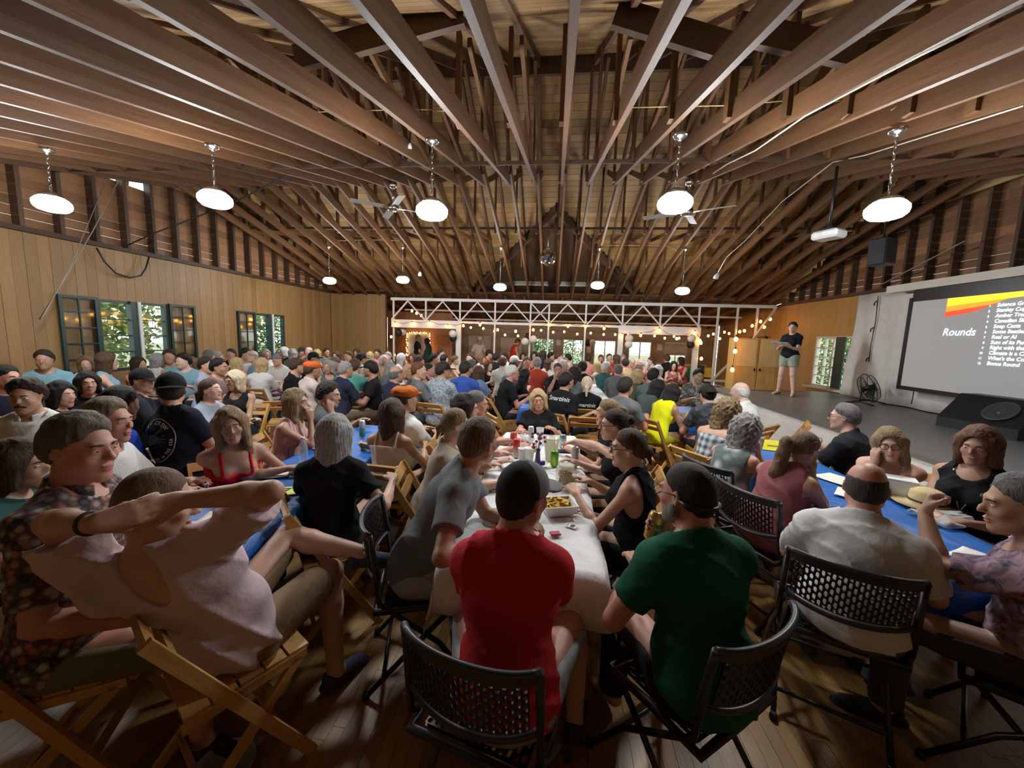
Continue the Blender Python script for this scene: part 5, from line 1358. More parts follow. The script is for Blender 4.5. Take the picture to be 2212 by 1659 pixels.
# ================================================================== tables
M_CLW = None
def cloth_plastic(name, col):
    m, nt, N, L, b = _nt(name); v = coords(nt)
    f = noise(nt, v, 7.0, 5, .6, .5); L.new(ramp(nt, f, [(.3, mul(col, .9)), (.7, mul(col, 1.08))]), b.inputs['Base Color'])
    b.inputs['Roughness'].default_value = .42; bump(nt, b, noise(nt, v, 5.0, 6, .62, 1.5), .5, .03); return m
M_CLW = cloth_plastic('white_tablecloth', (.74,.74,.74)); M_CLB = cloth_plastic('blue_tablecloth', (.012,.115,.42))
def table(x0, x1, y0, y1, col, lab_t, lab_c, drop=.20, zt=.725):
    cx, cy, w_, l_ = (x0+x1)/2, (y0+y1)/2, x1-x0, y1-y0
    t = thing('folding_table', lab_t, 'table', (cx, cy, 0)); MB().box((0,0,zt-.02), (w_-.01,l_-.01,.035), None, .008).build('table_top', plain('table_grey', (.35,.33,.30), .5), t)
    for sy in (-1, 1):
        for sx in (-1, 1): MB().tube([(sx*w_*.36, sy*l_*.38, zt-.03), (sx*w_*.36, sy*l_*.42, 0)], .014, 8).build('leg', M_DARKMETAL, t)
        MB().tube([(-w_*.36, sy*l_*.40, .25), (w_*.36, sy*l_*.40, .25)], .010, 6).build('brace', M_DARKMETAL, t)
    D = drop; hw, hl = w_/2+.004, l_/2+.004; sd = random.random()*9
    nu, nv = 26, 52
    def fn(u, v):
        x = (u-.5)*2*(hw+D); y = (v-.5)*2*(hl+D); dx, dy = max(0, abs(x)-hw), max(0, abs(y)-hl); sx, sy = (1 if x > 0 else -1), (1 if y > 0 else -1)
        X = max(-hw, min(hw, x)); Y = max(-hl, min(hl, y)); d = math.hypot(dx, dy)
        if dx > 0: X += sx*(.010+.020*(dx/D)*(1+math.sin(y*17+sd)))
        if dy > 0: Y += sy*(.010+.020*(dy/D)*(1+math.sin(x*19+sd)))
        z = zt+.006-d+(.0015*math.sin(x*31+y*17+sd)*math.sin(y*23-x*9) if d == 0 else .02*math.sin(x*9+y*7+sd)*d/D)
        return (X, Y, z)
    c = MB().grid(fn, nu, nv).build('tablecloth', M_CLW if col == 'w' else M_CLB, None, loc=(cx, cy, 0)); tag(c, lab_c, 'tablecloth')
    s_ = c.modifiers.new('thick', 'SOLIDIFY'); s_.thickness = .002
    return t
TZ = .733
TABLES = [(-.47, .275, 1.57, 4.02), (-2.06, -1.42, 1.50, 4.0), (1.66, 2.36, 1.82, 4.1), (-2.12, -1.62, 5.45, 7.2), (1.64, 2.2, 5.12, 6.3), (-.44, .0, 5.45, 6.9), (.68, 1.0, 6.55, 8.9)]
table(*TABLES[0], 'w', 'folding table in the centre foreground under the white cloth', 'white plastic tablecloth on the centre foreground table', .21)
table(*TABLES[1], 'b', 'folding table left of the grey-haired woman under blue cloth', 'blue plastic tablecloth on the left foreground table with yellow seven card')
table(*TABLES[2], 'b', 'folding table at the right foreground under blue cloth', 'blue plastic tablecloth on the right foreground table by the stage', .30)
table(*TABLES[3], 'w', 'folding table behind the white tank top woman', 'white tablecloth on the table beside the patterned grey shirt')
table(*TABLES[4], 'b', 'folding table beside the yellow top under blue cloth', 'blue tablecloth beside the woman in the yellow top')
table(*TABLES[5], 'b', 'folding table behind the black tee woman under blue cloth', 'blue tablecloth behind the smiling woman in black')
table(*TABLES[6], 'w', 'long folding table among the middle right crowd', 'white tablecloth in the middle right crowd near the teal shirt')

# ================================================================== things on the tables
CAN_S = MB().lathe([(.024,0), (.030,.006), (.033,.014), (.033,.100), (.030,.112), (.0262,.118), (.0262,.1215), (.0240,.1205), (.0225,.117), (.0001,.117)], 22).mesh('can')
CAN_T = MB().lathe([(.022,0), (.027,.006), (.029,.014), (.029,.140), (.0265,.150), (.0245,.1545), (.0245,.158), (.0225,.157), (.021,.1535), (.0001,.1535)], 22).mesh('can')
def canmat(name, stops):
    """bands of colour up the can"""
    m, nt, N, L, b = _nt(name); sp = N.new('ShaderNodeSeparateXYZ'); t = N.new('ShaderNodeTexCoord'); L.new(t.outputs['Object'], sp.inputs[0])
    mr = N.new('ShaderNodeMath'); mr.operation = 'MULTIPLY_ADD'; mr.inputs[1].default_value = 6.3; L.new(sp.outputs[2], mr.inputs[0])
    nz = noise(nt, t.outputs['Object'], 60, 2); sc_ = N.new('ShaderNodeMath'); sc_.operation = 'MULTIPLY'; sc_.inputs[1].default_value = .25; L.new(nz, sc_.inputs[0]); L.new(sc_.outputs[0], mr.inputs[2])
    L.new(ramp(nt, mr.outputs[0], stops), b.inputs['Base Color']); b.inputs['Metallic'].default_value = .55; b.inputs['Roughness'].default_value = .28; return m
SIL = (.55,.56,.57)
def can(px, py, tall, stops, label, z=TZ):
    p = atz(px, py, z); t = thing('drink_can', label, 'can', (float(p[0]), float(p[1]), z+.006), random.random()*6)
    link('can_body', CAN_T if tall else CAN_S, canmat('can', stops), t); h = .1538 if tall else .1173
    MB().box((0,.008,h), (.010,.018,.0012)).build('pull_tab', M_CHROME, t); return t
can(1115, 989, True, [(.1, (.6,.35,.05)), (.35, SIL), (.75, (.5,.12,.08)), (.95, (.55,.05,.04))], 'tall red topped silver can in front of the left hands')
can(1109, 962, False, [(.2, (.55,.06,.05)), (.8, (.6,.12,.10))], 'short red can held near the bearded man')
can(1146, 957, True, [(.1, SIL), (.9, (.62,.62,.63))], 'tall plain silver can before the smiling woman in black')
can(1215, 968, False, [(.1, (.20,.36,.42)), (.5, (.45,.60,.64)), (.9, (.12,.24,.30))], 'short teal patterned can under the reaching hand')
can(1197, 1008, False, [(.1, (.35,.55,.05)), (.5, (.25,.50,.06)), (.9, (.10,.32,.06))], 'bright green can beside the clear pitcher')
can(1241, 1009, True, [(.1, SIL), (.9, (.5,.5,.52))], 'tall silver can at the right edge of the white table')
can(783, 944, True, [(.1, (.05,.22,.12)), (.6, (.20,.38,.25)), (.9, SIL)], 'green can on the blue table by the white tank top')
def cup(px, py, label, r=.040, h=.11, mat=None, z=TZ):
    p = atz(px, py, z); t = thing('plastic_cup', label, 'cup', (float(p[0]), float(p[1]), z+.006)); mt = mat or clear()
    MB().lathe([(r*.72,.001), (r*.72,.0), (r,h), (r*1.06,h+.002), (r*.98,h+.002), (r*.69,.003), (.0001,.003)], 20).build('cup_wall', mt, t); MB().tube([(r*1.03*math.cos(a), r*1.03*math.sin(a), h) for a in [i*math.pi/10 for i in range(20)]], .0025, 5, closed=True).build('rim', mt, t); return t
cup(1166, 949, 'clear plastic cup at the far end of the white table'); cup(1134, 968, 'clear plastic cup left of the tall silver can'); cup(1173, 962, 'small clear cup beside the flower stems', .035, .09)
cup(1143, 1000, 'cloudy white cup left of the flower vase', .040, .12, plain('milky', (.72,.70,.66), .4)); cup(1128, 995, 'cloudy cup near the red can', .036, .1, plain('milky', (.72,.70,.66), .4))
cup(1190, 995, 'large clear pitcher half full on the white table', .066, .19, clear('pitcher', (.80,.78,.68), .35))
cup(896, 872, 'glass of pale beer on the white table behind', .036, .12, clear('beer', (.75,.62,.25), .5)); cup(1535, 905, 'white cup before the black capped man', .04, .10, M_SOCKET)
# flower vase
p = atz(1161, 1006, TZ); t = thing('flower_vase', 'slim purple vase of dried red flowers in the table middle', 'vase', (float(p[0]), float(p[1]), TZ+.006))
MB().lathe([(.020,0), (.024,.01), (.020,.06), (.016,.11), (.021,.13)], 16).build('vase_body', plain('purple_glass', (.05,.02,.10), .2), t); MB().box((.035,-.01,.02), (.05,.02,.035), Matrix.Rotation(.5, 3, 'Z'), .004).build('ribbon', plain('blue_ribbon', (.03,.02,.30), .5), t)
rnd = random.Random(3); sp = MB(); bl = []
for k in range(14):
    a, r_, h = rnd.random()*6.28, rnd.uniform(.02,.06), rnd.uniform(.17,.26); q = (r_*math.cos(a), r_*math.sin(a), h); sp.tube([(0,0,.10), (q[0]*.4,q[1]*.4,h*.7), q], .0016, 4); bl.append(q)
sp.build('stems', plain('stem_brown', (.10,.05,.04), .7), t)
for i, q in enumerate(bl): MB().lathe([(.0001,-.012), (.010,-.006), (.013,.003), (.007,.012), (.0001,.014)], 7, q).build('flower', plain('flower%d' % (i % 3), [(.16,.03,.06), (.35,.06,.04), (.20,.08,.14)][i % 3], .7), t)
MB().lathe([(.0001,-.014), (.016,-.008), (.020,.004), (.010,.014), (.0001,.016)], 9, (-.035,-.02,.15)).build('flower', plain('flower_red', (.50,.06,.03), .7), t)
MB().lathe([(.0001,-.014), (.016,-.008), (.020,.004), (.010,.014), (.0001,.016)], 9, (-.028,-.035,.125)).build('flower', plain('flower_cream', (.72,.62,.38), .7), t)
# pretzel barrel
p = atz(1222, 1062, TZ); t = thing('snack_jar', 'clear plastic jar of pretzels on the white table', 'jar', (float(p[0]), float(p[1])+.04, TZ+.006), .3)
MB().box((0,0,.075), (.125,.115,.148), None, .022).build('jar_wall', clear('jar', (.88,.86,.78), .22), t)
rnd = random.Random(5); m = MB()
for k in range(60):
    c = Vector((rnd.uniform(-.045,.045), rnd.uniform(-.042,.042), rnd.uniform(.02,.115))); A = Euler((rnd.random()*6, rnd.random()*6, 0)).to_matrix(); m.tube([c+A @ Vector((.014*math.cos(a), .011*math.sin(a)*(1+.4*math.cos(a)), .002*math.sin(2*a))) for a in [i*math.pi/5 for i in range(10)]], .0035, 5, closed=True)
tag(m.build('pretzels', plain('pretzel', (.34,.20,.045), .5), t), kind='stuff'); MB().lathe([(.050,.146), (.052,.150), (.052,.166), (.046,.17), (.0001,.17)], 20).build('lid', clear('jarlid', (.8,.8,.7), .5), t)
# white tray of yellow chips
p = atz(1205, 1118, TZ); t = thing('snack_tray', 'white paper tray of yellow chips beside the capped head', 'tray', (float(p[0]), float(p[1])+.06, TZ+.006), R_(18))
vs = []
for (z, a, b) in ((0, .075, .055), (.062, .100, .078), (.062, .094, .072), (.004, .071, .051)): vs += [(-a,-b,z), (a,-b,z), (a,b,z), (-a,b,z)]
link('tray', new_mesh('tray', np.array(vs), [(3,2,1,0)]+[(i+k*4, (i+1) % 4+k*4, (i+1) % 4+k*4+4, i+k*4+4) for k in range(3) for i in range(4)]+[(12,13,14,15)]), plain('white_card', (.76,.75,.72), .6), t)
rnd = random.Random(6); m = MB()
for k in range(70):
    x, y = rnd.uniform(-.075,.075), rnd.uniform(-.055,.055); c = Vector((x, y, .030+rnd.uniform(0,.035)*(1-abs(x)/.11))); A = Euler((rnd.uniform(-.7,.7), rnd.uniform(-.7,.7), rnd.random()*6)).to_matrix(); q = [c+A @ Vector(v) for v in ((-.022,-.014,0), (.022,-.014,.003), (.0,.024,.004), (-.022,-.014,.002), (.022,-.014,.005), (.0,.024,.006))]; m.add(q, [(2,1,0), (3,4,5)])
tag(m.build('chips', plain('corn_chip', (.72,.46,.05), .6), t), kind='stuff')
# crumpled napkin, cards, pen, phone, papers
def sheet(px, py, w_, h_, rz, label, mat, name='paper_sheet', cat='paper', z=TZ, curl=.004, th=.0012):
    p = atz(px, py, z); sd = random.random()*6
    m = MB().grid(lambda u, v: ((u-.5)*w_, (v-.5)*h_, curl*(1+math.sin(u*5+sd)*math.cos(v*4+sd))+.001), 8, 8)
    o = tag(m.build(name, mat, None, loc=(float(p[0]), float(p[1]), z+.0065), rot=(0,0,R_(rz))), label, cat); s_ = o.modifiers.new('t', 'SOLIDIFY'); s_.thickness = th; return o
M_PINKN = plain('pink_napkin', (.55,.28,.30), .8)
v = Vol((-.06,-.06,-.005), (.06,.06,.06), .004); rnd = random.Random(8)
for k in range(9):
    a = k*.7; v.cone((0,0,.012), (.04*math.cos(a), .04*math.sin(a), .012+.03*rnd.random()), .010, .004, .008, flat=(np.array([-math.sin(a), math.cos(a), .3]), 2.2))
p = atz(1243, 1112, TZ); tag(link('napkin', v.mesh('napkin'), print_cloth('napkin', [(.72,.66,.66), (.62,.40,.42), (.42,.16,.20)], 30), None, loc=(float(p[0]), float(p[1]), TZ+.008)), 'crumpled pink and white napkin on the white table', 'napkin')
t = thing('photo_card', 'small white card with a dark picture on the white table', 'card', tuple(map(float, atz(1234, 1138, TZ)+np.array([0,0,.007]))), R_(-25)); MB().box((0,0,0), (.062,.045,.001)).build('card', M_SOCKET, t); MB().box((.008,0,.0009), (.022,.034,.0006)).build('picture', plain('dark_print', (.06,.08,.09), .5), t); MB().box((-.020,0,.0009), (.004,.034,.0006)).build('stripe', plain('dark_print', (.06,.08,.09), .5), t)
tag(MB().box((0,0,0), (.055,.04,.012), Matrix.Rotation(.3, 3, 'Z'), .004).build('red_wrapper', plain('pink_wrap', (.50,.05,.10), .4), None, loc=tuple(map(float, atz(1199, 1158, TZ)+np.array([0,0,.014])))), 'small folded red wrapper beside the red shirt shoulder', 'wrapper')
p = atz(1085, 1016, TZ); t = thing('pen', 'thin dark pen lying on the left of the white table', 'pen', tuple(map(float, p+np.array([0,0,.011]))), R_(-55)); MB().tube([(-.06,0,0), (.05,0,0)], .0042, 8).build('barrel', plain('pen_grey', (.15,.15,.16), .3), t); MB().tube([(-.072,0,0), (-.06,0,0)], [.001,.004], 8).build('tip', M_BLACK, t); MB().box((.035,.0,.0055), (.03,.002,.0025)).build('clip', M_CHROME, t)
p = atz(1222, 977, TZ); t = thing('phone', 'dark phone lying near the tall silver can', 'phone', tuple(map(float, p+np.array([0,0,.012]))), R_(5)); MB().box((0,0,0), (.145,.07,.008), None, .003).build('body', M_BLACK, t); MB().box((0,0,.0044), (.135,.062,.001)).build('screen', plain('screen_dark', (.02,.01,.02), .1), t); MB().box((.05,.02,-.0045), (.02,.02,.001)).build('camera_bump', M_BLACK, t)
sheet(1058, 1050, .20, .14, 20, 'white answer sheet under the grey shirt forearms', M_PAPER); sheet(588, 1030, .20, .10, 30, 'white answer sheet beside the red top woman', M_PAPER)
sheet(1245, 1035, .15, .11, -10, 'white paper lying by the tall silver can', M_PAPER); sheet(1815, 1040, .21, .28, 25, 'white answer sheet on the right blue table', M_PAPER); sheet(1835, 1070, .2, .15, 50, 'lower white answer sheet on the right blue table', M_PAPER); sheet(2125, 1215, .2, .2, 30, 'white sheet near the right edge of the blue table', M_PAPER)
sheet(700, 968, .16, .12, 10, 'white napkin beside the striped top', M_PAPER); sheet(480, 1120, .2, .14, 15, 'white sheet under the raised elbow on the blue table', M_PAPER)
cd = sheet(617, 1063, .19, .13, 20, 'yellow table card marked 7 on the left blue table', plain('yellow_card', (.68,.72,.12), .6), 'number_card', 'card', curl=.001)
link('numeral', text_mesh('7', .12, 'CENTER', .001), plain('marker', (.03,.03,.03), .6), cd, matrix=Matrix.Translation((0,-.04,.004)))
sheet(1845, 1102, .10, .07, 40, 'small yellow green card on the right blue table', plain('yellow_card', (.68,.72,.12), .6), 'number_card', 'card')
p = atz(1668, 972, TZ); t = thing('tent_card', 'folded yellow tent card behind the rose dress', 'card', tuple(map(float, p+np.array([0,0,.006]))), R_(-20)); link('card', new_mesh('card', np.array([(-.09,-.05,0), (.09,-.05,0), (.07,0,.09), (-.07,0,.09), (-.09,.05,0), (.09,.05,0)]), [(0,1,2,3), (3,2,5,4)]), plain('bright_yellow', (.80,.70,.03), .6), t); MB().box((0,-.03,.045), (.10,.002,.004), Matrix.Rotation(R_(-60), 3, 'X')).build('ink_line', plain('marker', (.03,.03,.03), .6), t)
p = atz(530, 1036, TZ); t = thing('glass_jar', 'small glass jar with metal lid near the red top woman', 'jar', tuple(map(float, p+np.array([0,0,.006])))); MB().lathe([(.03,0), (.036,.008), (.036,.05), (.030,.062)], 18).build('glass', clear(), t); MB().lathe([(.032,.060), (.032,.075), (.0001,.077)], 18).build('lid', M_CHROME, t)
p = atz(656, 1000, TZ); t = thing('water_bottle', 'small clear water bottle beside the grey-haired woman', 'bottle', tuple(map(float, p+np.array([0,0,.006])))); MB().lathe([(.028,0), (.032,.01), (.032,.12), (.024,.15), (.013,.17), (.013,.185)], 16).build('bottle_wall', clear(), t); MB().lathe([(.015,.180), (.015,.20), (.0001,.201)], 12).build('cap', M_SOCKET, t)
# straw hat, laptop lid and crumpled wrap on the right table
p = atz(1985, 1096, TZ); t = thing('straw_hat', 'straw sun hat resting on the right blue table', 'hat', tuple(map(float, p+np.array([0.06,0.02,.012]))), .4); MB().lathe([(.17,.004), (.175,.008), (.10,.012), (.092,.03), (.085,.085), (.055,.105), (.0001,.108)], 28).build('straw', plain('straw', (.52,.40,.20), .8, sc=60), t); MB().lathe([(.0945,.014), (.0945,.036), (.090,.038)], 28).build('hat_band', plain('band', (.05,.04,.03), .8), t)
p = atz(1950, 1080, TZ); t = thing('carry_box', 'white paper box behind the bald head', 'box', tuple(map(float, p+np.array([0.02,.06,.007]))), R_(-30)); MB().box((0,0,.06), (.16,.12,.12), None, .004).build('box_body', M_SOCKET, t); MB().box((0,.0,.123), (.165,.125,.008), None, .003).build('lid', M_SOCKET, t)
v = Vol((-.2,-.16,-.005), (.2,.16,.07), .008); rnd = random.Random(11)
for k in range(12): v.cone((rnd.uniform(-.12,.12), rnd.uniform(-.09,.09), .012), (rnd.uniform(-.15,.15), rnd.uniform(-.11,.11), rnd.uniform(.012,.04)), .02, .012, .02, flat=(np.array([0,0,1.0]), 1.6))
p = atz(2040, 1128, TZ); tag(link('plastic_wrap', v.mesh('wrap'), clear('wrap', (.80,.83,.84), .45), None, loc=(float(p[0]), float(p[1]), TZ+.007)), 'crumpled clear plastic bag on the right blue table', 'bag')
p = atz(2003, 1118, TZ); tag(MB().lathe([(.0001,-.03), (.02,-.02), (.026,0), (.02,.02), (.0001,.03)], 12, M=Matrix.Rotation(1.5, 3, 'X')).build('bread_roll', plain('bread', (.60,.38,.14), .7), None, loc=(float(p[0]), float(p[1]), TZ+.030)), 'small yellow bread roll beside the bald man', 'food')
p = atz(484, 1652, .06); t = thing('paper_plate', 'grey round bowl on the floor under the wooden chair', 'bowl', (float(p[0]), float(p[1]), .0)); MB().lathe([(.05,.002), (.06,.0), (.10,.055), (.105,.06), (.098,.058), (.05,.008), (.0001,.006)], 28).build('bowl_body', plain('grey_bowl', (.42,.45,.45), .5), t); MB().tube([(.103*math.cos(a), .103*math.sin(a), .06) for a in [i*math.pi/14 for i in range(28)]], .003, 5, closed=True).build('rim', plain('grey_bowl', (.42,.45,.45), .5), t)

# ================================================================== people: the nearest ones, each modelled in the pose of the photograph
PRINTS.update({
 'patt': lambda: print_cloth('patt', [(.10,.045,.04), (.32,.30,.28), (.42,.10,.06), (.06,.07,.09), (.36,.20,.15), (.45,.42,.38)], 36, (1,1,1), 'scales'),
 'pinkstripe': lambda: print_cloth('pinkstripe', [(.55,.30,.28), (.62,.40,.36), (.70,.55,.50), (.40,.20,.20)], 7, (1,1,.05), 'stripes'),
 'floralgrey': lambda: print_cloth('floralgrey', [(.55,.46,.46), (.40,.42,.42), (.22,.26,.26), (.12,.15,.15)], 11, (1,1,1), 'spots'),
 'plaid': lambda: print_cloth('plaid', [(.06,.08,.09), (.25,.30,.33), (.50,.56,.60)], 5, (1,1,1), 'plaid'),
 'floralpurple': lambda: print_cloth('floralpurple', [(.06,.05,.09), (.20,.13,.18), (.40,.24,.28), (.14,.12,.20)], 22),
 'greyfloral': lambda: print_cloth('greyfloral', [(.10,.13,.16), (.22,.27,.32), (.32,.36,.40)], 30, (1,1,1), 'spots'),
 'camo': lambda: print_cloth('camo', [(.03,.03,.03), (.12,.11,.10), (.40,.38,.35)], 18),
 'whitestripe': lambda: print_cloth('whitestripe', [(.66,.65,.62), (.50,.50,.50), (.68,.67,.64)], 12, (1,1,.05), 'stripes'),
 'darkleaf': lambda: print_cloth('darkleaf', [(.012,.014,.020), (.03,.035,.045), (.08,.09,.10)], 16),
 'linen': lambda: print_cloth('linen', [(.52,.52,.49), (.62,.62,.58), (.70,.70,.66)], 6),
 'capgrey': lambda: cap_two_tone()})
def cap_two_tone():
    if 'cap2' in MATS: return MATS['cap2']
    m, nt, N, L, b = _nt('two_tone_cap'); t = N.new('ShaderNodeTexCoord'); sp = N.new('ShaderNodeSeparateXYZ'); L.new(t.outputs['Object'], sp.inputs[0])
    mr = N.new('ShaderNodeMath'); mr.operation = 'MULTIPLY_ADD'; mr.inputs[1].default_value = 400; mr.inputs[2].default_value = 9.0; L.new(sp.outputs[1], mr.inputs[0])
    mr.use_clamp = True
    L.new(ramp(nt, mr.outputs[0], [(.3, (.012,.012,.012)), (.7, (.22,.22,.23))]), b.inputs['Base Color']); b.inputs['Roughness'].default_value = .9
    bump(nt, b, noise(nt, coords(nt), 300, 1), .4, .003); MATS['cap2'] = m; return m
def W(root_pos, yaw, p):  # world point into a person's frame
    return rotz(R_(-yaw))@(np.array(p, float)-np.array(root_pos, float))
HERO = {}
def hero(key, label, hp, yaw, sex='m', hz=None, wt=None, chairk=None, chairlab=None, cback=.03, cyaw=0, pk=None, pos=None, **kw):
    """hp: where the head is in the photograph; wt: world targets for the hands {side: (x,y,z)}"""
    pk = dict(pk or {}); hz = hz or (1.19 if sex == 'm' else 1.12)
    p = Pose(sex, hz, **pk)
    if pos is None: pos = hero_pos(p, hp, yaw)
    if wt:
        arms = dict(pk.get('arms', {}))
        for sd, q in wt.items():
            a = dict(arms.get(sd, {})); a['t'] = tuple(W(pos, yaw, q)); arms[sd] = a
        pk['arms'] = arms; p = Pose(sex, hz, **pk)
    r = person(label, p, yaw, pos=pos, **kw); HERO[key] = (r, p)
    if chairk: chair_for(r, chairk, chairlab, cback, cyaw)
    return r, p
def face_arm(sd, h=(0, .13, 1.03), e=None, **k):
    d = dict(t=(h[0]+sd*.05, h[1], h[2]), e=e or (sd*.4, .5, -1.0), d=(-sd*.15, .15, 1.0), n=(-sd*.8, -.5, .1), c=.5); d.update(k); return d

def at_face(sex, hz, sides, off=(.04,.10,-.14), pk=None, **k):
    """arms whose wrists end just below the chin, fingers up"""
    p_ = Pose(sex, hz, **pk); out = {}
    for sd in sides:
        q = p_.hc+p_.H@np.array([sd*off[0], off[1], off[2]]); up = p_.H@np.array([-sd*.05, -.10, 1.0])
        a = dict(t=tuple(q), e=(sd*.35, .25, -1.0), d=tuple(up), n=tuple(p_.H@np.array([-sd*.75, -.6, 0])), c=.45); a.update(k); out[sd] = a
    return dict(pk, arms={**pk.get('arms', {}), **out})
# --- pink shirt, hands clasped behind the head
pk = dict(lean=-22, side=-24, twist=28, head=(-48, 12, -12), seat=.43, build=1.08)
p_ = Pose('m', 1.15, **pk); PINKPOS = hero_pos(p_, (338, 1088), 0); hc_ = p_.hc
bk_, rt_ = np.array([.76,-.65,0]), np.array([.65,.76,0])
pk['arms'] = {1: dict(t=tuple(hc_+bk_*.125+rt_*.060+np.array([0,0,.038])), e=(.68,.32,.0), d=tuple(-rt_+np.array([0,0,-.12])), n=tuple(-bk_), c=.22),
   -1: dict(t=tuple(hc_+bk_*.150-rt_*.130+np.array([0,0,.030])), e=(-.9,.1,.25), d=tuple(rt_+np.array([0,0,.10])), n=tuple(-bk_), c=.22)}
wk = lambda *q: tuple(W(PINKPOS, 0, q))
pk['legs'] = {-1: dict(k=wk(-1.34,1.78,.68), a=wk(-.94,1.78,.62), f=(.95,.25,-.05)), 1: dict(k=wk(-1.10,1.76,.51), a=wk(-1.0,1.62,.085), f=(.35,1,-.1))}
r, p = hero('pink', 'person in a pale pink shirt leaning back, hands clasped behind the head', None, 0, 'm', 1.15, pos=PINKPOS, pk=pk, skin_c='fair', top='loose', topcol=(.62,.48,.51), bottom='shorts', botcol=(.22,.15,.085), shoes=('s', (.06,.06,.10)), res=.0085, hair='buzz', haircol='lbrown', facing=True, fold=.011)
a = p.arm[-1]; dv = unit(a['wr']-a['el']); q1 = unit(np.cross(dv, (.1,.2,.9))); q2 = np.cross(dv, q1); cw = a['wr']-dv*.03
MB().tube([cw+(q1*math.cos(x)+q2*math.sin(x))*.031 for x in [i*math.pi/9 for i in range(18)]], .006, 6, closed=True).build('watch_strap', plain('watch', (.05,.045,.04), .4), r)
chair('wood', r.location[0]+.03, r.location[1]-.03, -32, 'honey wooden folding chair under the man in the pink shirt')
# --- patterned shirt at the left
hero('patt', 'man in a brown scale-print shirt at the left, smiling in profile', (178, 965), -62, 'm', 1.30, pk=dict(lean=6, twist=0, head=(-24, 4, 0), build=1.12, arms={1: dict(t=(.20,.30,.70)), -1: dict(t=(-.15,.35,.76))}), skin_c='ruddy', top='shirt', topcol='patt', bottom='shorts', botcol=(.16,.14,.09), res=.0100, hair='back', haircol=(.13,.105,.08), collar=True, shoes=('s', (.05,.045,.04)), fold=.009, chairk='wood', chairlab='honey wooden folding chair at the bottom left corner')
# --- red tee with two-tone cap
r, p = hero('red', 'man in a red t-shirt and two-tone cap, back to the camera', (1131, 1070), 0, 'm', 1.17, pk=dict(lean=20, head=(-38, 6, 4), build=1.0, shk=.92, legs={1: dict(k=(.26,.44,.52), a=(.28,.36,.085)), -1: dict(k=(-.22,.45,.52), a=(-.24,.40,.085))}, arms={1: dict(t=(.10,.50,.79), e=(.25,0,-1)), -1: dict(t=(-.10,.50,.79), e=(-.25,0,-1))}), skin_c='ruddy', top='tee', topcol=(.56,.030,.045), bottom='shorts', botcol=(.28,.29,.30), shoes=('s', (.04,.04,.045)), res=.0092, hair='buzz', haircol='dark', hat='cap', hatcol='capgrey', fold=.008)
chair('black', r.location[0]-.04, r.location[1]+.06, -15, 'black plastic folding chair behind the red t-shirt, nearest the camera')
# --- green tee, buzzed hair, can in hand
r, p = hero('green', 'man in a dark green t-shirt with buzzed hair holding a gold can', (1483, 1066), 14, 'm', 1.17, pk=dict(lean=17, head=(26, 8, 4), build=1.06, shk=.92, arms={-1: dict(t=(-.12,.30,.80), e=(-.7,-.2,-.9), d=(.2,1,0), n=(0,0,-1)), 1: dict(t=(.04,.30,.93), e=(.7,-.2,-1.0), d=(-.75,.45,.28), n=(-.5,-.8,.1), c=.62)}), skin_c='ruddy', top='tee', topcol=(.012,.105,.055), bottom='pants', botcol=(.02,.022,.025), res=.0092, hair='buzz', haircol='dark', beard=None, glasses=True, fold=.009)
link('beard', hair_mesh('beard'), hairmat((.20,.19,.18)), r, matrix=headmat(p))
MB().tube([(.083,-.02,-.012), (.088,-.06,-.025), (.06,-.10,-.03), (0,-.118,-.032), (-.06,-.10,-.03), (-.088,-.06,-.025), (-.083,-.02,-.012)], .0075, 6).build('glasses_strap', M_BLACK, r).matrix_local = headmat(p)
chair('black', r.location[0]-.02, r.location[1]+.10, 36, 'black plastic folding chair behind the dark green t-shirt')
a = p.arm[-1]; MB().tube([a['wr']+.034*(np.cos(x)*np.array([1,0,0])+np.sin(x)*np.array([0,0,1])) for x in [i*math.pi/8 for i in range(16)]], .008, 6, closed=True).build('watch_strap', M_BLACK, r)
a = p.arm[1]; hp_ = a['wr']+a['d']*.10+unit(a['n'])*.042; wp = rotz(R_(14))@hp_+np.array(r.location)
t = thing('drink_can', 'gold beer can held up by the man in green', 'can', tuple(map(float, wp-np.array([0,0,.06]))), R_(-20)); t.rotation_euler = (R_(-8), R_(14), R_(10))
link('can_body', CAN_S, canmat('gold', [(.1, (.42,.33,.09)), (.6, (.52,.42,.13)), (.9, (.40,.31,.08))]), t); MB().box((0,.008,.1173), (.010,.018,.0012)).build('pull_tab', M_CHROME, t)
def on_can(txt, size, z0, a0=-math.pi/2):
    me = text_mesh(txt, size, 'CENTER', .0006, .2)
    for v_ in me.vertices:
        a_ = a0+v_.co.x/.0333; v_.co = (.0336*math.cos(a_), .0336*math.sin(a_), z0+v_.co.y)
    link('can_lettering', me, plain('can_ink', (.05,.025,.015), .4), t)
on_can('Coors', .030, .062, -math.pi/2-.1); MB().lathe([(.0115,0), (.0115,.001), (.0001,.001)], 16, (0,-.0333,.035), Matrix.Rotation(R_(90), 3, 'X')).build('can_emblem', plain('emblem', (.12,.13,.10), .4), t)
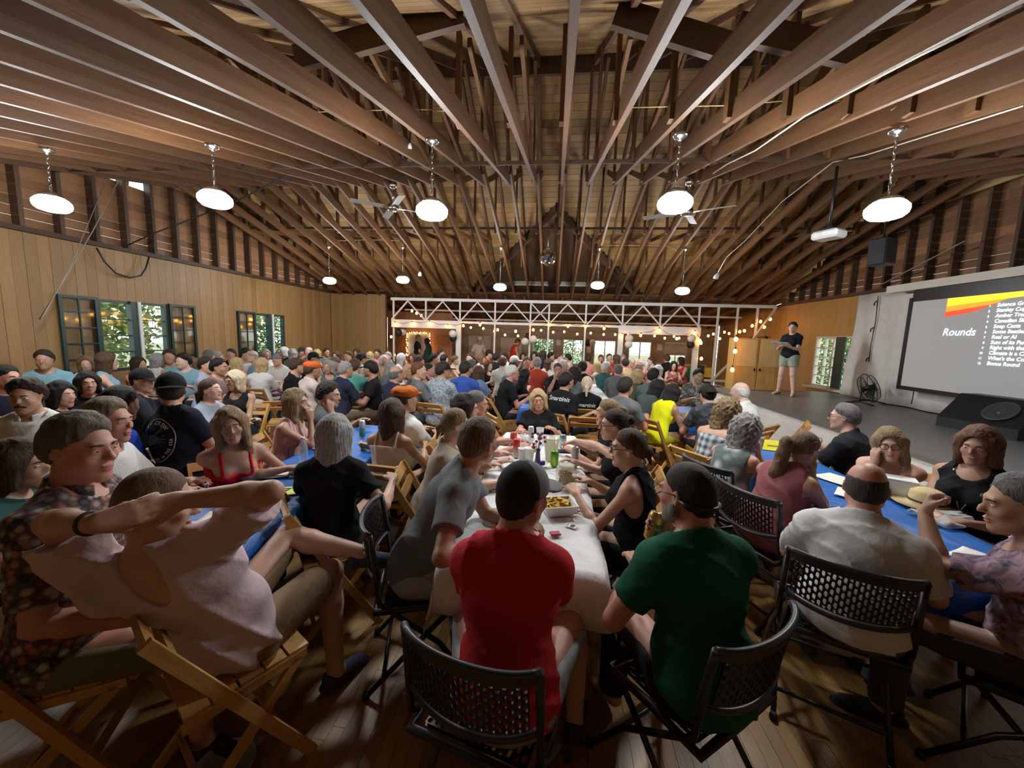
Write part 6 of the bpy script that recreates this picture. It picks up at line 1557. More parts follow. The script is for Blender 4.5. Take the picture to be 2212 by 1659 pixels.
# --- grey tee leaning on the white table
hero('grey', 'man in a grey t-shirt leaning on the white table, looking away', (1036, 953), -80, 'm', 1.21, wt={1: (-.22,1.62,.79), -1: (-.12,1.92,.79)}, pk=dict(lean=33, head=(48, 2, 6), build=1.02, arms={1: dict(e=(.9,-.2,-.6), d=(.1,1,0), c=.5), -1: dict(e=(-.6,-.2,-1), c=.5)}), skin_c='tan', top='tee', topcol=(.165,.182,.190), bottom='shorts', botcol=(.34,.34,.34), res=.0092, hair='short', haircol=(.13,.085,.05), shoes=('s', (.05,.05,.05)), fold=.009, chairk='black', chairlab='black plastic folding chair behind the grey t-shirt', cyaw=8)
# --- bald man in white shirt
r, p = hero('bald', 'balding man in a white short-sleeved shirt, back to the camera', (1870, 1052), -36, 'm', 1.09, pk=dict(lean=20, head=(4, 14, 0), build=1.16, arms={1: dict(t=(.18,.42,.78)), -1: dict(t=(-.16,.42,.78))}), skin_c='ruddy', top='collar', topcol=(.66,.66,.66), bottom='shorts', botcol=(.10,.10,.11), res=.0092, hair='bald', haircol=(.05,.042,.036), collar=True, fold=.008, shoes=('s', (.05,.05,.05)))
chair('black', r.location[0]+.0, r.location[1]+.10, -26, 'black plastic folding chair with lattice back behind the white shirt')
# --- rose dress
r, p = hero('rose', 'woman in a sleeveless rose dress, chin on hands, long ponytail', (1737, 970), -66, 'f', 1.07, pk=at_face('f', 1.07, (-1, 1), pk=dict(lean=30, head=(-6, 22, 0), build=1.10)), skin_c='tan', top='sleeveless', topcol=(.30,.105,.115), bottom='skirt', botcol=(.30,.105,.115), res=.0100, hair='tied', haircol='lbrown', fold=.007, chairk='black', chairlab='black plastic folding chair under the rose dress')
def ponytail(r, p, col, L_=.26, r0=.030, base=(0,-.108,.0), out=(0,-.06,0)):
    b0 = p.hc+p.H@np.array(base)*p.sc; b1 = b0+p.H@np.array([0,-.05,-.01]); o_ = rotz(0)@np.array(out); b2 = b1+o_+np.array([0,0,-L_*.55]); b3 = b2+np.array([0,.02,-L_*.45])
    v = Vol(np.minimum(b0, b3)-.09, np.maximum(b0, b2)+.09, .006); v.cone(b0, b1, .018, r0, .01); v.cone(b1, b2, r0, r0*1.15, .02); v.cone(b2, b3, r0*1.15, r0*.4, .02); _lumps(v, .003, 110); _lumps(v, .005, 45)
    link('ponytail', v.mesh('ponytail'), hairmat(col), r)
    MB().lathe([(.016,-.012), (.024,-.004), (.024,.006), (.016,.012)], 12, b0*.6+b1*.4, Vector((0,0,1)).rotation_difference(Vector(b1-b0)).to_matrix()).build('hair_tie', M_BLACK, r)
ponytail(r, p, HAIR['lbrown'], .36, .038)
link('sunglasses', glasses_mesh(), M_BLACK, r, matrix=headmat(p) @ Matrix.Translation((0,-.050,.052)) @ Matrix.Rotation(R_(25), 4, 'X'))
# --- black racer tank
hero('tank', 'woman in a black racerback tank with glasses and a low bun', (1357, 967), 62, 'f', 1.12, pk=dict(lean=10, head=(20, 4, 0), build=1.08, arms={-1: dict(t=(-.13,.36,.80), e=(-.7,-.3,-1)), 1: dict(t=(.16,.40,.79))}), skin_c='fair', top='razor', topcol=(.010,.010,.012), bottom='pants', botcol=(.02,.02,.025), res=.0100, hair='bunlow', haircol='brown', glasses=True, chairk='black', chairlab='black plastic folding chair under the black racerback tank')
hero('dk9', 'dark-haired woman with glasses reaching across the white table', (1327, 917), 82, 'f', 1.14, wt={-1: (.14,3.18,.93)}, pk=dict(lean=12, head=(6, 4, 0), arms={-1: dict(e=(-.3,-.4,.2), d=(.25,1,-.35), n=(0,-.2,-1), c=.4)}), skin_c='fair', top='sleeveless', topcol=(.012,.012,.014), res=.0150, hair='bun', haircol='dark', glasses=True, chairk='wood', chairlab='honey wooden folding chair behind the woman reaching over the table')
hero('bl10', 'blonde woman with a ponytail talking at the white table', (1312, 890), 84, 'f', 1.13, pk=dict(lean=14, head=(4, 2, 0)), skin_c='fair', top='tee', topcol=(.012,.012,.014), res=.0150, hair='pony', haircol='dblond', chairk='wood', chairlab='honey wooden folding chair behind the blonde ponytail at the white table')
hero('end11', 'smiling blonde woman in a black t-shirt at the table end', (1163, 863), 176, 'f', 1.06, wt={1: (-.30,3.90,.79)}, pk=dict(lean=10, head=(8, 4, 6), arms={1: dict(c=.7), -1: dict(t=(-.2,.35,.79))}), skin_c='ruddy', top='tee', topcol=(.012,.012,.013), res=.0130, hair='bob', haircol='blond', smile=1, mouth=.5, chairk='wood', chairlab='honey wooden folding chair at the far end of the white table')
hero('bl12', 'blonde woman in a beige top with a low bun by the grey t-shirt', (985, 917), -78, 'f', 1.13, wt={1: (-.25,2.45,.79)}, pk=dict(lean=18, head=(10, 4, 0)), skin_c='fair', top='tee', topcol=(.42,.36,.28), res=.0150, hair='bunlow', haircol='dblond', chairk='wood', chairlab='honey wooden folding chair behind the beige top')
hero('bd13', 'man with cropped grey hair and moustache at the white table', (1029, 872), -82, 'm', 1.14, wt={1: (-.28,3.25,.79), -1: (-.30,3.5,.79)}, pk=dict(lean=16, head=(4, 6, 0)), skin_c='ruddy', top='tee', topcol=(.20,.20,.20), res=.0150, hair='buzz', haircol='salt', beard='moustache', chairk='wood', chairlab='honey wooden folding chair behind the moustached man at the white table')
hero('dk14', 'dark-haired person half hidden behind the blonde bun', (1006, 882), -82, 'f', 1.18, pk=dict(lean=12, head=(0, 4, 0)), skin_c='fair', top='tee', topcol=(.45,.36,.18), res=.0176, hair='bob', haircol='dark')
# --- left blue table
hero('gl17', 'woman with long grey hair in a black tee, back to the camera', (724, 938), 14, 'f', 1.12, pk=dict(lean=14, head=(-8, 6, 0), build=1.06, arms={1: dict(t=(.34,.18,.80), e=(1,-.2,-.8), c=.4), -1: dict(t=(-.16,.42,.79))}), skin_c='fair', top='tee', topcol=(.010,.010,.011), res=.0114, hair='longgrey', haircol=(.36,.355,.34), chairk='wood', cyaw=-62, chairlab='honey wooden folding chair under the long grey hair')
hero('br15', 'brunette in a white strappy tank top, back to the camera', (848, 893), -6, 'f', 1.12, pk=dict(lean=6, head=(-4, 2, 0)), skin_c='tan', top='strap', topcol=(.62,.56,.54), res=.0130, hair='mid', haircol='brown', chairk='wood', chairlab='honey wooden folding chair under the white tank top')
hero('wt16', 'man in a white t-shirt and orange beret beyond the brunette', (876, 862), -22, 'm', 1.16, pk=dict(lean=8, head=(-20, 0, 0)), skin_c='tan', top='tee', topcol=(.66,.66,.64), res=.0150, hair='short', haircol='dark', hat='beret', hatcol=(.42,.11,.02), chairk='wood', chairlab='honey wooden folding chair under the white t-shirt beyond the brunette')
hero('red18', 'laughing blonde woman in a red strappy top', (498, 918), -128, 'f', 1.12, wt={1: (-1.80,2.42,.79), -1: (-1.66,2.40,.79)}, pk=dict(lean=14, head=(-8, 2, 6), build=1.05, arms={1: dict(c=.8, e=(.6,-.2,-1)), -1: dict(c=.8)}), skin_c='tan', top='strap', topcol=(.52,.012,.018), res=.0100, hair='longwave', haircol='dblond', smile=1, mouth=.9, chairk='wood', chairlab='honey wooden folding chair behind the red strappy top')
hero('st19', 'blonde woman in a pink striped top, hands at her mouth', (640, 868), -74, 'f', 1.12, pk=at_face('f', 1.12, (1,), (.03,.13,-.15), pk=dict(lean=16, head=(-6, 0, 0), arms={-1: dict(t=(-.1,.36,.79))})), skin_c='tan', top='sleeveless', topcol='pinkstripe', res=.0130, hair='long', haircol='dblond', chairk='wood', chairlab='honey wooden folding chair behind the pink striped top')
hero('gr20', 'bearded man in a grey t-shirt resting his cheek on a hand', (712, 852), -66, 'm', 1.11, pk=at_face('m', 1.11, (1,), (.075,.06,-.16), pk=dict(lean=14, head=(-20, 6, 0))), skin_c='tan', top='tee', topcol=(.09,.095,.10), res=.0150, hair='curlyshort', haircol='dark', chairk='wood', chairlab='honey wooden folding chair under the man resting his cheek')
# --- far left group
r, p = hero('salty', 'man in a navy back-print t-shirt and dark cap', (370, 842), -12, 'm', 1.29, pk=dict(lean=6, side=-16, head=(58, 4, 0), build=1.18), skin_c='ruddy', top='tee', topcol=(.010,.012,.022), res=.0114, hair='buzz', haircol='dark', hat='capback', hatcol=(.012,.012,.013), chairk='wood', chairlab='honey wooden folding chair under the navy back-print t-shirt')
def back_print(root, pose, pieces, cz=-.16, mat=None, name='print'):
    """pieces: list of (mesh in metres: x right, y up); laid on the back of the shirt"""
    top = [c for c in root.children if c.name.startswith('top')][0]; me = top.data
    bv = BVHTree.FromPolygons([v_.co for v_ in me.vertices], [tuple(p_.vertices) for p_ in me.polygons])
    C = pose.C1; c = pose.nb+C@np.array([0,0,cz]); ux, uz, un = C@np.array([1.,0,0]), C@np.array([0,0,1.]), C@np.array([0,1.,0])
    for pm, mt in pieces:
        for v_ in pm.vertices:
            o = c+ux*v_.co.x+uz*v_.co.y-un*.5; h = bv.ray_cast(Vector(o), Vector(un))
            q = h[0] if h[0] is not None else Vector(c+ux*v_.co.x+uz*v_.co.y-un*.12)
            v_.co = q-Vector(un)*.0035
        link(name, pm, mt, root)
def arc_text(s_, rad, size, a0, a1, inward=False, bold=.0008):
    out = []
    n_ = len(s_)
    for i, ch in enumerate(s_):
        if ch == ' ': continue
        a = a0+(a1-a0)*(i/(n_-1)); me = text_mesh(ch, size, 'CENTER', bold)
        for v_ in me.vertices:
            x, y = v_.co.x, v_.co.y
            if not inward: rr, th = rad+y, a-x/rad
            else: rr, th = rad-y, a+x/rad
            v_.co = (rr*math.cos(th), rr*math.sin(th), 0)
        out.append(me)
    return out
M_INK = plain('white_ink', (.62,.62,.62), .8); M_INKD = plain('dull_ink', (.075,.085,.080), .8)
ring = []
for k in range(2):
    m = MB(); N_ = 72; ro, ri = .152, .148
    for i in range(N_):
        a, b = 2*math.pi*i/N_, 2*math.pi*(i+1)/N_; m.add([(ri*math.cos(a), ri*math.sin(a), 0), (ro*math.cos(a), ro*math.sin(a), 0), (ro*math.cos(b), ro*math.sin(b), 0), (ri*math.cos(b), ri*math.sin(b), 0)], [(0,1,2,3)])
    break
crab = MB()
def poly(pts): crab.add([(a, b, 0) for a, b in pts], [tuple(range(len(pts)))])
poly([(-.060,.0), (-.035,.035), (.0,.045), (.035,.038), (.060,.005), (.030,-.025), (-.030,-.028)])
for sd in (-1, 1):
    for k in range(4): a = R_(-60+k*28); poly([(sd*.045,-.005+k*.008), (sd*(.05+.055*math.cos(a)), -.0+.055*math.sin(a)), (sd*(.05+.058*math.cos(a)), -.008+.055*math.sin(a)), (sd*.042,-.014+k*.008)])
poly([(.040,.030), (.075,.055), (.085,.085), (.060,.092), (.070,.070), (.045,.050)]); poly([(-.045,.030), (-.075,.045), (-.070,.070), (-.050,.080), (-.060,.055), (-.040,.045)])
pc = [(m.mesh('ring'), M_INK), (crab.mesh('crab'), M_INKD)]+[(x, M_INK) for x in arc_text('SALTY CREW', .112, .034, R_(162), R_(38), bold=.0012)]+[(x, M_INK) for x in arc_text('FIND REFUGE IN THE SEA', .138, .021, R_(198), R_(352), True)]
back_print(r, p, pc, -.185, name='shirt_print')
hero('wstr', 'fair-haired man in a white striped shirt behind the scale print', (236, 908), -64, 'm', 1.22, pk=dict(lean=8, head=(-16, 2, 0)), skin_c='ruddy', top='collar', topcol='whitestripe', res=.0150, hair='back', haircol=(.20,.15,.09), collar=True)
hero('blue', 'person in a bright blue t-shirt with black hair, back to the camera', (262, 872), -14, 'm', 1.20, pk=dict(lean=20, head=(20, 8, 0), build=1.15), skin_c='tan', top='tee', topcol=(.022,.052,.40), res=.0150, hair='short', haircol='black', chairk='wood', chairlab='honey wooden folding chair under the bright blue t-shirt')
hero('mou', 'moustached man in an open white linen shirt with hanging sunglasses', (56, 856), -150, 'm', 1.20, pk=dict(lean=8, head=(6, 4, 0)), skin_c='tan', top='collar', topcol='linen', res=.0150, hair='curlyshort', haircol='dark', beard='moustache', collar=True)
hero('dk24', 'dark-haired woman in profile beside the moustached man', (134, 852), -60, 'f', 1.10, pk=dict(lean=10, head=(-26, 2, 0)), skin_c='fair', top='tee', topcol=(.015,.015,.018), res=.0176, hair='bobwave', haircol='black')
hero('dk25', 'woman with black hair looking right beyond the profile', (190, 826), -130, 'f', 1.14, pk=dict(lean=8, head=(12, 4, 0)), skin_c='fair', top='tee', topcol=(.02,.02,.022), res=.0176, hair='bob', haircol='black')
hero('cap27', 'man in a flat black cap and navy t-shirt looking right', (308, 822), -40, 'm', 1.18, pk=dict(lean=8, head=(-45, 4, 0)), skin_c='fair', top='tee', topcol=(.022,.026,.038), res=.0176, hair='buzz', haircol='dark', hat='cap', hatcol=(.015,.015,.016))
hero('pony32', 'woman with a brown ponytail facing right near the back print', (455, 842), -84, 'f', 1.12, pk=dict(lean=8, head=(0, -8, 0)), skin_c='pale', top='tee', topcol=(.30,.34,.42), res=.0176, hair='ponylong', haircol='brown')
hero('wav33', 'platinum wavy-haired woman in a black sleeveless top', (507, 822), -172, 'f', 1.13, pk=dict(lean=4, head=(-18, 4, 0), arms={1: dict(t=(.2,.2,.8)), -1: dict(t=(-.1,.35,.8))}), skin_c='tan', top='sleeveless', topcol=(.012,.012,.013), res=.0176, hair='bobwave', haircol='plat', chairk='wood', chairlab='honey wooden folding chair under the platinum-haired woman')
# arm and green sleeve at the left edge
hero('edge', 'person in a green top at the left edge, bare arm forward', None, -60, 'f', 1.10, pos=(-2.50, 1.42, 0), pk=dict(lean=10, head=(-10, 4, 0), arms={1: dict(t=(.22,.40,.80), e=(.8,-.2,-.9)), -1: dict(t=(-.1,.4,.79))}), skin_c='fair', top='tee', topcol=(.03,.09,.075), res=.0176, hair='bob', haircol='brown')
# --- right side
hero('curly41', 'woman with long curly blonde hair in a plaid strappy top', (1572, 892), -58, 'f', 1.12, pk=dict(lean=24, head=(-16, 8, 6), build=1.05), skin_c='fair', top='tube', topcol='plaid', res=.0150, hair='curly', haircol='dblond', chairk='wood', chairlab='honey wooden folding chair beside the plaid top')
hero('fl40', 'woman with curly grey hair in a grey floral sleeveless top', (1612, 932), -62, 'f', 1.06, pk=at_face('f', 1.06, (-1, 1), (.03,.13,-.15), pk=dict(lean=24, head=(-10, 10, 0), build=1.15), c=.7), skin_c='ruddy', top='sleeveless', topcol='floralgrey', res=.0150, hair='curly', haircol=(.27,.255,.24), chairk='black', chairlab='black plastic folding chair under the grey floral top')
hero('yel44', 'woman in a bright yellow tank top, black hair, leaning in', (1452, 850), -52, 'f', 1.08, pk=dict(lean=34, head=(4, 22, 0)), skin_c='tan', top='tank', topcol=(.78,.80,.012), bottom='shorts', botcol=(.36,.38,.02), res=.0176, hair='dark_bob', haircol='black', chairk='wood', chairlab='honey wooden folding chair under the yellow tank top')
hero('bald42', 'bald man in a white shirt by the stage edge', (1598, 846), 40, 'm', 1.16, pk=dict(lean=14, head=(10, 6, 0), build=1.1), skin_c='pale', top='collar', topcol=(.68,.68,.65), res=.0176, hair='bald', haircol='white', chairk='wood', chairlab='honey wooden folding chair under the bald man by the stage')
hero('cap43', 'person in a black cap and dark leaf-print top before the stage', (1527, 852), 6, 'm', 1.12, pk=dict(lean=20, head=(0, 10, 0)), skin_c='fair', top='tee', topcol='darkleaf', res=.0176, hair='short', haircol='black', hat='capback', hatcol=(.012,.012,.012), chairk='wood', chairlab='honey wooden folding chair under the black capped person')
hero('cam45', 'man with dark hair in a camouflage print shirt facing the camera', (1509, 812), 172, 'm', 1.16, pk=dict(lean=8, head=(4, 8, 0)), skin_c='olive', top='shirt', topcol='camo', res=.0176, hair='short', haircol='black')
hero('gry46', 'person with long black hair in a grey green shirt leaning right', (1420, 838), -62, 'f', 1.10, pk=dict(lean=30, head=(-14, 20, 0)), skin_c='tan', top='shirt', topcol=(.075,.092,.088), res=.0176, hair='long', haircol='black', chairk='wood', chairlab='honey wooden folding chair under the grey green shirt')
hero('blk50', 'man in a black shirt beside the stage, back to the camera', (1823, 900), 38, 'm', 1.10, pk=dict(lean=16, head=(14, 4, 0), build=1.08), skin_c='fair', top='shirt', topcol=(.014,.016,.020), res=.0150, hair='short', haircol='salt', glasses=True, chairk='wood', chairlab='honey wooden folding chair under the black shirt by the stage')
hero('gl51', 'blonde woman with black glasses holding a hand to her cheek', (1922, 958), 132, 'f', 1.06, wt={-1: (2.02,2.72,.79)}, pk=at_face('f', 1.06, (1,), (.085,.07,-.13), pk=dict(lean=24, head=(12, 6, 8), build=1.05)), skin_c='fair', top='strap', topcol=(.46,.46,.46), bottom='skirt', botcol=(.06,.06,.06), res=.0114, hair='mid', haircol='dblond', glasses=True, chairk='wood', chairlab='honey wooden folding chair behind the blonde with glasses')
hero('br52', 'woman with wavy brown hair in a black sleeveless top and necklace', (2112, 962), 118, 'f', 1.17, pk=dict(lean=4, head=(4, 8, 0), arms={-1: dict(t=(-.10,.38,.76)), 1: dict(t=(.05,.36,.76))}), skin_c='tan', top='sleeveless', topcol=(.012,.012,.014), bottom='pants', botcol=(.10,.13,.19), res=.0114, hair='bobwave', haircol='red', chairk='wood', chairlab='honey wooden folding chair under the woman with the necklace')
rr, p = HERO['br52']; MB().tube([p.nb+p.C1@np.array(q) for q in ((-.065,-.02,.03), (-.075,.06,-.02), (-.045,.115,-.14), (0,.14,-.26), (.045,.115,-.14), (.075,.06,-.02), (.065,-.02,.03))], .006, 6).build('necklace', plain('silver_beads', (.45,.42,.34), .3, .7), rr)
hero('fl53', 'person in a dark floral shirt at the right edge, fist at face', (2205, 1090), 46, 'm', 1.14, wt={-1: (1.78,1.93,.98)}, pk=dict(lean=14, head=(18, 10, 0), build=1.1, arms={-1: dict(e=(-.8,.1,-1), d=(.4,-.1,.8), n=(0,-1,0), c=.9)}), skin_c='tan', top='shirt', topcol='floralpurple', bottom='pants', botcol=(.06,.05,.07), res=.0114, hair='short', haircol='salt', shoes=('s', (.03,.03,.03)), chairk='black', chairlab='black plastic folding chair in the dark bottom right corner')
# --- team in black with printed backs
r, p = hero('sm1', 'man in a black tee with script on the back, arm on a chair', (1224, 824), -34, 'm', 1.18, pk=dict(lean=12, head=(-12, 4, 0), build=1.1, arms={1: dict(t=(.42,-.02,.80), e=(.6,-.4,-1))}), skin_c='tan', top='tee', topcol=(.010,.010,.012), res=.0176, hair='short', haircol='black', chairk='wood', chairlab='honey wooden folding chair under the black script tee')
back_print(r, p, [(text_mesh('Smartinis', .085, 'CENTER', .001, .2), M_INK)], -.10, name='shirt_print')
r, p = hero('sm2', 'woman with a blonde ponytail in a black tee with script back', (1268, 830), -6, 'f', 1.11, pk=dict(lean=8, head=(0, 2, 0), build=1.08), skin_c='fair', top='tee', topcol=(.010,.010,.012), res=.0176, hair='ponylow', haircol='plat', chairk='wood', chairlab='honey wooden folding chair under the blonde ponytail and black tee')
back_print(r, p, [(text_mesh('Smartinis', .072, 'CENTER', .001, .2), M_INK)], -.16, name='shirt_print')
hero('wh56', 'white-haired man with glasses in a black t-shirt', (1107, 806), -66, 'm', 1.18, pk=dict(lean=18, head=(-10, 2, 0), build=1.08), skin_c='ruddy', top='tee', topcol=(.011,.011,.013), res=.0176, hair='short', haircol='white', glasses=True, chairk='wood', chairlab='honey wooden folding chair under the white-haired man in black')
hero('dk57', 'dark-haired person in a black tee beside the white-haired man', (1134, 812), -70, 'f', 1.09, pk=dict(lean=18, head=(0, 6, 0)), skin_c='fair', top='tee', topcol=(.012,.012,.014), res=.0185, hair='bob', haircol='black')
hero('teal', 'man in a teal t-shirt, back to the camera', (768, 792), -4, 'm', 1.19, pk=dict(lean=6, head=(-6, 2, 0), build=1.05), skin_c='fair', top='tee', topcol=(.10,.34,.30), res=.0176, hair='short', haircol='brown', chairk='wood', chairlab='honey wooden folding chair under the teal t-shirt')
hero('gfl', 'man in a grey patterned shirt and black cap, back to the camera', (958, 800), -18, 'm', 1.24, pk=dict(lean=8, head=(-34, 2, 0), build=1.1), skin_c='tan', top='collar', topcol='greyfloral', res=.0176, hair='short', haircol='dark', hat='cap', hatcol=(.012,.012,.014), glasses=True, chairk='wood', chairlab='honey wooden folding chair under the grey patterned shirt')
hero('roy', 'dark-haired man in a royal blue shirt, back to the camera', (1007, 797), -12, 'm', 1.23, pk=dict(lean=8, head=(-18, 2, 0), build=1.05), skin_c='tan', top='tee', topcol=(.045,.10,.42), res=.0185, hair='short', haircol='dark', chairk='wood', chairlab='honey wooden folding chair under the royal blue shirt')
hero('stripew', 'woman with streaked blonde hair in a white striped blouse', (566, 788), 6, 'f', 1.16, pk=dict(lean=8, head=(-10, 2, 0), build=1.1), skin_c='fair', top='shirt', topcol='whitestripe', bottom='pants', botcol=(.14,.19,.27), res=.0185, hair='bob', haircol='blond', chairk='wood', chairlab='honey wooden folding chair under the white striped blouse')
# --- host on the stage, standing people in the annex
hero('host', 'host standing on the stage in a dark tee and sage shorts', None, 128, 'f', 1.5, pos=(5.17, 9.05, SZ), pk=dict(stand=True, lean=0, head=(10, 6, 0), arms={1: dict(t=(.10,.28,1.08), c=.5), -1: dict(t=(-.04,.30,1.08), c=.5)}, legs={1: dict(k=(.11,.03,.47), a=(.15,0,.085)), -1: dict(k=(-.11,.03,.47), a=(-.16,.05,.085))}), skin_c='pale', top='tee', topcol=(.012,.014,.020), bottom='shorts', botcol=(.28,.34,.25), shoes=('sandal', (.05,.035,.03)), res=.0176, hair='short', haircol='dark')
rr, p = HERO['host']; q = rotz(R_(128))@np.array([.02,.38,1.12])+np.array(rr.location); t = thing('clipboard', 'pale script card held by the host on stage', 'clipboard', tuple(map(float, q)), R_(128)); M_ = Matrix.Rotation(R_(20), 3, 'X'); MB().box((0,0,0), (.30,.22,.004), M_).build('board', M_PAPER, t); MB().box((0,.095,.006), (.08,.02,.01), M_).build('clip', M_CHROME, t)
p0 = aty(1034, 742, 14.2); hero('cow', 'man in a cowboy hat and pale shirt standing in the annex', None, -150, 'm', 1.6, pos=(float(p0[0]), 14.2, 0), pk=dict(stand=True, lean=4, head=(0, 14, 0), arms={1: dict(t=(.2,.2,.95)), -1: dict(t=(-.2,.2,.95))}), skin_c='ruddy', top='collar', topcol=(.60,.50,.42), res=.015, hair='short', haircol='grey', hat='cowboy', hatcol=(.60,.48,.40), beard='beard', simple=True)
p0 = aty(1107, 748, 13.6); hero('redt', 'man in a red tank top standing by the annex posts', None, -62, 'm', 1.6, pos=(float(p0[0]), 13.6, 0), pk=dict(stand=True, lean=16, head=(-6, 24, 0), arms={1: dict(t=(.16,.3,.95)), -1: dict(t=(-.16,.3,.95))}), skin_c='ruddy', top='tank', topcol=(.50,.035,.02), res=.015, hair='short', haircol='red', simple=True)
p0 = aty(903, 748, 14.0); hero('an1', 'grey-haired person in black standing at the lit annex mirror', None, -60, 'm', 1.55, pos=(float(p0[0])-.05, 14.0, 0), pk=dict(stand=True, lean=4, head=(-20, 4, 0), arms={1: dict(t=(.2,.3,1.0)), -1: dict(t=(-.2,.3,1.0))}), skin_c='fair', top='tee', topcol=(.015,.015,.018), res=.015, hair='short', haircol='grey', simple=True)
p0 = aty(922, 752, 13.7); hero('an2', 'dark-haired person in dark green standing by the fairy lights', None, 60, 'f', 1.5, pos=(float(p0[0])+.05, 13.7, 0), pk=dict(stand=True, lean=4, head=(10, 4, 0), arms={1: dict(t=(.2,.3,1.0)), -1: dict(t=(-.2,.3,1.0))}), skin_c='tan', top='sleeveless', topcol=(.015,.05,.035), res=.015, hair='dark_bob', haircol='black', simple=True)

# ================================================================== the crowd behind: shared bodies, each person a thing of its own
PV = {}
def proto(sex, var, topk, res):
    k = (sex, var, topk, res)
    if k in PV: return PV[k]
    f = sex == 'f'; hz = 1.12 if f else 1.18
    kw = {'A': dict(lean=8, head=(0, 3, 0)), 'B': dict(lean=14, head=(35, 5, 0)), 'C': dict(lean=5, head=(-35, 2, 0)), 'D': dict(lean=18, head=(-8, 6, 4), arms={1: face_arm(1, (.02,.28,1.02 if not f else .97))})}[var]
    p = Pose(sex, hz, **kw); kb = ('b', sex, var, res)
    if kb not in PV:
        lo, hi = p.bounds(.17); v = Vol(lo, hi, res); torso_prims(v, p); nk = .056 if not f else .045
        v.cone(p.nb+p.C1@np.array([0,-.005,-.03]), p.hc+p.H@np.array([0,-.028,-.03])*p.sc, nk*1.08, nk, .03)
        head_prims(v, p.hc, p.H, p.sc*.98, f)
        for sd in (-1, 1): arm_prims(v, p, sd, 0, True, True); leg_prims(v, p, sd)
        PV[kb] = (v.mesh('body'), make_bottom(p, 'pants', res*1.2))
    PV[k] = (p, PV[kb][0], make_top(p, topk, res, seed=len(PV)), PV[kb][1]); return PV[k]
FACE = {'b': 0, 'r': -85, 'l': 85, 'c': 178, 'br': -40, 'bl': 40, 'cr': -130, 'cl': 130}
CNT = [0]; PLACED = [(o_.location[0], o_.location[1]) for o_ in bpy.data.objects if o_.parent is None and o_.name.startswith('person')]
def crowd(px, py, sx, hair, hc, top, face, label, hat=None, hatc=(.02,.02,.02), sk=None, gl=False, var=None, chairlab=None):
    CNT[0] += 1; i = CNT[0]; rng = random.Random(i*13+5); var = var or rng.choice('ABCAD'); topk = rng.choice(('tee', 'collar')) if sx == 'm' else rng.choice(('tee', 'sleeveless'))
    near = py > 790; p, body, topm, bot = proto(sx, var, topk, .0165 if near else .020)
    hy = {'A': 0, 'B': 35, 'C': -35, 'D': -8}[var]; yaw = FACE[face]-hy+rng.uniform(-10, 10)
    d = ray(px, py); z = float(p.hc[2]); best = None
    cands = []
    if d[2] < -1e-4:
        for f_ in (1, .985, 1.015, .97, 1.03, .96, 1.04): cands.append((C_O+d*(z*f_-CAM_H)/d[2], f_))
    cands = [c for c in cands if 0 < c[0][1] < 11.9]
    if not cands:
        for k in range(9): Y = 10.2+k*.2; q = C_O+d*Y/d[1]; cands.append((q, min(1.16, max(.95, float(q[2])/z))))
    c2 = [c for c in cands if c[0][0] > XL+.7]
    if not c2:
        for k in range(7): q = C_O+d*(XL+.75+k*.2)/d[0]; c2.append((q, min(1.16, max(.95, float(q[2])/z))))
    for (q, sc) in c2:
        h = rotz(R_(yaw))@p.hc*sc; x_, y_ = float(q[0]-h[0]), float(q[1]-h[1])
        md = min([math.hypot(x_-a_, y_-b_) for a_, b_ in PLACED] or [9]); 
        if any(t_[0]-.06 < x_ < t_[1]+.06 and t_[2]-.06 < y_ < t_[3]+.06 for t_ in TABLES): md *= .3
        sco = min(md, .48)-abs(sc-1)*.3
        if best is None or sco > best[0]: best = (sco, x_, y_, sc)
    sc = best[3]; pos = (best[1], best[2], 0); PLACED.append((best[1], best[2]))
    r = thing('person', label, 'person', pos, R_(yaw), 'seated trivia crowd'); r.scale = (sc, sc, sc)
    sk = sk or rng.choice(('fair', 'fair', 'ruddy', 'tan', 'pale')); link('body', body, skin(SKIN[sk]), r); link('top', topm, colmat(top), r); link('bottom', bot, cloth(rng.choice(((.03,.03,.04), (.06,.08,.13), (.16,.13,.09)))), r)
    dress_head(r, p, hair=hair, haircol=hc, hat=hat, hatcol=hatc, glasses=gl, face=(near and face in ('c', 'cr', 'cl', 'r', 'l')), res=.010)
    if chairlab: chair_for(r, 'wood', chairlab)
NAVY=(.02,.025,.05); BLK=(.012,.012,.014); WHT=(.64,.63,.60); GRY=(.14,.15,.16); LBL=(.20,.36,.44); REDC=(.42,.04,.03); PNK=(.55,.22,.18); CRM=(.56,.50,.40); BLU=(.04,.09,.28); PEA=(.62,.42,.24); OLV=(.10,.11,.06)
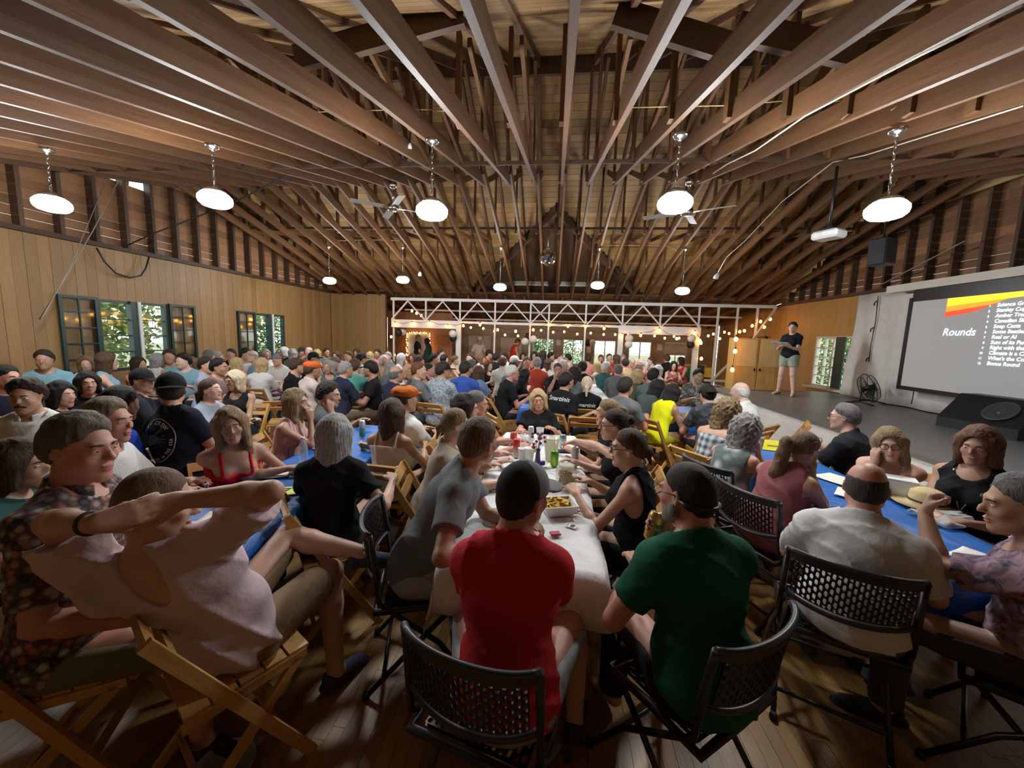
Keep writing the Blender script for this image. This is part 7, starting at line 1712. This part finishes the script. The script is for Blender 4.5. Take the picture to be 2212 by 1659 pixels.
CROWD = [
 (15,815,'m','short','black',NAVY,'r','man with black hair at the far left edge'),
 (95,777,'m','short','dark',LBL,'cr','man in a light blue tee by the left window casement'),
 (188,786,'f','bob','lbrown',CRM,'cr','woman with light brown hair under the first window casement'),
 (232,780,'f','mid','brown',LBL,'br','woman in a light blue tee below the first left window'),
 (300,786,'f','dark_bob','dark',REDC,'r','woman with a dark bob and red top below the first left window'),
 (365,770,'m','short','dark',LBL,'cr','man in a light blue tee with a hand on his chin'),
 (341,778,'f','bob','grey',WHT,'br','grey-haired person behind the light blue tees'),
 (395,780,'m','curlyshort','black',LBL,'c','dark curly-haired person in light blue near the right casement'),
 (414,786,'f','mid','lbrown',CRM,'c','person with light brown hair beside the light blue shirts'),
 (446,789,'m','short','dark',(.34,.42,.55),'r','man in a pale blue shirt with neat dark hair'),
 (474,793,'m','short','black',(.22,.14,.14),'r','man with cropped black hair in a plaid shirt'),
 (509,787,'f','bob','blond',PNK,'cl','blonde woman with a pink face beyond the plaid shirt'),
 (499,765,'m','buzz','dark',BLK,'c','man with a tanned shaved head near the wall between windows'),
 (470,772,'m','short','grey',GRY,'br','grey-haired man between the two left windows'),
 (452,770,'m','short','salt',NAVY,'b','man with salt and pepper hair between the left windows'),
 (532,765,'m','short','black',WHT,'r','person with sunglasses on black hair beside the second window'),
 (545,770,'m','bald','grey',LBL,'cl','bald man in light blue beside the second window'),
 (599,776,'m','short','brown',WHT,'c','young man with a backward grey cap below the second window','capback',(.20,.20,.20)),
 (613,760,'f','bob','white',BLK,'cl','white-haired woman in black below the second window'),
 (633,764,'f','bob','grey',GRY,'b','woman with grey bob right of the second window'),
 (651,760,'m','short','dark',GRY,'c','man in a dark cap far right of the second window','cap',(.03,.03,.035)),
 (667,760,'m','bald','grey',PNK,'c','pink-faced bald man near the back left corner'),
 (686,764,'f','bob','blond',CRM,'b','blonde woman near the back left corner'),
 (706,761,'m','short','dark',GRY,'cr','man with dark swept hair near the back left corner'),
 (678,773,'m','short','black',BLK,'r','man in a black baseball cap in the left back rows','cap',(.012,.012,.013)),
 (642,790,'m','short','brown',BLK,'br','bearded man in an olive cap and black tee','cap',(.05,.045,.03)),
 (675,798,'m','short','brown',(.58,.50,.48),'br','man in an orange beret and pale pink shirt','beret',(.70,.14,.03)),
 (709,793,'f','bob','grey',GRY,'c','woman with glasses behind the orange beret'),
 (727,768,'f','mid','brown',PNK,'c','woman with brown hair near the rear wall corner'),
 (752,770,'m','short','red',LBL,'c','red-haired man near the rear wall'),
 (747,798,'m','buzz','grey',NAVY,'br','grey shaved man left of the teal tee'),
 (781,775,'m','short','black',WHT,'br','man in a dark cap behind the teal tee','cap',(.015,.015,.02)),
 (800,797,'m','short','black',BLK,'l','bearded man in a black cap right of the teal tee','cap',(.015,.015,.017)),
 (800,769,'f','long','blond',CRM,'b','long blonde hair near the left truss post'),
 (815,764,'m','short','dark',PNK,'c','dark-haired man near the left truss post'),
 (829,778,'f','bob','white',(.50,.45,.30),'cr','white-haired woman in pale yellow'),
 (843,795,'f','mid','grey',GRY,'b','woman with straight grey hair behind the bald patch'),
 (857,808,'m','bald','salt',NAVY,'br','balding man in a dark tee beside the blonde elder'),
 (882,803,'f','bob','blond',WHT,'cr','older blonde woman in white holding her chin'),
 (868,775,'f','curly','white',WHT,'r','person with white curls at the annex doorway'),
 (891,773,'f','bob','brown',REDC,'c','woman in dark red near the annex doorway'),
 (838,770,'m','short','grey',NAVY,'c','man in navy under the left doorway bulbs'),
 (905,800,'m','buzz','red',GRY,'r','man with reddish cropped hair looking right'),
 (927,798,'f','bun','dark',NAVY,'r','woman with dark hair up, fist at her chin'),
 (939,776,'m','short','black',GRY,'r','man with thick black hair below the thick left post'),
 (960,776,'f','dark_bob','black',(.38,.46,.55),'r','woman with a black bob in pale blue'),
 (984,778,'f','bun','lbrown',PEA,'r','woman in peach with hair tied up'),
 (953,763,'m','short','brown',CRM,'r','man near the cream wall left of the thick post'),
 (1014,774,'m','short','brown',PNK,'c','man seated below the cowboy hat, left'),
 (1040,775,'f','mid','lbrown',WHT,'r','woman with light brown hair below the cowboy'),
 (1057,765,'m','short','black',(.62,.10,.05),'r','man in an orange red shirt and dark cap by the posts','cap',(.05,.015,.015)),
 (1071,773,'m','short','black',BLK,'b','man in black with thick black hair left of the red tank'),
 (1089,772,'m','short','dark',WHT,'cl','man in white seated left of the red tank'),
 (1086,784,'m','short','brown',WHT,'b','person in a white trucker cap','cap',(.62,.60,.58)),
 (1034,805,'f','mid','brown',(.18,.26,.42),'b','brunette beside the royal blue shirt'),
 (1056,790,'f','long','brown',BLK,'cr','woman with long brown hair in a black sleeveless top'),
 (1112,780,'m','short','white',WHT,'r','person in white with a white hat mid crowd','cap',(.64,.62,.60)),
 (1138,783,'m','short','lbrown',BLK,'c','man with light hair left of the red shirts'),
 (1160,785,'m','short','grey',(.50,.07,.04),'b','grey-haired man in a red shirt mid crowd'),
 (1130,770,'f','bob','dark',GRY,'c','dark-haired person at the far rows left of centre posts'),
 (1154,769,'f','dark_bob','dark',PNK,'c','dark-haired woman in pink at the far centre'),
 (1172,768,'f','mid','dark',BLK,'b','dark-haired woman in black between the centre posts'),
 (1191,770,'m','short','black',BLK,'r','man in black with black hair at the far centre windows'),
 (1207,771,'m','short','brown',WHT,'r','man in white with brown hair before the annex windows'),
 (1226,774,'m','short','black',CRM,'l','man in cream with black hair before the annex windows'),
 (1205,798,'m','buzz','brown',BLK,'c','man in black facing the camera between cups'),
 (1218,790,'m','short','white',(.50,.06,.04),'r','person in red and white mid centre'),
 (1240,808,'f','curly','dark',GRY,'l','woman with dark curls behind the script tees'),
 (1258,794,'m','short','black',BLK,'b','person in a black cap behind the blonde ponytail','cap',(.012,.012,.012)),
 (1270,776,'m','short','dark',PNK,'b','man in salmon pink near the annex windows'),
 (1291,792,'f','bob','blond',CRM,'b','blonde woman in cream before the thick middle post'),
 (1311,794,'m','short','white',(.03,.10,.10),'r','white-haired man in a dark teal shirt'),
 (1335,800,'m','buzz','salt',GRY,'b','grey shaved man in a slate shirt, back to camera'),
 (1298,775,'m','buzz','brown',PNK,'c','man under the bright window left, facing camera'),
 (1316,773,'m','buzz','brown',REDC,'c','man in dark red under the bright window'),
 (1330,776,'f','bob','brown',REDC,'l','woman in dark red under the bright window'),
 (1351,785,'m','short','dark',PEA,'b','person in orange right of the thick middle post'),
 (1366,783,'m','bald','grey',REDC,'c','pink bald man right of the thick middle post'),
 (1377,797,'m','bald','grey',NAVY,'l','balding man in navy in the right middle rows'),
 (1384,784,'m','bald','white',PNK,'l','bald pink-faced man under the second bright window'),
 (1395,790,'f','bob','white',CRM,'r','white-haired woman under the second bright window'),
 (1405,780,'m','buzz','brown',CRM,'l','man in cream under the last open window'),
 (1422,800,'f','bob','white',WHT,'br','woman with a white bob in a white blouse'),
 (1378,813,'f','bob','blond',OLV,'br','blonde woman in olive in the right middle rows'),
 (1412,812,'m','short','black',(.10,.14,.14),'br','man with black hair behind the grey green shirt'),
 (1470,780,'f','bob','dark',REDC,'l','dark-haired woman in red at the annex bar'),
 (1352,836,'m','short','dark',GRY,'br','man in slate behind the yellow top, head down'),
 (1440,775,'m','short','brown',BLK,'b','man in black before the roller blind'),
 (575,765,'f','bob','grey',WHT,'cr','grey-haired woman left of the second window frame'),
 (560,772,'f','mid','dark',(.20,.07,.05),'b','dark-haired woman beside the striped blouse'),
 (724,785,'m','short','salt',GRY,'c','man with grey temples behind the bearded cheek rester'),
 (770,762,'f','bob','brown',GRY,'c','woman at the foot of the rear pine wall'),
 (906,781,'m','short','brown',PNK,'br','man in pink between annex doorway and thick post'),
 (1020,790,'m','short','salt',NAVY,'br','greying man beyond the royal blue shirt'),
 (1110,795,'m','short','dark',GRY,'br','dark-haired man beyond the white-haired man in black'),
 (1185,785,'f','mid','brown',CRM,'r','woman in cream between the centre posts'),
 (1345,775,'m','short','grey',CRM,'c','man just right of the thick middle post, far'),
 (1455,790,'f','mid','black',(.30,.10,.10),'c','woman in dusky red beside the green crate'),
]
for c_ in CROWD:
    a = list(c_); hat = a[8] if len(a) > 8 else None; hc_ = a[9] if len(a) > 9 else (.02,.02,.02)
    crowd(*a[:8], hat=hat, hatc=hc_)
# a few more honey wooden chairs whose backs show in the gaps
for (px, py, yaw, l) in ((1100, 905, -60, 'honey wooden folding chair left of the smiling woman in black'), (1265, 905, 0, 'honey wooden folding chair behind the smiling woman in black'), (1700, 920, 60, 'honey wooden folding chair against the white stage front'), (600, 870, 30, 'honey wooden folding chair behind the striped top and platinum hair'), (380, 990, -30, 'honey wooden folding chair behind the pink shirt elbow')):
    q = atz(px, py, .75); chair('wood', float(q[0]), float(q[1])+.1, yaw, l)
for k_ in CH:
    if k_ not in CH_USED: bpy.data.objects.remove(CH[k_])
